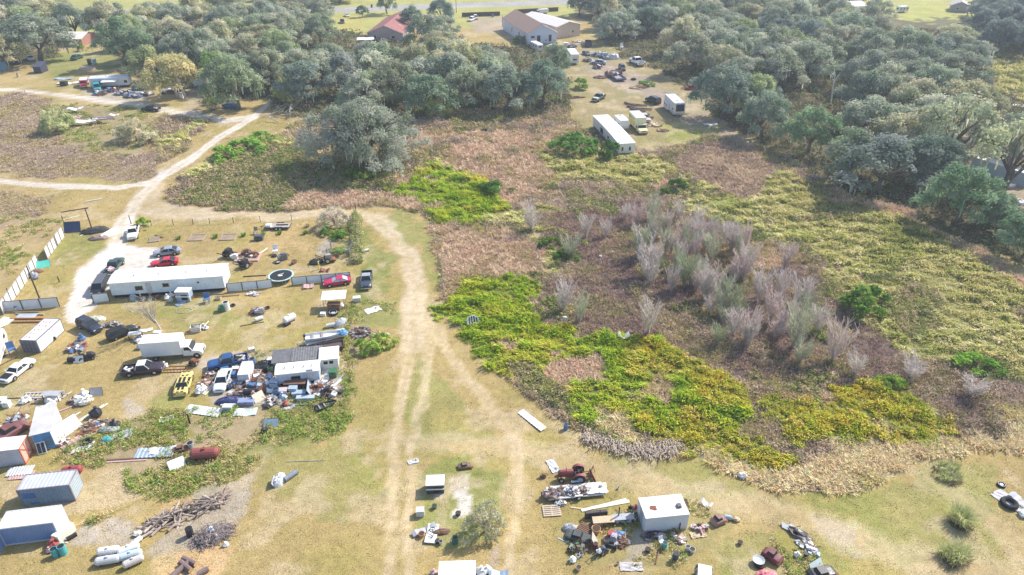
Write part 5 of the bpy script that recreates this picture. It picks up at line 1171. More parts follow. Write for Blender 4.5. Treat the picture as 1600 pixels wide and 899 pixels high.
def j_chair(t, c, r):
    sub_(t, 'seat', c, lambda m: m.box((0, 0, .44), (.52, .5, .04))); sub_(t, 'backrest', c, lambda m: m.box((0, .25, .7), (.5, .04, .5), rx=-.15))
    for a in (-1, 1):
        for b in (-1, 1): sub_(t, 'leg', c, lambda m: m.box((a*.22, b*.2, .21), (.05, .05, .43)))
def j_table(t, c, r):
    sub_(t, 'tabletop', c, lambda m: m.box((0, 0, .74), (1.6, .8, .05)))
    for a in (-1, 1):
        for b in (-1, 1): sub_(t, 'leg', DARKWOOD, lambda m: m.box((a*.72, b*.34, .36), (.07, .07, .72)))
def j_dish(t, c, r): sub_(t, 'bowl', c, lambda m: (m.loft([[(q*math.cos(a), q*math.sin(a), z) for a in np.linspace(0, 2*math.pi, 17)[:-1]] for q, z in ((.1, .25), (.35, .3), (.5, .42), (.48, .44), (.3, .34), (.05, .3))]))); sub_(t, 'pedestal', c, lambda m: m.cyl((0, 0, 0), (0, 0, .27), .22, .12, 10))
def j_frame(t, c, r):
    def f(m):
        for s in (-1, 1): m.box((0, s*.5, .09), (1.5, .1, .18)); m.box((s*.7, 0, .09), (.1, .9, .18))
    sub_(t, 'timber_edge', c, f); sub_(t, 'soil', P(.3, .22, .15, .95, 0, .3, 4), lambda m: m.box((0, 0, .05), (1.3, .9, .08)))
def j_ladder(t, c, r):
    sub_(t, 'rail', c, lambda m: [m.box((0, s*.22, .08), (2, .06, .08)) for s in (-1, 1)]); sub_(t, 'rung', c, lambda m: [m.cyl((-.9+k*.2, -.2, .08), (-.9+k*.2, .2, .08), .022, n=5) for k in range(10)])
def j_pipe(t, c, r): sub_(t, 'tube', c, lambda m: (m.cyl((-1, 0, .13), (1, 0, .13), .12, n=10), m.torus((.97, 0, .13), .125, .02, 'x', 12, 5))); sub_(t, 'opening', BLACK, lambda m: m.cyl((1, 0, .13), (1.003, 0, .13), .105, n=10))
def j_boat(t, c, r):
    def f(m):
        rings = []
        for x, w, zk, zt in ((-2.4, .85, .05, .75), (-1, .95, .02, .74), (.6, .88, .02, .78), (1.7, .55, .14, .86), (2.4, .04, .5, .95)):
            rings.append([(x, -w, zt), (x, -w*.75, zk+.2), (x, 0, zk), (x, w*.75, zk+.2), (x, w, zt), (x, w*.9, zt+.02), (x, w*.8, zt-.35), (x, -w*.8, zt-.35), (x, -w*.9, zt+.02)])
        m.loft(rings)
    sub_(t, 'hull', c, f); sub_(t, 'bench_seat', GREYWOOD, lambda m: [m.box((x, 0, .62), (.3, 1.5, .05)) for x in (-1.5, -.3)]); sub_(t, 'motor', BLACK, lambda m: (m.box((-2.5, 0, .95), (.28, .3, .4)), m.box((-2.55, 0, .5), (.14, .12, .6))))
def j_rock(t, c, r): sub_(t, 'lump', c, lambda m: m.sphere((0, 0, .2), (.5, .4, .3), 8, 5, .25, r))
def j_sheet(t, c, r):
    def f(m):
        n = 8; V = []
        for i in range(n+1):
            for j in range(n+1): V.append((-1+2*i/n+r.uniform(-.05, .05), -.6+1.2*j/n+r.uniform(-.05, .05), .04+.12*r.random()))
        m.add(V, [(i*(n+1)+j, (i+1)*(n+1)+j, (i+1)*(n+1)+j+1, i*(n+1)+j+1) for i in range(n) for j in range(n)])
    sub_(t, 'plastic_sheet', c, f); sub_(t, 'weight', P(.4, .38, .36, .9), lambda m: m.sphere((.5, .2, .15), (.18, .16, .12), 7, 4, .2, r))
def j_post(t, c, r): sub_(t, 'post', c, lambda m: (m.box((0, 0, .5), (.12, .12, 1.0)), m.box((0, 0, 1.02), (.14, .14, .04))))
def j_carbody(t, c, r):
    """rusted vehicle shell without wheels"""
    sub_(t, 'shell', c, lambda m: m.loft([ringx(x, .8*q, .06, .4, z) for x, q, z in ((-1.6, .85, .55), (-1.2, 1, .75), (-.3, 1, .8), (.6, 1, .8), (1.2, .95, .72), (1.6, .8, .5))]))
    sub_(t, 'cabin', BLACK, lambda m: m.box((-.2, 0, .98), (1.3, 1.2, .42), tx=.7, ty=.8)); sub_(t, 'roof', c, lambda m: m.box((-.2, 0, 1.2), (.95, 1.0, .05))); sub_(t, 'torn_panel', RUSTM, lambda m: m.slab([(.9, -.8, .6), (1.7, -.9, .3), (1.7, -.5, .5), (1, -.3, .8)], .03))
def j_doghouse(t, c, r):
    sub_(t, 'shell', c, lambda m: m.box((0, 0, .45), (1.5, 1.0, .9))); sub_(t, 'roof', WHITE, lambda m: (m.box((0, 0, .93), (1.6, 1.1, .07)), m.box((0, -.53, .5), (1.55, .06, .1)))); sub_(t, 'opening', BLACK, lambda m: m.box((.2, -.505, .4), (.7, .03, .5)))
def j_cooler(t, c, r): sub_(t, 'chest', c, lambda m: m.box((0, 0, .2), (.6, .38, .38), tx=1.06, ty=1.06)); sub_(t, 'lid', WHITE, lambda m: m.box((0, 0, .42), (.66, .43, .07)))
JK = {k[2:]: v for k, v in list(globals().items()) if k.startswith('j_')}
NAMES = dict(drum=('oil_drum', 'barrel'), drumlie=('oil_drum', 'barrel'), tyre=('old_tyre', 'tyre'), bucket=('bucket', 'bucket'), tub=('plant_tub', 'tub'), bin=('wheeled_bin', 'bin'), cabinet=('washing_machine', 'appliance'), fridge=('old_fridge', 'appliance'), crate=('crate_of_scrap', 'crate'), box=('storage_box', 'box'), board=('loose_sheet', 'sheet'), corr=('ribbed_metal_sheet', 'metal sheet'), leanboard=('leaning_panel', 'panel'), pallet=('pallet', 'pallet'), plank=('plank', 'plank'), beam=('pole', 'pole'), tank=('gas_tank', 'tank'), tarp=('tarpaulin_bundle', 'tarp'), bag=('rubbish_bag', 'bag'), heap=('scrap_heap', 'scrap heap'), mower=('ride_on_mower', 'mower'), engine=('engine', 'engine'), machine=('garden_tiller', 'machine'), chair=('chair', 'chair'), table=('table', 'table'), dish=('basin', 'basin'), frame=('timber_frame', 'garden frame'), ladder=('ladder', 'ladder'), pipe=('pipe', 'pipe'), boat=('small_boat', 'boat'), rock=('lump', 'rubble'), sheet=('plastic_sheet', 'sheet'), post=('post', 'post'), carbody=('car_wreck', 'wreck'), doghouse=('kennel', 'kennel'), cooler=('cool_box', 'box'))
def J(kind, px, py, deg, s, col, label, name=None, cat=None, z=0.0, group=None):
    if isinstance(s, (int, float)): s = (s, s, s)
    nm, ct = NAMES[kind]; p = G(px, py, z); t = thing(name or nm, label, cat or ct, p, R_(deg), group); t.scale = s
    c = [m_(q) for q in col] if isinstance(col, list) else (m_(col) if col is not None else None)
    if isinstance(c, list) and kind != 'heap': c = c[0]
    JK[kind](t, c, random.Random(int(px*131+py*7))); return t
# ================================================================== THE PLACE: buildings, containers, vehicles
SHADEW = P(.70, .78, .86, .5, 0, .1, .7); CORRW = P(.72, .70, .67, .55, .0, .12, .6, ((.4, .3, .24), .66, 1.2))  # first one: white metal, bluish shade of its near side put into the colour
# ---- left yard
mobile_home((177, 467), (353, 455), 4.5, 3.0, 'long white single wide mobile home with a flat bright roof in the left yard', SHADEW, P(.80, .78, .74, .5, 0, .08, .4, ((.50, .44, .38), .62, .6)), [('n', 4.6, 1.75, 1.2, .8), ('n', 9.0, 2.0, 1.0, .7), ('n', 14.3, 2.1, .3, .3)], 6.2, pitch=.45)
fence((8, 486), (94, 479), 1.8, 'white sheet metal fence coloured shade-blue left of the driveway, with dark posts', SHADEW, seg=3)
fence((147, 474), (172, 471), 1.7, 'short pale metal gate panel right of the driveway, below the black van', SHADEW, seg=3)
fence((356, 456), (426, 449), 1.6, 'white metal fence coloured shade-blue between the white mobile home and the trampoline', SHADEW, seg=2.6)
fence((457, 445), (548, 437), 1.5, 'white metal fence coloured shade-blue behind the parked red coupe, right of the trampoline', SHADEW, seg=2.6)
fence((90, 384), (101, 370), 2.2, 'short upper run of whitewashed metal fence by the dark blue board', CORRW, GREYWOOD, seg=2)
fence((74, 405), (89, 386), 2.2, 'middle run of whitewashed metal fence above the turquoise canopy', CORRW, GREYWOOD, seg=2)
fence((5, 492), (61, 414), 2.2, 'longest run of whitewashed leaning metal fence on the left yard boundary', CORRW, GREYWOOD, seg=2)
def pole(px, py, H, lab, r=.13, mat=DARKWOOD, arm=False, name='utility_pole', lean=0):
    t = thing(name, lab, 'pole', G(px, py)); mb = MB(); mb.cyl((0, 0, -.2), (lean, 0, H), r, r*.75, 8); mb.build('shaft', mat, t)
    if arm: mb = MB(); mb.box((0, 0, H-.5), (2.0, .12, .12)); mb.build('crossarm', mat, t); mb = MB(); mb.cyl((.22, 0, H-1.5), (.22, 0, H-.8), .16, n=8); mb.build('transformer', STEEL, t)
    else: mb = MB(); mb.cyl((lean, 0, H), (lean, 0, H+.03), r*.8, r*.6, 8); mb.build('cap', BLACK, t)
    return t
pole(62, 467, 6.4, 'tall dark wooden pole by the shade-blue fence left of the driveway')
pole(143, 356, 4.4, 'dark wooden pole standing by the heap of lumber at the gate'); pole(101, 352, 2.2, 'thin dark post behind the dark blue leaning board', .08)
pole(205, 350, 1.9, 'short dark post behind the white pickup at the gate', .10, name='post'); pole(18, 470, 2.4, 'short dark post against the longest whitewashed fence', .10, name='post'); pole(93, 441, 1.1, 'small dark post alone in the driveway gravel', .12, name='post')
pole(557, 336, 2.6, 'dark post at the corner of the yard where the track turns', .10, name='post'); pole(649, 73, 6.5, 'thin utility pole at the corner of the red roofed house', .14); pole(713, 20, 8, 'utility pole beside the far road', .15, arm=True); pole(785, 42, 5, 'dark pole left of the grey house', .14)
for k, (px, py) in enumerate([(237, 353), (271, 352), (302, 351), (328, 350), (365, 349), (407, 347), (456, 345), (515, 343)]):
    t = thing('fence_post', 'dark wire fence post along the far edge of the yard', 'post', G(px, py), 0, 'wire fence posts along the track'); mb = MB(); mb.cyl((0, 0, -.1), (.03, 0, 1.35), .07, .06, 6); mb.build('stake', DARKWOOD, t)
    mb = MB(); mb.cyl((.03, 0, 1.35), (.03, 0, 1.38), .05, .03, 6); mb.build('tip', GREYWOOD, t)
mb = MB(); a, b = G(237, 353), G(515, 343)
for z in (.4, .8, 1.2): mb.cyl(a+Vector((0, 0, z)), b+Vector((0, 0, z)), .012, n=3)
tag(mb.build('fence_wire', STEEL), 'thin strands of wire strung along the posts at the far edge of the yard', 'wire')
RD = paint(.55, .03, .06, .25); SILV = paint(.30, .34, .40, .25); WHT = paint(.80, .80, .78, .3); DKG = paint(.05, .09, .09, .3); BLK = paint(.03, .032, .04, .22); PURP = paint(.055, .04, .06, .35); BLU = paint(.03, .09, .25, .35, ((.05, .03, .02), .66, 2)); YELC = paint(.70, .57, .20, .45)
car('pickup', WHT, (212, 357), (207, 379), 'white pickup with its tailgate to the dirt track at the yard gate', 'pickup', bedload=[BLACK, GREYWOOD])
car('sedan', SILV, (282, 395), (242, 400), 'blue grey sedan parked behind the red one, by the white mobile home')
car('coupe', RD, (279, 411), (237, 417), 'bright red coupe parked right behind the white mobile home')
car('pickup', DKG, (171, 433), (189, 409), 'dark green pickup with a pinkish load, beside the end of the white mobile home', 'pickup', bedload=[P(.6, .4, .42), BLACK, OFFW])
car('van', BLK, (166, 440), (150, 467), 'black van with dark windows at the left end of the white mobile home', 'van', roofcol=P(.10, .11, .13, .4))
car('coupe', paint(.5, .03, .09, .25), (548, 441), (506, 447), 'crimson coupe parked against the shade-blue fence right of the trampoline', glass=P(.5, .5, .55, .2))
car('pickup', paint(.05, .07, .10, .35), (574, 430), (572, 455), 'dark blue truck overgrown at the fence end beside the track', 'pickup', roofcol=P(.35, .36, .40, .4))
car('wagon', paint(.045, .05, .075, .25), (124, 506), (160, 523), 'dark navy sport utility car standing alone in the middle of the left yard')
car('wagon', P(.03, .035, .035, .6), (182, 528), (201, 520), 'stripped black off road car with open top in front of the junk', 'car', roofcol=BLACK, name='off_road_car', k=.9)
car('pickup', PURP, (198, 585), (252, 579), 'dark purple pickup with a white cab roof and its front end stripped', 'pickup', roofcol=P(.68, .66, .66), bedload=[BLACK, OFFW])
car('classic', YELC, (284, 618), (293, 591), 'yellow muscle car with two black stripes', stripes=BLACK)
car('classic', WHT, (45, 571), (12, 597), 'long white classic car with a black hood at the left edge', hoodcol=BLACK, L=5.4)
car('pickup', BLU, (382, 566), (333, 576), 'bright blue old pickup with junk in its bed behind the white box trailer', 'pickup', bedload=[GREYWOOD, OFFW, BLACK])
car('sedan', paint(.66, .70, .70, .3), (354, 586), (344, 613), 'pale silver sedan hemmed in by the junk next to the white box trailer')
boxtruck(WHT, P(.80, .80, .79, .4, 0, .04), (233, 559), (317, 553), 'white box truck with a square cargo box in the middle of the left yard', L=8.4, W=2.3, BH=2.35, nose=1.5)
trailer((457, 356), (414, 357), 'black framed flatbed trailer with two axles by the far wire fence', L=4.9, W=2.0, deck=P(.42, .38, .36, .8, 0, .2, 3)); J('box', 420, 354, 0, (1.1, 1.3, .7), WHITE, 'white box on the front end of the flatbed trailer', z=.62); J('beam', 441, 352, 3, (1.2, 1.2, 1.2), BLACK, 'black rail lying on the flatbed trailer', z=.62)
p = thing('trampoline', 'round trampoline with a black mat and a pale green rim between the two shade-blue fences', 'trampoline', G(440, 437))
mb = MB(); mb.cyl((0, 0, .86), (0, 0, .88), 1.95, n=28); mb.build('jumping_mat', BLACK, p); mb = MB(); mb.torus((0, 0, .89), 2.08, .17, n=32, m=6, sq=.3); mb.build('padding', P(.42, .58, .55, .6), p); mb = MB(); mb.torus((0, 0, .82), 2.14, .05, n=30, m=5); mb.build('frame', STEEL, p)
for k in range(6):
    mb = MB(); a = k*math.pi/3; mb.tube([(2.1*math.cos(a-.12), 2.1*math.sin(a-.12), .85), (2.15*math.cos(a-.1), 2.15*math.sin(a-.1), .03), (2.15*math.cos(a+.1), 2.15*math.sin(a+.1), .03), (2.1*math.cos(a+.12), 2.1*math.sin(a+.12), .85)], .04, 5); mb.build('leg', STEEL, p)
mb = MB(); mb.box((-.1, .3, .92), (1.2, .12, .05), .7); mb.box((.0, -.2, .92), (.7, .4, .08), .3); mb.build('dead_leaves', OFFW, p)
shed((506, 485), (540, 483), 2.2, 2.2, 'open carport with a white ribbed roof over junk, below the crimson coupe', STEEL, P(.82, .82, .80, .5, 0, .06), .15, 'carport', leg=True, cat='carport')
# small containers, campers and sheds on the left edge
t = container((38, 551), (64, 552), 6.0, 'white storage trailer with rows of red letters on its roof', H=2.3, near=P(.17, .18, .22, .6, 0, .1), roof=P(.80, .75, .74, .5, 0, .05), end=P(.80, .79, .78, .5), doors='none', name='storage_trailer', pitch=.6)
RL = P(.45, .08, .14, .6); mb = MB()
rr = random.Random(6)
for i in range(5):
    for k in range(3):
        x = .55+k*.55; y = .8+i*1.05; w = .32
        for s in range(3): mb.box((x+rr.uniform(-.08, .08), y+rr.uniform(-.22, .22), 2.305), (w*rr.uniform(.3, .9), .09, .02), rr.choice((0, 1.57, .6)))
mb.build('red_lettering', RL, t)
mb = MB()
for k in range(1, 4): mb.box((.1+k*.62, -.03, 1.15), (.05, .05, 2.0))
for z in (.75, 1.45): mb.box((1.25, -.03, z), (2.3, .05, .05))
mb.build('door_grid', P(.12, .13, .17, .5), t)
for x in (0.0, 2.55): wheel(t, x, 3.4, .34, .2, STEEL, -1 if x == 0 else 1)
camper((-16, 588), (4, 528), 'white camper with a dark window, cut by the left edge of the yard', L=7.5, H=2.6, wins=2)
J('board', 3, 506, 75, (1.5, 2.2, 1), P(.78, .78, .6, .5), 'pale yellow rigid sheet lying behind the camper at the left edge')
t = shed((60, 706), (89, 699), 5.6, 2.7, 'grey roofed wooden shed with a bright blue end wall', P(.78, .77, .74, .7, 0, .12), P(.55, .53, .52, .6, 0, .16, .5, ((.3, .24, .2), .62, .8)), 0, 'garden_shed', rib=False); 
w0 = [c for c in t.children if c.name.startswith('wall')][0]; L_ = (G(89, 699)-G(60, 706)).length
mb = MB(); mb.box((L_/2, -.02, 1.35), (L_-.1, .04, 2.5)); o = mb.build('blue_end_wall', P(.07, .28, .62, .5, 0, .2, .8, ((.5, .55, .6), .63, 1.5)), t)
mb = MB(); mb.box((L_*.72, -.06, 1.2), (.9, .05, 1.3)); mb.build('door', P(.12, .2, .32, .6), t)
mb = MB(); mb.slab([(.1, -.7, .05), (1.1, -.7, .05), (1.1, -.1, 1.5), (.1, -.1, 1.5)], .05); mb.m = 1; mb.slab([(.2, -.68, .2), (.55, -.68, .2), (.55, -.14, 1.4), (.2, -.14, 1.4)], .09); mb.slab([(.66, -.68, .2), (1.0, -.68, .2), (1.0, -.14, 1.4), (.66, -.14, 1.4)], .09); mb.build('window_sash', [WHITE, GLASS], t)
t = thing('shipping_container', 'white roofed container with an orange red framed end, cut by the left edge', 'container', G(-30, 734), yaw_of(G(-30, 734), G(31, 727)))
mb = MB(); mb.corr((0, 0, .1), (1, 0, 0), 5.0, (0, 0, 1), 2.4, (0, -1, 0), .3, .03); mb.build('side_wall', P(.45, .47, .55, .5, 0, .12, .7, ((.3, .2, .15), .66, 2)), t)
mb = MB(); mb.corr((5.0, 2.4, .1), (-1, 0, 0), 5.0, (0, 0, 1), 2.4, (0, 1, 0), .3, .03); mb.build('side_wall', OFFW, t)
mb = MB(); mb.slab([(-.02, -.02, 2.52), (5.05, -.02, 2.52), (5.05, 2.44, 2.52), (-.02, 2.44, 2.52)], .07); mb.build('roof', P(.78, .77, .74, .5, 0, .06), t)
mb = MB(); mb.box((5.0, 1.2, 1.3), (.06, 2.3, 2.3)); mb.build('end_wall', P(.72, .42, .33, .6, 0, .1, 1, ((.75, .65, .55), .55, 1.2)), t)
mb = MB(); RO = P(.60, .16, .09, .5)
for y in (.06, 2.36): mb.box((5.04, y, 1.3), (.12, .14, 2.5))
for z in (.1, 2.5): mb.box((5.04, 1.2, z), (.12, 2.4, .13))
mb.tube([(5.08, .1, 2.4), (5.08, 2.3, .2)], .05, 5); mb.box((5.04, 1.2, 1.3), (.1, .1, 2.3)); mb.build('end_frame', RO, t)
GBLUE = P(.20, .29, .38, .5, 0, .16, .7, ((.25, .12, .08), .70, 1.5)); 
container((37, 792), (119, 783), 2.5, 'grey blue rusting shipping container with a red corner, second from the bottom left', near=GBLUE, roof=P(.50, .53, .56, .5, 0, .1, .6, ((.35, .28, .25), .66, 1.0)), end=P(.42, .50, .54, .5, 0, .1), frame=P(.30, .24, .26, .6, 0, .3), doors='none', patch=(P(.04, .16, .42, .4), [(1.0, 1.55, 1.35, .75), (1.3, .35, .8, .2)]))
container((8, 853), (95, 842), 2.5, 'white topped shipping container with a blue side and faded red letters on its roof', near=P(.17, .27, .50, .45, 0, .1), roof=P(.82, .79, .77, .5, 0, .04, .6, ((.5, .2, .22), .70, 1.1)), end=P(.72, .73, .72, .5), frame=P(.62, .64, .66, .5), doors='none', opendoor=True)
J('fridge', 102, 838, 74, (1.25, 1.3, 1.5), P(.80, .77, .64, .4), 'cream coloured flat topped chest standing at the end of the blue sided container', 'chest_freezer', 'chest')
J('box', 113, 841, 50, (1.1, .5, .6), BLACK, 'flat black case lying beside the cream chest')
# junk compound in the left yard
container((374, 601), (391, 600), 3.2, 'square white box trailer in the junk, right of the silver sedan', H=1.7, near=P(.66, .68, .72, .5), roof=P(.84, .83, .80, .5, 0, .05), end=P(.8, .8, .78, .5), doors='none', name='box_trailer', pitch=.6)
mobile_home((435, 606), (501, 599), 2.4, 2.3, 'white roofed old camper shell in the middle of the junk compound', P(.50, .56, .66, .6, 0, .2, 1), P(.86, .85, .80, .5, 0, .08, .7, ((.45, .4, .3), .68, 1)), [('n', 2.6, 1.5, 1.2, .5)], 4.6)  # wall colour carries the bluish shade of the front face
shed((429, 581), (458, 578), 2.4, 1.9, 'left half of the lean to with charcoal roofing behind the camper shell', GREYWOOD, P(.15, .15, .16, .8, 0, .3, 2), .35, 'lean_to', rib=False)
shed((459, 579), (502, 575), 2.6, 2.0, 'right half of the lean to with charcoal roofing behind the camper shell', GREYWOOD, P(.17, .17, .18, .8, 0, .35, 2), .3, 'lean_to', rib=True)
t = shed((503, 580), (530, 577), 2.6, 2.1, 'white roofed hut with two square openings at the right end of the junk compound', OFFW, P(.85, .84, .80, .5, 0, .05), .1, 'hut', rib=False, wins=((.7, 1.4, .6, .5), (1.5, 1.4, .55, .5)))
trailer((541, 524), (478, 540), 'white framed boat trailer with a stripped white hull and a blue cover', L=6.2, W=2.0, deck=P(.66, .67, .70, .5, 0, .2, 2), col=P(.75, .75, .76, .5), zf=.75, axles=1, name='boat_trailer', tongue=1.5)
J('boat', 508, 528, 194-180, (1.2, .9, .9), P(.74, .75, .76, .4), 'stripped white boat hull resting on the white framed trailer', z=.80); J('tarp', 535, 521, 15, (.8, .9, .7), P(.12, .30, .50, .5), 'blue cover bunched on the end of the white boat', z=1.2)
trailer((537, 543), (495, 550), 'dark brown flat trailer just below the white boat trailer', L=4.2, W=1.7, deck=P(.12, .09, .09, .8), side=.3, sidecol=P(.2, .12, .1, .8))
J('boat', 510, 636, 32, (.62, .62, .62), P(.05, .055, .06, .4), 'small dark upturned hull at the lower right corner of the junk compound', 'upturned_boat')
# ---- the red tractor and the white shed in the foreground
t = thing('red_tractor', 'old red farm tractor with big rear wheels and a blade behind', 'tractor', G(894, 748), math.pi+.02); TR = paint(.27, .065, .07, .6, ((.17, .07, .045), .52, 3))
mb = MB(); mb.loft([[(x, y*w, z) for y, z in ((-1, .62), (-1, h-.12), (-.6, h), (.6, h), (1, h-.12), (1, .62))] for x, w, h in ((-.1, .3, 1.42), (.9, .29, 1.40), (1.5, .26, 1.32), (1.62, .22, 1.2))]); mb.build('hood', TR, t)
mb = MB(); mb.box((.45, 0, .62), (2.2, .36, .3)); mb.box((-.7, 0, .75), (.9, .5, .45)); mb.cyl((-.8, -.75, .68), (-.8, .75, .68), .12); mb.box((1.35, 0, .42), (.16, 1.2, .12)); mb.build('chassis', BLACK, t)
mb = MB(); mb.box((-.85, 0, 1.2), (.45, .48, .1)); mb.box((-1.08, 0, 1.38), (.08, .46, .3)); mb.build('seat', BLACK, t)
mb = MB(); mb.cyl((-.15, 0, 1.35), (-.42, 0, 1.62), .025); mb.torus((-.43, 0, 1.63), .2, .022, n=14, m=4); mb.build('steering_wheel', BLACK, t)
mb = MB(); mb.cyl((.75, .12, 1.38), (.75, .12, 2.0), .035); mb.build('exhaust', RUSTM, t)
mb = MB(); mb.box((1.65, 0, .95), (.06, .42, .55)); mb.build('grille', RUSTM, t)
for s in (-1, 1):
    wheel(t, -.8, s*.82, .70, .36, P(.25, .32, .40, .5), s); wheel(t, 1.35, s*.66, .36, .2, P(.45, .42, .40, .6), s)
    mb = MB(); mb.loft([[(-.8+q*math.cos(a), s*.62, .7+q*math.sin(a)), (-.8+q*math.cos(a), s*.98, .7+q*math.sin(a)), (-.8+(q+.03)*math.cos(a), s*.98, .7+(q+.03)*math.sin(a)), (-.8+(q+.03)*math.cos(a), s*.62, .7+(q+.03)*math.sin(a))] for q, a in [(.76, an) for an in np.linspace(.25, 2.6, 9)]]); mb.build('mudguard', TR, t)
mb = MB(); mb.tube([(-1.2, -.3, .7), (-1.9, -.25, .55), (-2.35, -.1, .5)], .05, 5); mb.tube([(-1.2, .3, .7), (-1.9, .25, .55), (-2.35, .1, .5)], .05, 5); mb.tube([(-1.1, 0, 1.1), (-2.2, 0, 1.2)], .05, 5); mb.box((-2.25, 0, .9), (.1, .6, .9)); mb.build('linkage', RUSTM, t)
mb = MB(); mb.slab([(-2.2, -1.1, .06), (-2.7, 1.0, .06), (-2.75, 1.0, .55), (-2.25, -1.1, .55)], .06); mb.tube([(-2.3, -.6, .5), (-2.5, -.5, 1.55), (-2.6, .4, 1.5)], .06, 5); mb.build('rear_blade', RUSTM, t)
t = shed((1006, 834), (1073, 827), 2.9, 2.3, 'white topped shed with rust and a black vent on its roof', P(.58, .62, .68, .5, 0, .08, .6), P(.74, .71, .67, .5, 0, .1, .7, ((.45, .36, .3), .62, 1.2)), 0, 'storage_shed', rib=False, over=.03)
mb = MB(); mb.box((4.1, 1.2, 2.5), (.5, .55, .35), tx=.85, ty=.85); mb.build('roof_vent', P(.12, .11, .12), t)
mb = MB(); mb.sphere((1.2, 1.3, 2.41), (.42, .36, .035), 9, 4, .3, random.Random(3)); mb.build('rust_patch', RUSTM, t)
mb = MB(); mb.box((-.02, 1.4, 1.1), (.05, 1.0, 2.0)); mb.build('side_door', P(.3, .34, .42, .5), t)
mb = MB(); mb.box((4.0, -.05, .6), (.12, .08, 1.1)); mb.build('prop_post', BLACK, t)
shed((686, 935), (743, 933), 3.0, 1.6, 'flat white roof of a low shed cut by the bottom edge', P(.7, .7, .68, .6), P(.82, .82, .80, .5, 0, .05), 0, 'low_shed', rib=False, over=.05)
# ---- back lot
mobile_home((966, 244), (990.7, 242.4), 24.0, 3.2, 'long white mobile home with its narrow end to the wet field', P(.66, .68, .70, .5, 0, .06), P(.78, .77, .75, .5, 0, .06, .4), [('n', .95, 1.8, .5, 1.0), ('n', 2.9, 1.8, .5, 1.0), ('l', 4, 1.8, 1.2, .8), ('l', 9, 1.8, 1.2, .8), ('l', 15, 1.8, 2.4, 1.4)], L=4.2)
boxtruck(paint(.80, .75, .42, .35), P(.80, .77, .52, .4, 0, .05), (985, 190), (1010, 216), 'pale yellow box truck with yellow writing on its side next to the white mobile home', L=9.6, W=2.9, BH=2.9, nose=1.8, stripe=[P(.75, .62, .08, .5), P(.12, .14, .12, .5)])
camper((962, 194), (978, 209), 'small white box trailer squeezed between the white mobile home and the yellow truck', L=5.8, W=2.5, H=3.0, wins=2, name='cargo_trailer', vents=1)
camper((1042, 164), (1064, 186), 'white motor home with slide out and dark roof fittings in the back lot', L=11, W=3.0, H=3.7, slide=(-3.5, .5, -1), motor=True, vents=2, name='motor_home')
camper((902, 108), (887, 86), 'white camper trailer with a grey stripe beside the oak in the back lot', L=10.5, W=3.0, H=3.7, name='travel_trailer', vents=1)
camper((850, 84), (826, 72), 'white camper roof half hidden behind the oak under the grey house', L=8, H=2.6, name='travel_trailer', vents=1)
car('wagon', BLK, (1032, 166), (1008, 156), 'black sport utility car parked behind the motor home', k=1.25)
car('pickup', paint(.05, .10, .09, .4), (946, 150), (924, 163), 'dark green pickup with a white hood in the open back lot', 'pickup', hoodcol=P(.62, .58, .55), k=1.15, bedload=[OFFW, P(.5, .3, .28), BLACK])
car('sedan', paint(.55, .48, .46, .4), (998, 180), (1016, 196), 'dusty pinkish sedan behind the yellow truck', k=1.2)
car('pickup', WHT, (1009, 108), (981, 94), 'white flatbed tow truck along the wood edge', 'tow truck', k=1.55, bedcol=P(.2, .2, .22)); 
car('wagon', P(.06, .07, .09, .4), (967, 104), (977, 115), 'dark grey car behind the old flat boat in the back lot', k=1.05)
car('sedan', P(.45, .48, .54, .3), (942, 86), (948, 95), 'silver car with a raised hood among the wrecks in the back lot', hoodopen=True, k=1.25)
car('sedan', P(.36, .39, .45, .3), (943, 101), (927, 100), 'silver wreck below the car with the raised hood', k=1.2)
car('sedan', P(.12, .14, .2, .3), (912, 84), (920, 88), 'dark blue wreck right of the white camper')
trailer((921, 79), (917, 66), 'dark dump trailer with high sides below the tan metal building', L=5.5, W=2.4, deck=BLACK, side=1.4, sidecol=P(.05, .06, .08, .5), name='dump_trailer')
trailer((950, 113), (975, 131), 'old grey flat barge of a trailer loaded with rusty scrap', L=11, W=3.6, deck=P(.28, .28, .32, .8, 0, .3, 1), side=.6, sidecol=P(.22, .22, .26, .7), name='flat_trailer')
gable_house((825, 72), (869, 69), 36, 4.9, 3.3, P(.66, .68, .77, .7, 0, .05), P(.34, .22, .17, .8, 0, .12, .8), 'grey walled house with a brown gabled roof and white window frames', wins=(('n', 4.6, 2.6, 1.5, 2.6), ('n', 9.6, 2.6, 1.3, 2.6), ('n', 2.0, 3.4, 1.6, .9), ('l', 4, 2.6, 1.4, 1.8), ('l', 12, 2.6, 1.4, 1.8), ('l', 22, 2.6, 1.4, 1.8)))
gable_house((870, 61), (906, 56), 28, 4.9, 1.6, P(.64, .52, .44, .7, 0, .05), P(.72, .68, .62, .5, 0, .05), 'tan metal workshop with a pale low gabled roof behind the grey house', name='workshop', cat='building', wins=(('n', 8.4, 2.2, .8, .9),), trim=P(.7, .66, .6))
gable_house((575, 64), (630, 65), 36, 3.2, 3.0, P(.55, .42, .38, .8), P(.30, .11, .10, .7, 0, .2, .5, ((.6, .55, .5), .64, .35)), 'red roofed house with pale worn patches on its roof', wins=(('n', 3, 1.7, 1.4, 1.1), ('n', 11, 1.7, 1.4, 1.1)))
J('board', 571, 61, 10, (3.5, 5, 1), WHITE, 'white awning sheet at the corner of the red roofed house', z=2.2)
gable_house((100, 73), (130, 73), 12, 3.0, 1.6, P(.40, .20, .14, .8, 0, .1), P(.74, .70, .64, .6, 0, .08), 'little house with a pale roof and a pink end wall among the far left oaks', axis='x', wins=(('n', 2, 1.5, 1.0, 1.0),))
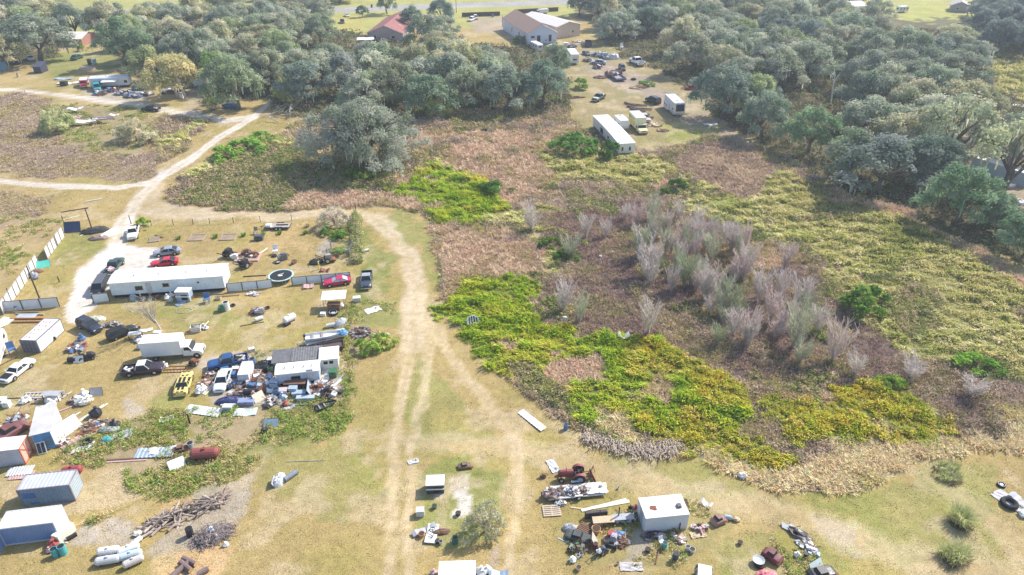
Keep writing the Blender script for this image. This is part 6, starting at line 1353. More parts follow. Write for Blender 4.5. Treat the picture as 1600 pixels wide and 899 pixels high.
gable_house((1484, 18), (1513, 20), 10, 3.0, 1.8, P(.42, .36, .34, .8), P(.40, .37, .36, .7), 'grey gabled house at the upper right behind the lawn', wins=(('n', 3, 1.6, 1.0, 1.0),))
gable_house((1320, 21), (1352, 20), 12, 3.2, 1.4, OFFW, P(.78, .76, .74, .5), 'white roofed building seen through the top of the right wood', axis='x', wins=(('n', 3, 1.6, 1.0, 1.0),))
camper((1401, 20), (1416, 19), 'small white topped camper on the lawn in the upper right', L=6, H=2.8, name='travel_trailer', vents=1)
t = fence((722, 27), (781, 25), 2.0, 'dark board fence along the drive at the far road', DARKWOOD, seg=5); t.name = 'board_fence'
fence((803, 22), (872, 18), 2.0, 'dark board fence behind the grey house', DARKWOOD, seg=5).name = 'board_fence'
car('wagon', WHT, (743, 30), (730, 36), 'white sport utility car on the drive by the dark board fence', k=1.1); car('wagon', P(.55, .55, .54, .3), (741, 27), (746, 33), 'second pale car close behind the white one by the board fence', k=1.05)
boxtruck(WHT, WHITE, (858, 22), (832, 24), 'white service truck parked behind the grey house', L=7.5, BH=1.6); J('bin', 770, 27, 0, 1.3, (.04, .2, .5), 'blue wheeled bin by the board fence')
car('pickup', BLK, (534, 33), (536, 39), 'black pickup on the lawn left of the red roofed house', 'pickup'); car('sedan', WHT, (541, 24), (544, 28), 'white car on the drive above the black pickup'); J('bin', 581, 12, 0, 1.4, BLACK, 'dark bin at the far roadside'); J('bin', 147, 19, 0, 1.3, (.05, .08, .2), 'dark blue bin, left of two by the far left road'); J('bin', 156, 19, 0, 1.3, BLACK, 'black bin, right of two by the far left road')
# ---- far left lot
t = mobile_home((143, 139), (203, 136), 4.0, 3.2, 'long pale trailer home with a grey roof in the far left lot', P(.62, .64, .66, .6, 0, .12), P(.58, .60, .66, .5, 0, .12, .5), [('n', 3, 1.9, 1.0, .8), ('n', 11, 1.9, 1.0, .8)])
shed((161, 141), (182, 140), 3.0, 2.6, 'small white roofed porch in front of the pale trailer home', P(.3, .26, .25, .8), WHITE, .1, 'porch', leg=True, cat='porch')
boxtruck(paint(.50, .03, .07, .4), P(.35, .05, .07, .5, 0, .3), (135, 128), (130, 142), 'red cab truck at the left end of the pale trailer home', L=6.5, BH=1.2)
car('van', paint(.03, .30, .36, .4), (152, 133), (154, 149), 'teal truck facing the track in front of the pale trailer home', 'van', name='delivery_truck', k=1.2)
container((303, 137), (319, 138), 5, 'white box trailer with a blue lower edge under the trees at the far left lot', H=2.9, near=P(.62, .64, .68, .5), roof=P(.72, .70, .68), end=OFFW, doors='none', name='box_trailer', patch=(P(.05, .2, .5), [(1.9, .35, 3.2, .4)]))
car('pickup', BLK, (247, 174), (226, 173), 'black pickup driving on the far track below the junk', 'pickup', bedload=[OFFW, GREYWOOD])
car('sedan', paint(.03, .10, .09, .3), (112, 96), (130, 89), 'dark green car on the grass before the little house', k=1.2)
car('pickup', paint(.62, .66, .74, .3), (44, 90), (53, 99), 'pale blue white pickup under the broad dark oak', 'pickup', k=1.05)
car('sedan', BLU, (365, 170), (354, 168), 'dark blue car hidden under the grey green oak at the bend', k=1.1); J('box', 371, 170, 10, 2.2, (.1, .2, .3), 'blue grey box beside the dark blue car under the oak')
shed((54, 115), (66, 115), 4, 3.2, 'dark tarpaulin hut with pale poles at the far left', P(.05, .055, .08, .7), P(.07, .08, .12, .7), .9, 'hut', rib=False)
container((-8, 112), (12, 109), 3, 'blue metal shed cut by the left edge under the yellowish tree', H=2.6, near=P(.16, .34, .50, .5), roof=P(.3, .45, .55), end=P(.16, .34, .50), doors='none', name='metal_shed')
J('tarp', 24, 100, 0, 2.6, BLACK, 'large black covered bundle between the blue shed and the dark hut')
for k, px in enumerate((141, 149)): J('bin', px, 101, 10*k, 1.9, [(.03, .035, .05), (.22, .34, .36)][k], ['black bin on the far left lawn', 'grey blue bin beside the black one on the far left lawn'][k])
# trailers at the right edge
container((1514, 265), (1562, 281), 3.2, 'long grey blue semi trailer under the thin crowned tree at the right edge', H=3.2, L=13, near=P(.40, .48, .56, .5, 0, .06), roof=P(.66, .66, .66), end=P(.6, .62, .64), doors='left', name='semi_trailer')
trailer((1490, 252), (1510, 244), 'white metal frame trailer left of the semi trailer', L=5, W=2.2, deck=P(.6, .6, .6, .5), col=WHITE)
J('boat', 1555, 292, -20, (1.6, 1.3, 1.2), P(.5, .5, .5, .5), 'grey boat hull on the ground below the semi trailer'); J('board', 1597, 166, -8, (2.5, 2, 1), WHITE, 'white sheet at the far right edge above the trailers'); J('tarp', 1590, 318, 0, (1.6, 1.6, 1.2), P(.6, .58, .56), 'pale covered bundle at the right edge beyond the low dark tree')
# ================================================================== LOOSE THINGS: (kind, px, py, degrees, size, colour, label[, name, category, z])
cW = (.78, .77, .74, .5); cG = (.40, .41, .43, .6); cK = (.03, .03, .035, .5); cB = (.09, .18, .36, .5); cT = (.07, .36, .38, .5); cR = (.36, .07, .06, .6); cGN = (.05, .16, .08, .5); cBR = (.20, .11, .07, .8); cPK = (.52, .34, .32, .7); cTN = (.55, .43, .28, .8); cWD = (.34, .27, .20, .85); cLB = (.36, .45, .55, .5); cO = (.62, .24, .05, .5); cRS = (.22, .085, .05, .8); cTQ = (.12, .62, .50, .5); cS = (.55, .56, .58, .4); cCR = (.74, .68, .52, .6)
MIXW = [cW, cG, cB, cK, cS]; MIXD = [cK, cG, cRS, cLB, cW]; MIXR = [cRS, cBR, cG, cW, cK]
mk = lambda L: [m_(c) for c in L]
JUNK = [
 # gate and left boundary
 ('leanboard', 115, 362, 8, (1.9, 1.5, 1.7), (.05, .07, .14, .3), 'dark blue framed board propped up beside the whitewashed fence'),
 ('tarp', 149, 362, 20, (2.6, 1.7, 1.2), (.05, .045, .045, .7), 'black covered mound at the gate, left of the brown lumber'), ('tarp', 155, 373, 10, (1.9, 1.3, .9), (.34, .24, .2, .8), 'brown heap below the black covered mound at the gate'),
 ('leanboard', 171, 368, 75, (2.2, .9, .8), (.66, .70, .64, .5), 'pale curved sheet leaning on the lumber at the gate'), ('plank', 132, 366, 65, (1.0, 1.2, 1), cCR, 'short pale plank left of the black mound at the gate'),
 ('beam', 117, 329, 26, (2.6, 1.2, 1.2), cBR, 'brown fallen pole in the dry grass beyond the dark pole'), ('beam', 146, 314, 28, (1.7, 1.3, 1.3), cW, 'white fallen pole in line with the brown one'), ('plank', 111, 341, 42, (1.7, 1.6, 1.2), cCR, 'pale plank lying above the dark blue board'),
 ('leanboard', 66, 417, 25, (1.7, 1.3, .9), cTQ, 'turquoise sheet propped over junk at the left boundary'), ('tarp', 57, 426, 20, (1.2, .9, .8), cBR, 'brown covered heap under the turquoise sheet'), ('bag', 52, 433, 0, 2.0, cG, 'grey sack at the foot of the whitewashed fence'), ('bag', 57, 436, 40, 1.3, (.25, .28, .4), 'small blue grey sack beside the grey one at the fence'), ('plank', 92, 406, 85, .5, cCR, 'short pale stake lying in the green grass by the driveway'),
 ('beam', 36, 489, 2, (2.6, 1.4, 1.4), cWD, 'grey brown log lying closest under the shade-blue fence'), ('beam', 47, 492, -3, (2.4, 1.5, 1.5), cTN, 'tan log below the grey brown one by the fence'), ('corr', 42, 495, 2, (1.6, 1.3, 1), cLB, 'pale ribbed sheet on the logs by the fence'), ('beam', 43, 499, 1, (2.7, 1.9, 1.9), cO, 'thick orange brown log, upper of two near the storage trailer'), ('beam', 47, 504, 2, (2.8, 1.8, 1.8), (.50, .27, .14, .8), 'orange brown log, lower of two near the storage trailer'), ('bucket', 26, 485, 0, 1.8, cW, 'white bucket at the left end of the shade-blue fence'),
 # top of the yard
 ('frame', 308, 372, 4, (2.0, 2.6, 1), cWD, 'empty timber garden frame, left of two'), ('frame', 357, 371, 4, (2.0, 2.6, 1), cWD, 'timber garden frame with stones in it, right of two'), ('pallet', 241, 375, 20, (1.6, 2.0, 1.2), cWD, 'broken grey pallet heap near the white pickup'), ('plank', 249, 370, -30, (1.2, 2, 2), cBR, 'brown board across the broken pallets'), ('plank', 238, 377, 50, (1.0, 1.4, 2), cWD, 'grey board on the left of the broken pallets'),
 ('box', 405, 375, 5, (1.8, 1.3, 1.5), (.07, .08, .10, .5), 'black plastic tub standing below the flatbed trailer', 'storage_tub'), ('chair', 400, 366, 0, 1.5, cWD, 'wooden seat behind the black plastic tub'), ('frame', 388, 403, 4, (2.9, 3.0, 1.6), cPK, 'pinkish brick edged pad with scrap on it'), ('engine', 385, 398, 30, 1.6, cBR, 'rusty engine on the pinkish pad, upper one'), ('pipe', 410, 395, 70, (1.6, 1.3, 1.3), cCR, 'cream pipe at the right side of the pinkish pad'), ('heap', 394, 400, 0, 1.3, mk(MIXR), 'brown scrap piled on the pinkish pad'),
 ('machine', 356, 403, 65, 2.0, cK, 'black machine with a raised arm above the mobile home'), ('engine', 368, 405, 0, 1.5, cW, 'white engine part between the raised arm machine and the pad'), ('machine', 381, 419, 60, 1.9, cK, 'black machine lying at the right end of the mobile home roof'), ('tyre', 376, 409, 0, 1.5, None, 'tyre below the pinkish pad'),
 ('chair', 431, 397, 10, 1.8, cW, 'white chair shaped scrap near the trampoline'), ('tyre', 429, 401, 0, 1.4, cK, 'black wheel next to the white chair shaped scrap'), ('engine', 443, 406, 35, 1.9, (.16, .16, .17), 'dark grey engine above the trampoline'), ('tyre', 434, 411, 0, 1.5, cW, 'tyre with a white rim left of the dark engine'), ('engine', 460, 412, 60, 1.1, cBR, 'small brown motor right of the trampoline'), ('beam', 398, 432, 6, (2.0, 1, 1), cK, 'black pole on the grass left of the trampoline'),
 ('tarp', 494, 411, 20, (1.3, 1.2, 1), cK, 'black covered mound above the right shade-blue fence'), ('post', 499, 421, 0, (1.4, 1.4, 1.6), (.75, .6, .15), 'yellow stand in front of the black mound by the fence'), ('machine', 510, 410, 20, 1.9, (.35, .32, .26), 'grey brown machine between the black mound and the pen'), ('board', 508, 424, 0, (.9, .8, 2), cRS, 'rusty plate behind the right shade-blue fence'), ('pipe', 568, 394, 30, (1.1, 2, 2), cW, 'white bent pipe on the grass beyond the vine covered fence'),
 ('board', 482, 449, 10, (.95, 1.3, 2.2), cPK, 'pinkish square slab in front of the right shade-blue fence'), ('heap', 395, 460, 0, (1.2, 1, .5), mk([cS, cW, cG]), 'pale rubble under the middle shade-blue fence'),
 # in front of the mobile home
 ('cabinet', 209, 469, 0, 1.0, cLB, 'blue grey cabinet at the left end under the mobile home wall'), ('bucket', 226, 468, 0, 1.4, cW, 'white bucket under the mobile home wall'), ('crate', 246, 466, 10, 1.2, cRS, 'rusty crate under the mobile home wall'), ('bag', 262, 468, 0, 1.5, cW, 'white sack, left of three by the mobile home steps'), ('bag', 268, 464, 30, 1.5, cW, 'white sack, top of three by the mobile home steps'), ('bag', 267, 471, 70, 1.3, cS, 'greyish sack, lowest of three by the mobile home steps'),
 ('doghouse', 290, 468, 0, (1.5, 1.5, 2.0), cLB, 'blue grey entry steps box at the mobile home door', 'porch_box', 'porch'), ('board', 283, 475, 60, (.9, .9, 1), cLB, 'grey ramp board before the entry box', 'ramp'), ('crate', 297, 468, 80, 1.3, cRS, 'rusty crate on the right of the entry box'), ('chair', 324, 473, 10, 1.8, cB, 'blue chair on the grass under the mobile home'), ('beam', 330, 461, 3, (2.2, 1, 1), cWD, 'grey pole along the mobile home wall'), ('plank', 355, 463, 8, (2.0, 2, 1), cBR, 'brown plank below the end of the mobile home'), ('crate', 342, 468, 0, 1.0, cTN, 'tan crate right of the blue chair'), ('drum', 368, 453, 0, 1.1, cK, 'black drum against the shade-blue fence by the mobile home end'),
 ('box', 347, 486, 10, (1.0, 1.5, 1.4), cGN, 'dark green bin lying beside the white drum', 'storage_bin'), ('drum', 355, 484, 0, 1.7, cW, 'white drum beside the dark green bin'), ('tyre', 364, 478, 0, 1.2, None, 'tyre behind the white drum'), ('crate', 307, 517, 10, 1.9, (.6, .58, .52), 'whitish slatted crate of scrap above the box truck'), ('beam', 321, 508, 80, (1.0, .9, .9), cCR, 'pale stick standing in the scrap above the box truck'), ('heap', 316, 513, 0, 1.0, mk(MIXD), 'scrap heap right of the whitish slatted crate'),
 # around the navy car
 ('tarp', 150, 501, 10, (1.5, 1.0, .9), (.70, .72, .58, .5), 'pale green white bundle behind the navy car'), ('heap', 175, 509, 10, (1.3, 1, 1), mk([cG, cCR, cK]), 'grey scrap heap between the navy car and the off road car'), ('heap', 205, 516, 0, (1.2, 1, 1.2), mk([cW, cG, cK]), 'white topped scrap heap beside the off road car'), ('table', 213, 528, 10, 1.2, cW, 'white table among the scrap left of the box truck'), ('heap', 220, 532, 0, 1.1, mk(MIXW), 'pale heap at the back left corner of the box truck'), ('bucket', 227, 534, 0, 2.0, cR, 'red bucket by the back of the box truck'), ('bag', 219, 545, 0, 1.5, cS, 'grey white bag below the pale heap at the box truck'), ('board', 228, 517, 20, (1.0, .8, 1), cW, 'white scrap sheet above the box truck'), ('cooler', 247, 524, 0, 1.6, cS, 'grey lump at the foot of the bare forked tree'),
 ('heap', 119, 545, 0, 1.5, mk([cW, cR, cG, cB]), 'heap with a red and white top below the navy car'), ('bag', 128, 531, 0, 1.6, cB, 'blue bag at the front wheel of the navy car'), ('drumlie', 114, 565, 0, 1.3, cK, 'dark lying drum, left of the white board'), ('leanboard', 124, 566, 5, (.9, .7, .9), cW, 'white board propped between two dark drums'), ('mower', 137, 561, 20, 1.3, cK, 'black ride on mower right of the white board'), ('plank', 147, 557, 10, (.9, 1, 1), cWD, 'grey plank on the grass right of the black mower'), ('chair', 21, 553, 40, 2.0, cB, 'dark blue seat in weeds left of the storage trailer'), ('beam', 12, 566, 60, (1.4, 1, 1), cBR, 'brown pole lying by the long white camper'),
 ('plank', 272, 573, 3, (2.4, 1.2, 1), cRS, 'rusty rail lying right of the purple pickup'), ('ladder', 275, 580, 4, (2.3, 1.6, 1), cRS, 'rusty ladder frame right of the purple pickup'), ('machine', 302, 572, 80, 1.2, cRS, 'rusty upright jack at the end of the ladder frame'), ('bag', 258, 574, 0, 1.4, cW, 'white bag at the nose of the purple pickup'),
 # left lower junk rows
 ('ladder', 67, 618, 5, (2.6, 2.6, 1.2), cS, 'wide aluminium ladder frame on the rack row'), ('ladder', 89, 617, -15, (1.6, 1.8, 1), cG, 'grey ladder right of the wide aluminium one'), ('table', 84, 624, 0, 1.4, cG, 'grey bench under the ladders'), ('tarp', 82, 626, 0, (1.0, .9, .9), cW, 'white rounded bundle under the ladders'), ('beam', 38, 622, 5, (2.4, .8, .8), cBR, 'thin brown pole left of the ladder frame'), ('plank', 96, 622, 60, (1.5, .8, 1), cCR, 'pale pole leaning right of the ladders'), ('bag', 38, 630, 0, 1.4, cW, 'white bag, left of two in the weeds below the thin pole'), ('bag', 45, 627, 0, 1.4, cW, 'white bag, right of two in the weeds below the thin pole'), ('bucket', 58, 629, 0, 1.5, cS, 'grey pail in the weeds below the ladders'), ('box', 12, 635, 0, (1.0, 1.0, 1.3), cW, 'white box standing at the left edge weeds'), ('cooler', 4, 631, 0, 2.0, cLB, 'blue grey chest cut by the left edge'), ('bag', 80, 634, 0, 1.7, cW, 'white bag pile below the white rounded bundle'),
 ('bag', 132, 618, 0, 1.6, cW, 'white sack, topmost of the row of sacks'), ('bag', 137, 624, 0, 1.6, cW, 'white sack in the middle of the row of sacks'), ('bag', 131, 632, 0, 1.8, cW, 'white sack at the lower left of the row of sacks'), ('bag', 139, 630, 0, 1.7, cCR, 'cream sack at the lower right of the row of sacks'), ('leanboard', 152, 617, 10, (1.0, .8, .9), cG, 'grey sheet leaning right of the sacks'), ('tyre', 145, 613, 0, 1.4, None, 'tyre above the sacks'), ('heap', 122, 628, 0, 1.2, mk([cG, cBR, cCR]), 'grey rubble left of the sacks'),
 ('carbody', 20, 678, 60, (1.2, 1.3, 1.2), (.20, .08, .08, .6), 'dark red car shell behind the orange framed container'), ('heap', 28, 657, 0, 1.3, mk(MIXD), 'dark scrap heap above the dark red car shell'), ('plank', 38, 666, 55, (1.8, 1.2, 1.2), cBR, 'brown beam beside the dark red car shell'), ('bag', 4, 676, 0, 1.6, cCR, 'cream bag at the left edge by the red shell'),
 ('leanboard', 107, 672, 60, (1.9, 1.5, 1.3), (.78, .77, .68, .6), 'white slatted panel leaning on the right of the grey roofed shed'), ('plank', 97, 686, 65, (2.2, 1.4, 1.4), cW, 'white plank against the wall of the grey roofed shed'), ('plank', 112, 652, 55, (1.2, 1, 1), cW, 'white plank behind the slatted panel'), ('plank', 133, 652, 62, (2.8, 1.3, 1.2), cW, 'long white pole, left of a pair above the scrap row'), ('plank', 139, 650, 62, (2.8, 1.3, 1.2), cCR, 'long pale pole, right of a pair above the scrap row'), ('bag', 152, 650, 0, 2.2, cK, 'black rubbish bag right of the pair of long pale poles'), ('plank', 102, 640, 40, (1.0, 1.6, 1.6), cPK, 'pinkish beam at the back corner of the grey roofed shed'),
 ('heap', 146, 665, 10, (1.4, 1, 1), mk([cW, cB, cG, cK, cCR]), 'long heap of cloth and bits below the black bag'), ('heap', 160, 662, 10, (1.3, 1, .8), mk([cCR, cG, cBR]), 'tan heap right of the cloth heap'), ('tarp', 172, 672, 0, (1.5, 1.0, .6), cG, 'flat grey tarpaulin at the edge of the grey sand'), ('bag', 180, 667, 0, 1.8, cK, 'dark bag on the flat grey tarpaulin'), ('board', 190, 680, 20, (1.3, 1.6, 1), cG, 'grey sheet at the lower end of the grey sand'), ('heap', 140, 675, 30, (1.4, 1, .8), mk([cRS, cBR, cPK]), 'rust red heap below the cloth heap'),
 ('corr', 128, 686, 62, (2.4, 1.6, 1.2), cPK, 'pinkish grey metal sheet stretched over the weeds'), ('plank', 116, 697, 65, (2.4, 1.3, 1.3), cRS, 'rusty beam along the pinkish sheet'), ('tyre', 137, 692, 0, 1.9, None, 'black tyre on the pinkish sheet'), ('sheet', 130, 700, 20, (1.3, 1.3, 1), cW, 'crumpled white sheet below the black tyre'), ('tarp', 167, 690, 40, (.6, .6, 1.0), cT, 'turquoise wrapped bundle in the weeds'), ('bag', 163, 692, 0, 1.0, cW, 'small white bag beside the turquoise bundle'),
 ('heap', 97, 693, 0, 1.0, mk([cPK, cW, cBR]), 'pinkish rubble beside the grey roofed shed'), ('dish', 95, 694, 0, 1.2, cW, 'white basin at the corner of the grey roofed shed'),
 # weeds strip
 ('sheet', 261, 656, 20, (.9, 1.0, 1.6), cCR, 'cream square pan with a brown middle, in the weeds'), ('corr', 318, 643, -12, (2.6, 1.6, 1), (.60, .64, .64, .5), 'long pale ribbed sheet lying below the junk compound'), ('corr', 243, 709, 2, (2.4, 1.6, 1.4), cLB, 'pale blue white ribbed sheet in the weeds, lower left'), ('board', 255, 706, 8, (1.6, 1.2, 2), cW, 'white sheet overlapping the pale blue ribbed sheet'), ('leanboard', 277, 728, 35, (1.2, 1.6, .7), cW, 'white bent panel standing below the overlapping sheets'), ('plank', 205, 717, 5, (2.8, 1.2, 1.2), cBR, 'dark brown beam left of the pale blue ribbed sheet'), ('plank', 198, 721, 5, (2.4, 1.2, 1.2), cPK, 'pinkish beam under the dark brown beam'),
 ('tank', 322, 715, 6, (1.75, 1.9, 1.7), (.26, .07, .06, .6), 'large dark red gas tank in the weeds', 'red_gas_tank'), ('tank', 115, 740, 10, (1.15, 1.3, 1.3), (.32, .06, .07, .6), 'smaller dark red tank behind the grey blue container', 'red_gas_tank'), ('bucket', 299, 700, 0, 2.4, cG, 'grey pan at the left end of the large red tank'), ('carbody', 283, 704, 20, .6, cBR, 'rusty scrap body in weeds left of the large red tank'), ('leanboard', 424, 664, 3, (1.2, 1.0, .7), cLB, 'grey blue sheet on stilts in the weeds under the compound'), ('box', 414, 676, 0, (.8, .7, 1), cK, 'dark box under the grey blue sheet on stilts'), ('post', 297, 662, 10, (1.5, 1.5, 1.5), BLACK, 'black burnt stump below the long pale ribbed sheet'),
 ('corr', 32, 738, 6, (1.5, 1.4, 1.5), cS, 'silver sheet, upper of two left of the grey blue container'), ('corr', 34, 744, 6, (1.4, 1.2, 1), cPK, 'rosy sheet, lower of two left of the grey blue container'),
 # bottom left
 ('drum', 88, 868, 0, 1.2, cT, 'open teal drum, left of two'), ('drum', 100, 865, 0, 1.35, cT, 'teal drum with a lid, right of two'), ('bag', 86, 855, 0, 1.7, cR, 'dull red heap behind the teal drums'), ('plank', 94, 848, 0, (.8, 1, 1), cW, 'short white plank behind the teal drums'), ('bag', 78, 862, 0, 1.0, cPK, 'small pink bag left of the teal drums'),
 ('tank', 172, 866, 10, (1.15, 1.15, 1.2), cW, 'white gas tank, upper left of the group'), ('tank', 171, 880, 12, (1.3, 1.2, 1.15), cS, 'pale grey gas tank, lower left of the group'), ('tank', 203, 863, 30, (1.1, 1.1, 1.2), cW, 'white gas tank, upper right of the group'), ('tank', 206, 872, 22, (1.15, 1.1, 1.1), (.5, .6, .64, .5), 'blue grey gas tank in the middle right of the group'), ('tank', 210, 882, 35, (1.05, 1.05, 1.1), (.55, .5, .48, .7), 'rusty grey gas tank, lowest right of the group'), ('tank', 214, 850, 62, (.7, .7, .8), cW, 'small upright white gas tank at the top of the group'), ('engine', 189, 867, 0, .9, cRS, 'red brown fitting between the white gas tanks'),
 ('drum', 298, 837, 0, 1.3, cK, 'black drum left of the brush pile'), ('bag', 353, 853, 0, .9, cW, 'white lump at the foot of the brush pile'), ('bag', 332, 835, 0, 1.6, (.5, .6, .75), 'pale blue plastic caught in the brush pile'), ('bag', 340, 843, 0, 1.0, cW, 'white scrap on the near side of the brush pile'), ('rock', 216, 836, 0, 1.0, cW, 'white stone at the lower end of the log pile'),
 ('tarp', 437, 752, 80, (1.1, .9, 1.1), (.58, .60, .62, .5), 'silver wrapped bundle standing alone on the mown grass'), ('drumlie', 455, 746, 50, (2.0, 1.1, 1.1), (.22, .25, .30, .5), 'dark grey roll lying right of the silver bundle'), ('leanboard', 429, 756, 95, (.9, .4, .7), cG, 'grey panel on the left of the silver bundle'), ('beam', 478, 721, 3, (2.4, .5, .5), cG, 'thin grey pole above the silver bundle'),
 # compound junk
 ('drum', 396, 571, 0, 1.4, cB, 'bright blue drum behind the square white trailer'), ('tarp', 415, 576, 0, (1.7, 1.5, 1.6), cK, 'big black tarpaulin mound left of the charcoal roof'), ('drumlie', 352, 579, 30, 1.2, cB, 'blue lying drum beside the blue pickup'), ('box', 361, 574, 10, 1.1, cGN, 'green box at the side of the blue pickup'), ('bag', 370, 572, 0, 1.3, cW, 'white bag on the scrap by the blue pickup'), ('cooler', 369, 580, 0, 1.5, cR, 'red cool box by the square white trailer'), ('box', 365, 589, 5, (1.0, 1.2, 1.2), cB, 'blue box between the silver sedan and the square trailer'), ('bag', 361, 600, 0, 1.3, cS, 'silver bag in front of the blue box'), ('tyre', 362, 607, 0, 1.3, None, 'tyre right of the silver sedan'), ('heap', 368, 604, 0, 1.3, mk(MIXW), 'scrap below the square white trailer'),
 ('crate', 402, 586, 0, 1.4, cW, 'white crate right of the square white trailer'), ('heap', 405, 597, 0, 1.9, mk([cW, cPK, cG, cRS, cB]), 'pinkish scrap heap in the centre of the compound'), ('drumlie', 391, 616, 5, (1.8, 1.5, 1.5), cK, 'black lying tank below the square white trailer', 'black_tank', 'tank'), ('leanboard', 405, 625, 50, (1.0, 1.0, 1.0), cCR, 'cream board leaning at the lower middle of the compound'), ('bag', 397, 620, 0, 1.4, cPK, 'pink bag by the cream board'), ('heap', 375, 614, 0, (1.5, 1, .8), mk([cPK, cTN, cW]), 'tan cloth heap below the silver sedan'),
 ('tarp', 358, 628, 5, (1.7, 1.1, .9), (.05, .06, .16, .4), 'navy covered bundle in the lower left of the compound'), ('box', 386, 631, 3, (2.3, 1.3, 1.0), (.26, .30, .46, .5), 'slate blue flat chest beside the navy bundle'), ('pipe', 363, 634, 5, (1.5, 1.2, 1.2), cW, 'white pipe in front of the navy bundle'), ('cooler', 357, 641, 0, 1.8, cLB, 'pale blue cool box at the lowest left of the compound'), ('board', 384, 645, 5, (1.5, 1.4, 1), (.6, .68, .66, .5), 'pale green white sheet at the lower edge of the compound'),
 ('heap', 327, 587, 30, (1.1, 1, .8), mk(MIXR), 'dark rusty heap left of the silver sedan'), ('heap', 319, 600, 50, (1.2, .9, .8), mk([cW, cRS, cPK]), 'pinkish scrap row left of the silver sedan'), ('bag', 313, 614, 0, 1.8, cW, 'white bag heap at the far left of the compound'), ('bag', 318, 609, 0, 1.4, cW, 'white bag above the bag heap at the left of the compound'), ('plank', 327, 607, 75, (1.4, 1.2, 1), cW, 'white plank, left of a pair by the silver sedan'), ('plank', 330, 608, 75, (1.4, 1.2, 1), cCR, 'pale plank, right of a pair by the silver sedan'),
 ('drum', 424, 584, 0, 1.4, cGN, 'dark green drum at the left end of the camper shell'), ('bag', 423, 580, 0, 1.4, cW, 'white bag on the dark green drum side'), ('heap', 418, 606, 10, 1.6, mk([cLB, cG, cW, cRS]), 'blue grey scrap between the heap and the camper shell'), ('cabinet', 430, 607, 0, 1.5, cLB, 'pale blue cabinet with a dark window, left of the camper shell'), ('drum', 433, 619, 0, 1.5, cB, 'blue drum before the camper shell'), ('box', 443, 617, 5, (1.3, 1.2, 1.5), (.55, .45, .48, .6), 'pinkish box beside the blue drum'), ('bag', 442, 623, 0, 1.6, cLB, 'pale blue sack under the pinkish box'), ('bucket', 451, 618, 0, 1.8, (.6, .5, .1), 'yellow pail right of the pinkish box'), ('heap', 425, 630, 30, 1.2, mk([cW, cG, cK]), 'grey scrap at the lower edge left of the blue drum'), ('plank', 421, 618, -60, (1.9, .9, .9), cS, 'grey pole leaning at the lower left of the camper shell'),
 ('table', 463, 606, 3, (1.9, 1.6, 1.5), cBR, 'brown bench against the camper shell'), ('cabinet', 459, 614, 0, (1.6, 1.3, 1.1), cLB, 'blue grey cabinet under the brown bench'), ('box', 468, 618, 5, (2.0, 1.1, 1.0), cLB, 'long blue grey chest in front of the camper shell'), ('box', 478, 625, 3, (2.6, 1.0, .9), (.42, .50, .54, .5), 'long pale steel chest at the near edge of the compound'), ('leanboard', 485, 612, 100, (1.7, .8, 1.2), cLB, 'pale blue door leaning across the camper shell front'), ('heap', 500, 610, 0, 1.9, mk([cPK, cRS, cW, cG]), 'pinkish scrap heap right of the camper shell'), ('heap', 513, 615, 0, 1.7, mk([cK, cW, cG]), 'black and white scrap heap in the right corner of the compound'), ('corr', 506, 586, 80, (1.6, 1.0, 1), cCR, 'cream ribbed sheet left below the hut'), ('corr', 512, 588, 84, (1.6, .9, 1.2), cW, 'white ribbed sheet below the hut'), ('box', 521, 588, 0, (1.2, 1.3, 1.6), cGN, 'dark green crate box under the hut openings'), ('plank', 524, 600, 70, (2.4, 1.3, 1.3), cLB, 'pale blue beam down the right side of the compound'), ('pipe', 520, 606, 60, (1.8, 1.3, 1.3), cW, 'white pipe on the right side of the compound'), ('bag', 521, 612, 0, 1.6, cW, 'white bag at the right corner of the compound'), ('beam', 474, 633, 0, (3.4, 1.0, 1.0), cS, 'long silver pole lying along the near edge of the compound'), ('board', 452, 638, 30, (.8, .5, 1), cG, 'grey scrap sheet under the long silver pole'), ('bag', 446, 634, 0, 1.2, cR, 'dull red bag under the long silver pole'),
 ('leanboard', 455, 561, -8, (2.6, 1.4, .9), cW, 'white panel propped behind the charcoal roof'), ('board', 488, 560, -5, (2.0, 1.4, 2), cPK, 'pinkish sheet behind the right half of the charcoal roof'), ('heap', 490, 555, 0, 1.2, mk(MIXR), 'rusty heap between the brown trailer and the charcoal roof'), ('cooler', 394, 549, 30, 1.3, cS, 'grey cool box on the grass above the compound'), ('box', 425, 567, 0, 1.2, cW, 'white box between the black mound and the charcoal roof'),
 # centre of the yard
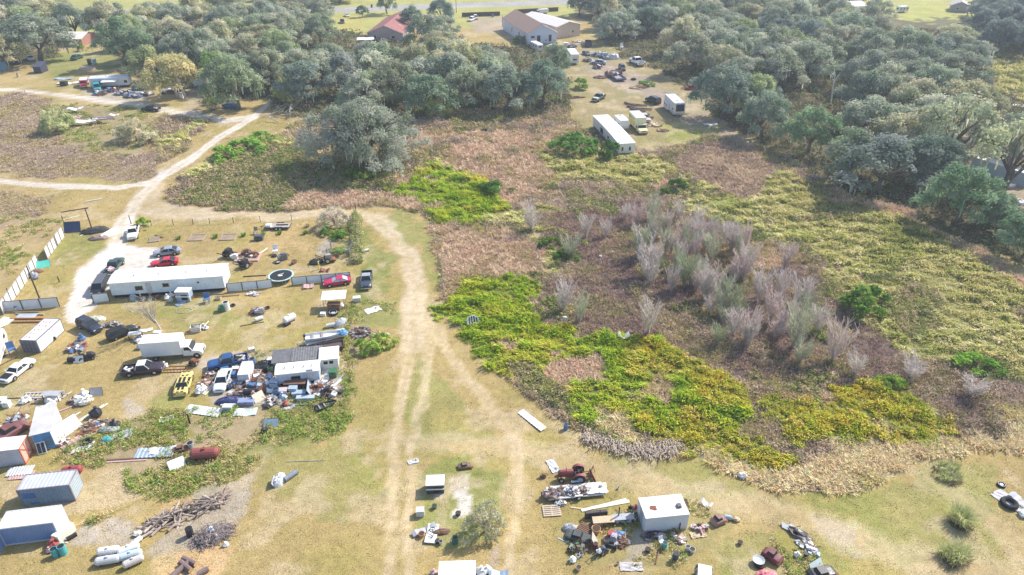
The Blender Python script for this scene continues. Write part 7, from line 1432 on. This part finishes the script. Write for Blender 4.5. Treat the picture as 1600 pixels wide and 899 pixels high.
 ('tank', 453, 503, 55, (1.15, 1.4, 1.5), cW, 'white egg shaped tank with a dark base on the dry grass'), ('box', 449, 508, 55, (1.1, .9, .6), cK, 'dark base at the lower end of the white egg shaped tank', 'wheeled_cart'), ('engine', 408, 490, 20, 1.5, cG, 'grey engine above the white tank lying in the yard'), ('heap', 401, 489, 0, 1.2, mk(MIXD), 'dark scrap left of the grey engine'), ('tank', 405, 501, 40, (.7, .8, .8), cW, 'small white tank under the grey engine'), ('beam', 394, 507, 20, (1.8, .8, .8), cBR, 'brown pole left of the small white tank'), ('tyre', 418, 482, 0, 1.2, None, 'tyre above the grey engine'), ('box', 505, 493, 0, (.9, .8, .8), cW, 'white box on the grass below the carport'), ('box', 523, 485, 0, (2.2, 1.4, 2.2), cBR, 'brown cart under the carport roof', 'cart', 'cart'), ('tyre', 521, 491, 20, 2.2, cW, 'white rimmed wheel in front of the carport'), ('drumlie', 518, 511, 20, (1.8, 1.2, 1.2), cS, 'grey water heater lying above the boat trailer', 'water_heater', 'tank'), ('tarp', 532, 507, 60, (1.3, .9, 1.2), cG, 'grey bundle behind the water heater'), ('bag', 532, 480, 0, 1.6, cW, 'white bag right of the white rimmed wheel'), ('cooler', 558, 471, 10, 1.9, cS, 'pale cool box in the weeds right of the carport'), ('sheet', 583, 485, 35, (1.3, 1.3, 1), cW, 'crumpled white sheet on the grass beside the track'),
 ('heap', 592, 527, 0, (1.5, 1.3, 1.0), mk([cG, cS, cPK]), 'grey rubble heap under the shrub by the fire ring'), ('heap', 562, 519, 0, (1.2, 1, .8), mk([cK, cG, cBR]), 'burnt scrap inside the stone fire ring'), ('corr', 831, 658, -51, (2.4, 1.0, 1.2), cW, 'long white metal panel lying at the edge of the wet grass'), ('drum', 884, 671, 0, 1.0, cB, 'blue drum in the wet grass near the white panel'),
 ('heap', 918, 96, 0, 2.2, mk([cG, cS, cK]), 'grey scrap below the dark blue wreck in the back lot'), ('heap', 934, 107, 0, 2.0, mk([cS, cLB, cRS]), 'silver scrap under the silver wreck'), ('tarp', 958, 92, 0, 2.4, cS, 'silver covered car shaped bundle in the back lot'), ('engine', 968, 118, 20, 2.2, cRS, 'rusty engine at the back of the flat barge trailer'), ('tyre', 990, 125, 0, 2.6, None, 'big tyre by the bush at the flat barge trailer'), ('heap', 998, 138, 0, (2.6, 1.8, 1), mk([cBR, cRS, cTN]), 'brown brush heap below the flat barge trailer'), ('heap', 938, 122, 0, (2.6, 1.6, 1.2), mk([cRS, cBR, cG]), 'rusty low scrap left of the flat barge trailer'), ('heap', 1022, 196, 0, (2.6, 2, 1), mk([cTN, cBR, cCR]), 'pale stump and branch heap right of the yellow truck'), ('heap', 1036, 205, 0, (1.8, 1.4, .8), mk([cTN, cBR]), 'small brown heap on the grass by the motor home'), ('box', 884, 72, 0, 2.0, cW, 'white box near the corner of the grey house'), ('heap', 893, 74, 0, 2.0, mk(MIXD), 'dark scrap between the grey house and the white camper'), ('drum', 946, 68, 0, 2.0, cB, 'blue drum at the lot edge above the wrecks'), ('board', 1110, 196, 10, (2, 1.5, 2), cS, 'pale sheet on the worn track at the lot corner'), ('heap', 940, 196, 0, 1.5, mk([cK, cG, cBR]), 'dark scrap behind the long white mobile home'),
 ('board', 974, 527, 0, (.9, 1.0, 3), cW, 'white board in the brush above the gold grass'), ('rock', 882, 499, 0, 1.1, cS, 'grey lump below the lone sapling'), ('rock', 1159, 745, 0, 1.2, (.62, .60, .62), 'pale boulder in the dry reed bank'), ('rock', 957, 395, 0, .8, cW, 'white rubbish in the brush, upper one'), ('rock', 938, 402, 0, .7, cW, 'white rubbish in the brush, lower one'),
 # foreground mound
 ('doghouse', 681, 764, 3, (1.35, 1.5, 1.5), (.06, .075, .10, .4), 'dark truck cap with pale edges on the green mound', 'camper_topper', 'truck cap'), ('cabinet', 657, 804, 5, (1.25, 1.2, .9), cS, 'small pale grey chest on the green mound'), ('tub', 679, 794, 0, .8, cGN, 'dark green pot near the pale grey chest'), ('board', 675, 836, 85, (1.25, 1.2, 2.2), cW, 'white board with a black curved mark'), ('board', 663, 830, 30, (1.4, .7, 2), cG, 'grey board sticking out left of the marked white board'), ('tub', 659, 838, 0, .9, cO, 'orange pot at the left of the junk on the green mound'), ('tub', 684, 848, 0, .7, cK, 'black pot below the marked white board, left one'), ('bucket', 689, 850, 0, 1.3, cS, 'silver pail beside the black pot'), ('drum', 711, 849, 0, 1.1, (.03, .14, .12, .5), 'dark green drum right of the junk on the green mound'), ('tarp', 690, 832, 10, (1.0, .6, .5), cBR, 'brown limp bundle right of the marked white board'), ('carbody', 727, 730, 10, .55, (.22, .15, .11, .9), 'rotten tree stump at the top of the green mound', 'tree_stump', 'stump'), ('tub', 716, 805, 0, .8, cK, 'dark pot between the sand and the small tree'), ('sheet', 646, 722, 20, (.7, .6, 1), cS, 'pale scrap sheet on the track above the mound'), ('bag', 752, 896, 0, 1.6, cS, 'grey white sack, left of two at the low shed'), ('bag', 761, 893, 0, 1.3, cW, 'white sack, right of two at the low shed'), ('board', 779, 899, 0, (1, .8, 2), cLB, 'pale blue sheet at the bottom edge beside the low shed'), ('bag', 678, 897, 0, 1.1, cPK, 'pinkish sack left of the low shed'),
 # tractor corner
 ('sheet', 864, 729, -70, (1.1, .9, 1), (.62, .62, .62), 'silver grey sheet on the grass behind the red tractor'), ('pallet', 862, 799, 5, (1.7, 1.4, 1), (.52, .42, .32), 'tan board square at the left below the wreck trailer', 'board_square'), ('plank', 944, 790, 17, (2.8, 2.0, 1.4), cW, 'white long board, upper of the crossed pair'), ('plank', 955, 789, 13, (2.2, 2.4, 1.2), cCR, 'cream long board, lower of the crossed pair'), ('heap', 876, 787, 0, .7, mk([cW, cLB, cG]), 'small white scrap right of the tan board square'), ('plank', 905, 795, -10, (1.0, 1.2, 1), cTN, 'tan stick below the wreck trailer'), ('tub', 870, 783, 0, .8, cGN, 'green plant pot under the wreck trailer'), ('engine', 849, 746, 0, .8, cBR, 'brown lump on the grass left of the red tractor'), ('bucket', 966, 764, 0, .8, cW, 'lone white pail on the grass right of the red tractor'),
 ('mower', 993, 797, 20, (.95, .95, .8), cR, 'red mower behind the white truck body'), ('leanboard', 1058, 792, 15, (1.6, .8, .5), cBR, 'brown board propped behind the white truck body'), ('fridge', 931, 808, 8, (1.5, .5, 1.2), (.08, .065, .06, .7), 'dark brown upright panel at the back of the foreground junk', 'sofa_back', 'panel'), ('table', 942, 819, 5, (1.5, 1.2, 1.0), cTN, 'tan table with pots, at the back of the foreground junk'), ('tub', 930, 817, 0, .9, cS, 'silver pot at the left end of the tan table'), ('heap', 936, 818, 0, .8, mk(MIXW), 'white crockery on the tan table'), ('table', 973, 814, 5, (1.5, 1.1, .9), cG, 'grey rack bench beside the tan table'), ('heap', 972, 812, 0, (1.2, .8, 1.2), mk([cW, cG, cS]), 'white striped scrap on the grey rack bench'), ('post', 966, 812, 0, (1, 1, 1.9), cK, 'black upright post at the grey rack bench'), ('heap', 985, 812, 0, .8, mk([cPK, cR, cW]), 'pink scrap at the right end of the grey rack bench'),
 ('tub', 931, 832, 0, 1.3, cO, 'orange drum like pot in the middle of the foreground junk'), ('pallet', 909, 836, -35, (1.9, 1.3, 1.2), cTN, 'tan slatted pallet sloping at the left of the foreground junk'), ('pallet', 916, 829, -35, (1.6, 1.2, 1.6), cBR, 'dark brown pallet behind the tan slatted one'), ('carbody', 904, 842, -20, (.9, .8, .7), (.08, .09, .09, .8), 'dark metal shell under the tan slatted pallet'), ('tarp', 890, 826, 0, (.8, .7, .7), cG, 'grey lump at the left end of the foreground junk'), ('leanboard', 928, 850, 80, (.7, .9, 1.2), (.50, .46, .40, .7), 'grey tan tent shaped sheet in the foreground junk'), ('drum', 930, 857, 0, .9, (.20, .04, .05), 'dark red drum below the tent shaped sheet'), ('mower', 957, 850, 70, 1.15, (.34, .36, .42), 'ride on mower with a silver hood and red seat cover'), ('box', 955, 840, 5, (.9, .8, 1.3), cR, 'red topped box above the silver mower'), ('tarp', 964, 835, 0, (.9, .6, .5), cB, 'blue tarpaulin scrap under the rack bench'), ('pipe', 977, 838, 80, (.9, .9, .9), cLB, 'pale blue pipe right of the silver mower'), ('heap', 973, 848, 0, .9, mk([cRS, cBR, cG]), 'rust brown scrap right of the silver mower'), ('crate', 948, 846, 0, .8, cPK, 'pink crate left of the silver mower'), ('machine', 936, 866, 40, 1.0, cK, 'black hand cart with a white ball on it'), ('bag', 936, 863, 0, .8, cW, 'white ball on the black hand cart', 'ball', 'ball', .5), ('box', 942, 862, 40, .7, cB, 'blue box on the right of the black hand cart'),
 ('bag', 894, 877, 0, 1.1, cW, 'white lump, largest of three in front of the foreground junk'), ('bucket', 903, 872, 0, 1.2, cW, 'white pail, left of the small pair in front of the junk'), ('bucket', 908, 869, 0, 1.2, cS, 'white pail, right of the small pair in front of the junk'), ('tub', 904, 890, 0, .8, cTN, 'tan pot in front of the foreground junk'), ('tyre', 892, 858, 0, 1.0, None, 'tyre in the weeds left of the junk'), ('heap', 904, 858, 0, 1.1, mk([cK, cGN, cBR]), 'dark green scrap in the weeds of the foreground junk'), ('bucket', 965, 882, 0, .9, cTN, 'tan pail on bare ground below the silver mower'), ('sheet', 986, 886, 0, (1.2, .9, 1), (.50, .47, .47), 'grey rubble slab with a pale skin'), ('plank', 882, 846, -30, (.8, .8, .8), cLB, 'pale blue stick at the left tip of the foreground junk'),
 ('drum', 1038, 856, 0, .95, cT, 'teal drum leaning in front of the white truck body'), ('drum', 1055, 874, 0, 1.1, (.06, .08, .10, .5), 'dark grey drum on the grass in front of the white truck body'), ('bucket', 1074, 859, 0, 1.5, cW, 'white pail beside the white tub'), ('tub', 1081, 862, 0, .85, cS, 'white tub with a dark opening'), ('chair', 1033, 850, 20, 1.0, cW, 'white broken chair beside the teal drum'), ('heap', 1020, 838, 5, (1.5, .8, .7), mk([cK, cLB, cPK]), 'dark scrap along the wall of the white truck body'), ('heap', 1060, 842, 0, .9, mk([cPK, cW, cTN]), 'pink white rubble at the corner of the truck body'), ('beam', 1028, 868, 68, (1.2, .9, .9), cBR, 'brown leaning pole in the dry weeds'), ('tub', 1012, 862, 0, .8, cK, 'black pot in the weeds before the truck body'), ('carbody', 1122, 816, 25, (.52, .7, .85), (.30, .18, .15, .8), 'rusty brown box shaped shell in the weeds'), ('drumlie', 1137, 811, -15, .9, cLB, 'pale blue cylinder behind the rusty shell'), ('board', 1103, 790, -40, (.7, .6, 3), cW, 'white broken board in the weeds behind the rusty shell'), ('heap', 1093, 827, 0, .9, mk([cW, cK, cPK]), 'black and white rubbish between the truck body and the rusty shell'), ('sheet', 1091, 836, 10, (.9, .7, 1), cTN, 'tan sheet below the black and white rubbish'), ('rock', 1150, 813, 0, .9, cTN, 'tan lump right of the pale blue cylinder'),
 ('carbody', 1206, 873, -45, (.66, .8, .95), (.15, .04, .045, .6), 'dark red and black wrecked cab lying open'), ('dish', 1184, 880, 0, 1.3, cS, 'silver dish on a black base left of the wrecked cab'), ('tyre', 1186, 884, 0, 1.5, None, 'tyre under the silver dish'), ('bucket', 1192, 872, 0, .9, cW, 'white pail between the dish and the wrecked cab'), ('heap', 1248, 838, -50, (1.8, .9, .8), mk([cS, cG, cW, cK]), 'grey scrap strip, upper one, right of the wrecked cab'), ('heap', 1262, 856, -50, (1.3, .9, .7), mk([cW, cG, cLB]), 'pale scrap strip, lower one, right of the wrecked cab'), ('bag', 1245, 869, 0, 1.0, cW, 'white lump left of the small drum'), ('drum', 1258, 871, 0, .7, cK, 'small black drum with a white top'), ('plank', 1252, 878, -10, (.9, 1, 1), cWD, 'grey stick below the small black drum'), ('leanboard', 1274, 887, 30, (1.1, .9, .7), (.62, .72, .68, .4), 'pale green glassy panel over a black wreck'), ('carbody', 1284, 899, 15, (.9, .9, .8), (.04, .04, .05, .4), 'black wreck with white stripes at the bottom edge'), ('tarp', 1197, 903, 0, (1.2, 1.0, .9), (.72, .20, .24, .5), 'pink covered bundle cut by the bottom edge'), ('tub', 1156, 850, 0, .7, cBR, 'brown low stump in the mown grass'),
 ('tyre', 1564, 759, 0, 1.35, cW, 'white rimmed tyre on the grass near the right edge'), ('tyre', 1576, 789, 0, 2.6, None, 'huge black tractor tyre on the grey sheet'), ('sheet', 1581, 786, -60, (1.9, 1.6, 1), (.45, .45, .46), 'grey sheet under the huge tyre'), ('board', 1593, 784, -60, (1.2, .9, 2), cS, 'silver scrap at the right of the grey sheet'), ('rock', 1598, 806, 0, 1.2, cW, 'white rubbish at the right edge below the grey sheet'),
 # brush field debris upper left and back lot
 ('board', 118, 172, 20, (2.2, 1.6, 3), cW, 'white sheet debris, upper one in the scrub', None, None, .8), ('board', 130, 191, 12, (3.6, 2.2, 3), cW, 'long white boat like debris in the scrub', None, None, .8), ('sheet', 117, 184, 0, (2.0, 2, 2), cPK, 'pinkish debris between the white pieces in the scrub', None, None, .8), ('boat', 162, 188, 15, (1.2, 1, .9), (.55, .45, .5), 'pinkish grey boat wreck in the scrub', None, None, .8), ('board', 178, 181, 0, (1.5, 1, 2), cW, 'small white debris right of the boat wreck', None, None, .8), ('heap', 158, 148, 0, 2.2, mk(MIXW), 'junk heap before the teal truck'), ('heap', 193, 148, 0, (3, 2, 2.4), mk(MIXW), 'pale junk heap before the pale trailer home'), ('heap', 207, 152, 0, (3, 2, 2), mk([cPK, cW, cRS, cB]), 'pinkish junk heap right of the pale one'), ('tarp', 222, 140, 0, (3.2, 2.2, 2.6), (.03, .13, .16, .5), 'teal covered heap right of the pale trailer home'), ('heap', 228, 149, 0, (2.6, 2, 1.8), mk(MIXD), 'dark junk heap under the teal cover'), ('heap', 177, 143, 0, (2.2, 2, 2), mk([cB, cR, cW, cK]), 'blue and red junk by the porch'), ('board', 100, 124, 6, (3, 2, 2), cLB, 'pale board, upper one left of the red truck'), ('board', 108, 131, 10, (3.6, 2, 2), cW, 'white board, lower one left of the red truck'), ('box', 101, 134, 0, 2.2, cK, 'black box standing by the white boards'), ('tarp', 137, 108, 0, (3, 2, 1), cPK, 'pinkish rubbish strip behind the pale trailer home'), ('cabinet', 284, 153, 0, 1.9, cW, 'white cabinet beside the leaning white trunk'), ('box', 281, 147, 0, 2.6, (.10, .08, .08), 'dark crate at the foot of the leaning white trunk'), ('heap', 265, 146, 0, (2.6, 2, 2), mk(MIXD), 'dark junk left of the leaning white trunk'), ('chair', 249, 157, 0, 1.9, cTN, 'tan chair on the grass by the far track'), ('drum', 29, 121, 0, 1.6, cTN, 'pale topped stump in the dry grass at the far left'), ('heap', 864, 75, 0, 2.4, mk(MIXW), 'white junk at the foot of the grey house'), ('heap', 902, 66, 0, (2.2, 1.6, .8), mk(MIXD), 'dark low rubbish left of the dump trailer'), ('heap', 935, 88, 0, 2.6, mk([cG, cLB, cK]), 'grey scrap between the wrecks in the back lot'), ('heap', 955, 117, 0, (2.4, 1.8, 2), mk([cRS, cO, cG]), 'rusty scrap loaded on the flat barge trailer', 'scrap_heap', 'scrap heap', .8), ('chair', 971, 78, 0, 2.6, cW, 'white wrecked frame at the wood edge of the back lot'), ('carbody', 902, 153, 15, (1.6, .8, .5), cBR, 'brown scrap strip by the wood corner in the back lot'), ('carbody', 1080, 140, 0, 1.2, (.3, .04, .05), 'dull red wreck under the right wood edge'), ('ladder', 1048, 146, -35, (3, 2, 1), cS, 'pale metal frame behind the motor home'), ('rock', 757, 206, 0, 1.8, BLACK, 'black burnt lump in the brush behind the bright grass'),
]
for q in JUNK:
    if q[6]: J(*q[:7], **dict(zip(('name', 'cat', 'z'), q[7:])))
bpy.context.view_layer.update()
# mark on the white board
o = [o for o in S.objects if o.get('label', '').startswith('white board with a black curved')][0]
mb = MB(); pts = [(-.5, .25), (-.55, -.15), (-.15, -.25), (.0, 0), (.15, .28), (.5, .2), (.55, -.1), (.3, -.25)]
mb.tube([(x, y, .20) for x, y in pts], .035, 4); mb.build('painted_mark', BLACK, o)
# wreck trailer in front of the tractor
trailer((945, 766), (852, 775), 'white junk laden trailer bed below the red tractor', L=6.6, W=1.9, deck=P(.62, .62, .62, .6, 0, .3, 2, ((.2, .15, .12), .6, 2)), zf=.4, col=P(.6, .6, .6), axles=1, name='trailer_bed', tongue=.5)
for px, py, s, c, lb in [(862, 773, 1.0, [cG, cPK, cK], 'grey scrap on the left end of the trailer bed'), (880, 770, .9, [cK, cW, cB], 'black and white scrap on the trailer bed, second from the left'), (897, 769, .9, [cK, cG, cW], 'black scrap in the middle of the trailer bed'), (912, 767, .8, [cTN, cBR, cG], 'brown scrap right of the middle of the trailer bed')]: J('heap', px, py, 5, s, mk(c), lb, z=.4)
J('sheet', 930, 765, 5, (1.4, 1.2, 1.5), cW, 'white sheet over the right end of the trailer bed', z=.45)
car('wagon', paint(.05, .13, .30, .35), (1098, 898), (1096, 956), 'blue truck cab with a white roof cut by the bottom edge', 'truck', name='truck_cab', roofcol=WHITE)
# pen, fire ring, round bale feeder, vine covered fence, hose ring
p = thing('fenced_pen', 'square overgrown pen of posts and mesh beside the vine covered fence', 'pen', G(532, 395)); 
for x in (-2.1, 2.1):
    for y in (-1.6, 1.6): mb = MB(); mb.box((x, y, .9), (.2, .2, 1.8)); mb.build('post', GREYWOOD, p)
for a_, b_ in (((-2.1, -1.6), (2.1, -1.6)), ((-2.1, 1.6), (2.1, 1.6)), ((-2.1, -1.6), (-2.1, 1.6)), ((2.1, -1.6), (2.1, 1.6))):
    mb = MB()
    for k in range(6): mb.cyl((*a_, .15+k*.3), (*b_, .15+k*.3), .02, n=4)
    for k in range(1, 10): q = Vector(a_).lerp(Vector(b_), k/10); mb.cyl((q.x, q.y, .1), (q.x, q.y, 1.7), .012, n=3)
    mb.build('mesh_side', STEEL, p)
J('table', 537, 393, 0, (1.2, 1, .6), cG, 'grey bench inside the square pen')
p = thing('fire_ring', 'low ring of dark blocks around a burnt pit beside the track', 'fire ring', G(563, 521))
for k in range(14):
    a = k*2*math.pi/14; mb = MB(); mb.box((1.45*math.cos(a), 1.45*math.sin(a), .2), (.42, .3, .42), a); mb.build('block', P(.22, .19, .19, .9, 0, .3, 3), p)
mb = MB(); mb.cyl((0, 0, 0), (0, 0, .06), 1.3, n=20); mb.build('ash', P(.12, .11, .11, .95, 0, .4, 3), p)
p = thing('bale_ring', 'round grey blue slatted ring tilted in the bright grass', 'cattle feeder', G(737, 506)); p.rotation_euler = (R_(38), R_(8), .3)
mb = MB()
for z in (.1, 1.0): mb.torus((0, 0, z), 1.0, .07, n=22, m=6)
mb.build('hoop', P(.40, .46, .56, .5), p)
mb = MB()
for k in range(5): mb.box((-.8+.4*k, 0, 1.02), (.09, 2*math.sqrt(max(.05, 1-(-.8+.4*k)**2)), .07))
mb.build('slats', P(.40, .46, .56, .5), p)
mb = MB(); mb.cyl((0, 0, .1), (0, 0, .9), .98, n=20, caps=False); mb.build('band', P(.16, .19, .24, .6), p)
a, b = G(558, 412), G(556, 338)
v_ = []
keep = rng; rng = np.random.default_rng(5)
n_ = 240; tt = rng.random(n_); vx = a.x+(b.x-a.x)*tt+rng.normal(0, .6, n_); vy = a.y+(b.y-a.y)*tt
VP = [(0.36, 0.42, 0.12), (0.5, 0.5, 0.2), (0.22, 0.3, 0.09), (0.6, 0.55, 0.3)]
m1 = leafy(vx, vy, np.ones(n_), 26, (.4, .7), (1.2, 2.0), (.2, .4), VP, .3); rng = keep
o = link('foliage', npmesh('foliage', *m1, CROWNM)); o.color = (1, 1, 1, 1)
t = thing('vine_covered_fence', 'wire fence smothered in pale green vines at the right side of the yard', 'hedge'); o.parent = t
mb = MB(); 
for k in range(7): q = a.lerp(b, k/6); mb.cyl(q, q+Vector((0, 0, 1.5)), .06, n=6)
mb.cyl(a+Vector((0, 0, 1.3)), b+Vector((0, 0, 1.3)), .02, n=4); mb.build('wire_and_stakes', DARKWOOD, t)
p = thing('garden_hose', 'pale hose lying in a loop on the grass below the mobile home', 'hose', G(287, 486)); mb = MB()
mb.tube([(1.3*math.cos(a)*(1+.1*math.sin(3*a)), .8*math.sin(a), .04) for a in np.linspace(0, 5.9, 22)]+[(2.2, 1.3, .04), (3.0, 2.4, .04)], .035, 5); mb.build('hose', P(.45, .52, .36, .5), p)
# bare forked tree by the box truck, big fallen branches at the wood
t = thing('bare_tree', 'bare forked grey tree standing behind the white box truck', 'tree', G(253, 519)); v = twig_mesh(7.0, 4.0, 9, 8, 900, (0.62, 0.58, 0.55), .95, .13); o = link('crown', npmesh('crown', *v, CROWNM), t); o.color = (1, 1, 1, 1); o.location = (-.75, .35, 1.5); o.scale = (.85, .85, .85); o.rotation_euler = (0, R_(-18), 0)
mb = MB(); mb.tube([(0, 0, -.1), (-.3, .15, .9), (-.8, .35, 2.2)], [.17, .14, .1], 7); mb.build('trunk', PALEBARK, t)
for k, (px, py, L, d) in enumerate([(430, 182, 7, 20), (440, 172, 6, 60), (448, 185, 8, -15), (425, 190, 6, 150), (470, 130, 8, 70), (485, 122, 7, 110), (455, 178, 5, 100)]):
    t = thing('fallen_branch', 'bare grey branch fallen in the scrub where the track meets the wood', 'branch', G(px, py), R_(d), 'fallen branches by the track'); r = random.Random(k); mb = MB(); mb.tube([(-L/2, 0, .3), (0, .3, 1.0), (L/2, -.2, 1.6+r.random())], [.16, .12, .04], 6); mb.build('limb', PALEBARK, t); mb = MB()
    for j in range(6): x = r.uniform(-.3, .45)*L; mb.tube([(x, 0, 1.0), (x+r.uniform(.3, 1.5), r.uniform(-1.3, 1.3), r.uniform(1, 2.6))], [.07, .02], 5)
    mb.build('twigs', PALEBARK, t)
t = thing('dead_tree', 'white dead trunk standing in a gap of the right hand wood', 'tree', G(1298, 165)); mb = MB(); mb.tube([(0, 0, 0), (-.6, 0, 5), (-.8, 0, 9), (-1.8, 0, 12)], [.22, .18, .14, .06], 7); mb.build('trunk', P(.75, .72, .70, .8), t); mb = MB(); mb.tube([(-.7, 0, 7), (.6, .2, 10)], [.12, .03], 5); mb.tube([(-.8, 0, 9), (-2.6, 0, 10.4)], [.1, .03], 5); mb.build('limb', P(.75, .72, .70, .8), t)
# ---- the log pile, the brush pile, cut trunks
LOGM = [P(.34, .27, .22, .9, 0, .25, 3), P(.42, .35, .30, .9, 0, .25, 3), P(.26, .2, .16, .9, 0, .25, 3)]; CUTM = P(.55, .40, .26, .9)
a, b = G(232, 826), G(350, 778); u = (b-a).normalized(); wv = Vector((-u.y, u.x, 0)); Lp = (b-a).length; rl = random.Random(14); protos = []
for k in range(9):
    mb = MB(); l = rl.uniform(.7, 1.3); r0 = rl.uniform(.06, .16); c1 = rl.uniform(-.22, .22); mb.tube([(-l, 0, 0), (-l*.3, c1, rl.uniform(-.05, .1)), (l*.3, c1*.8, rl.uniform(-.05, .1)), (l, 0, 0)], [r0, r0*.95, r0*.85, r0*.7], 7)
    if rl.random() < .5: mb.tube([(0, c1, 0), (.3, c1+.35, .15)], [r0*.6, r0*.3], 5)
    o = mb.build('log', [LOGM[k % 3]]); mc = MB(); mc.cyl((-l-.004, 0, 0), (-l+.004, 0, 0), r0*.9, n=8); e = mc.build('cut_end', CUTM, o); protos.append((o, e))
used = set()
for k in range(150):
    i = rl.randrange(9); o, e = protos[i]
    if i in used: 
        o2 = o.copy(); S.collection.objects.link(o2); e2 = e.copy(); S.collection.objects.link(e2); e2.parent = o2; o = o2
    used.add(i)
    s_ = rl.random(); w_ = rl.gauss(0, .42); hgt = .75*max(0, 1-abs(w_)/1.15)*min(1, s_*6, (1-s_)*6)
    q = a+u*(s_*Lp)+wv*(w_*(.9+.5*math.sin(s_*3)))
    o.location = (q.x, q.y, .12+rl.random()*hgt); o.rotation_euler = (rl.uniform(-.2, .2), rl.uniform(-.35, .35), math.atan2(u.y, u.x)+rl.gauss(0, .55)); k_ = rl.uniform(.7, 1.25); o.scale = (k_, k_, k_)
    tag(o, 'weathered cut log in the long log pile', 'log', 'logs in the long pile')
for k, (px, py, d, L, lb) in enumerate([(282, 893, 60, 1.6, 'thick cut trunk, left of the three on the orange clay'), (291, 888, -35, 1.3, 'grey cut trunk, lowest of the three on the orange clay'), (297, 880, -25, 1.3, 'dark cut trunk with an orange cut face, top of the three'), (318, 896, 40, .8, 'small grey stub at the bottom edge by the cut trunks')]):
    t = thing('cut_trunk', lb, 'log', G(px, py), R_(d)); mb = MB(); mb.cyl((-L*.7, 0, .3), (L*.7, 0, .3), .32, .28, 10); mb.build('bark', P(.20, .14, .13, .9, 0, .3, 3), t); mb = MB(); mb.cyl((L*.7, 0, .3), (L*.7+.01, 0, .3), .27, n=10); mb.build('cut_face', P(.62, .36, .14, .9), t)
g = G(333, 838); t = thing('brush_pile', 'grey brush pile of tangled twigs with plastic in it', 'brush pile', g, R_(28))
gg = np.random.default_rng(31); n_ = 420; th_ = gg.uniform(0, 6.28, n_); rr_ = np.sqrt(gg.random(n_)); V_ = []; Q_ = []; C_ = []
mb = MB()
for k in range(n_):
    x, y = rr_[k]*2.3*math.cos(th_[k]), rr_[k]*1.4*math.sin(th_[k]); z = gg.uniform(.05, 1.1)*(1-rr_[k]**2)+.08; d = gg.uniform(0, 6.28); l = gg.uniform(.3, .8); mb.m = k % 2
    mb.tube([(x, y, z), (x+l*.6*math.cos(d), y+l*.6*math.sin(d), z+gg.uniform(-.1, .3)), (x+l*1.3*math.cos(d+.4), y+l*1.3*math.sin(d+.4), max(.03, z+gg.uniform(-.4, .25)))], [.035, .028, .012], 4)
mb.build('twigs', [P(.40, .34, .32, .9), P(.26, .2, .19, .9)], t); mb = MB(); mb.sphere((0, 0, 0), (2.0, 1.2, .7), 12, 6, .15, random.Random(2)); mb.build('packed_core', P(.18, .15, .14, .95, 0, .5, 4), t)
for k, (px, py) in enumerate([(985, 165), (990, 170), (996, 174), (1002, 179), (1008, 184), (998, 166), (1005, 172)]):
    t = thing('felled_trunk', 'brown felled trunk in the log heap behind the yellow truck', 'log', G(px, py), R_(-55+k*7), 'felled trunks behind the yellow truck'); mb = MB(); mb.cyl((-2.6, 0, .35), (2.6, .2, .4), .34, .22, 8); mb.build('bark', P(.22, .15, .12, .9, 0, .3, 2), t); mb = MB(); mb.cyl((-2.62, 0, .35), (-2.6, 0, .35), .3, n=8); mb.build('cut_face', CUTM, t)
# matted grey reed bank: dead stalks combed downhill
keep = rng; rng = np.random.default_rng(44); pts = [G(x, y) for x, y in [(912, 682), (940, 690), (965, 697), (990, 702), (1015, 704), (1040, 702), (1056, 696)]]
n_ = 1500; ii = rng.integers(0, len(pts)-1, n_); f_ = rng.random(n_); bx = np.array([pts[i].x for i in ii])*(1-f_)+np.array([pts[i+1].x for i in ii])*f_+rng.normal(0, .5, n_); by = np.array([pts[i].y for i in ii])*(1-f_)+np.array([pts[i+1].y for i in ii])*f_+rng.normal(.2, .8, n_)
v = blades(bx, by, np.full(n_, .02), rng.normal(-1.5, .5, n_), rng.uniform(.6, 1.5, n_), rng.uniform(.6, 1.1, n_), rng.uniform(1.2, 1.6, n_), rng.uniform(.07, .14, n_), pick([(0.56, 0.48, 0.40), (0.46, 0.38, 0.32), (0.64, 0.56, 0.47)], n_)*rng.uniform(.8, 1.2, (n_, 1)))
o = link('dead_reeds', npmesh('dead_reeds', *v, STUFFM)); tag(o, 'pale grey dead reeds combed over on the bank behind the red tractor', 'dead reeds', None, 'stuff'); rng = keep

# ================================================================== AIR
hz = MB(); hz.box((0, 330, 40), (1700, 1000, 82)); haze = hz.build('haze', [])
hm = bpy.data.materials.new('air'); hm.use_nodes = True; _n = hm.node_tree; _n.nodes.clear()
_o = _n.nodes.new('ShaderNodeOutputMaterial'); _v = _n.nodes.new('ShaderNodeVolumePrincipled')
_v.inputs['Color'].default_value = (0.80, 0.88, 1.0, 1); _v.inputs['Density'].default_value = 0.00034; _v.inputs['Anisotropy'].default_value = 0.2
_n.links.new(_v.outputs[0], _o.inputs['Volume']); haze.data.materials.append(hm)
tag(haze, 'thin bluish haze over the distant woods', None, None, 'stuff')
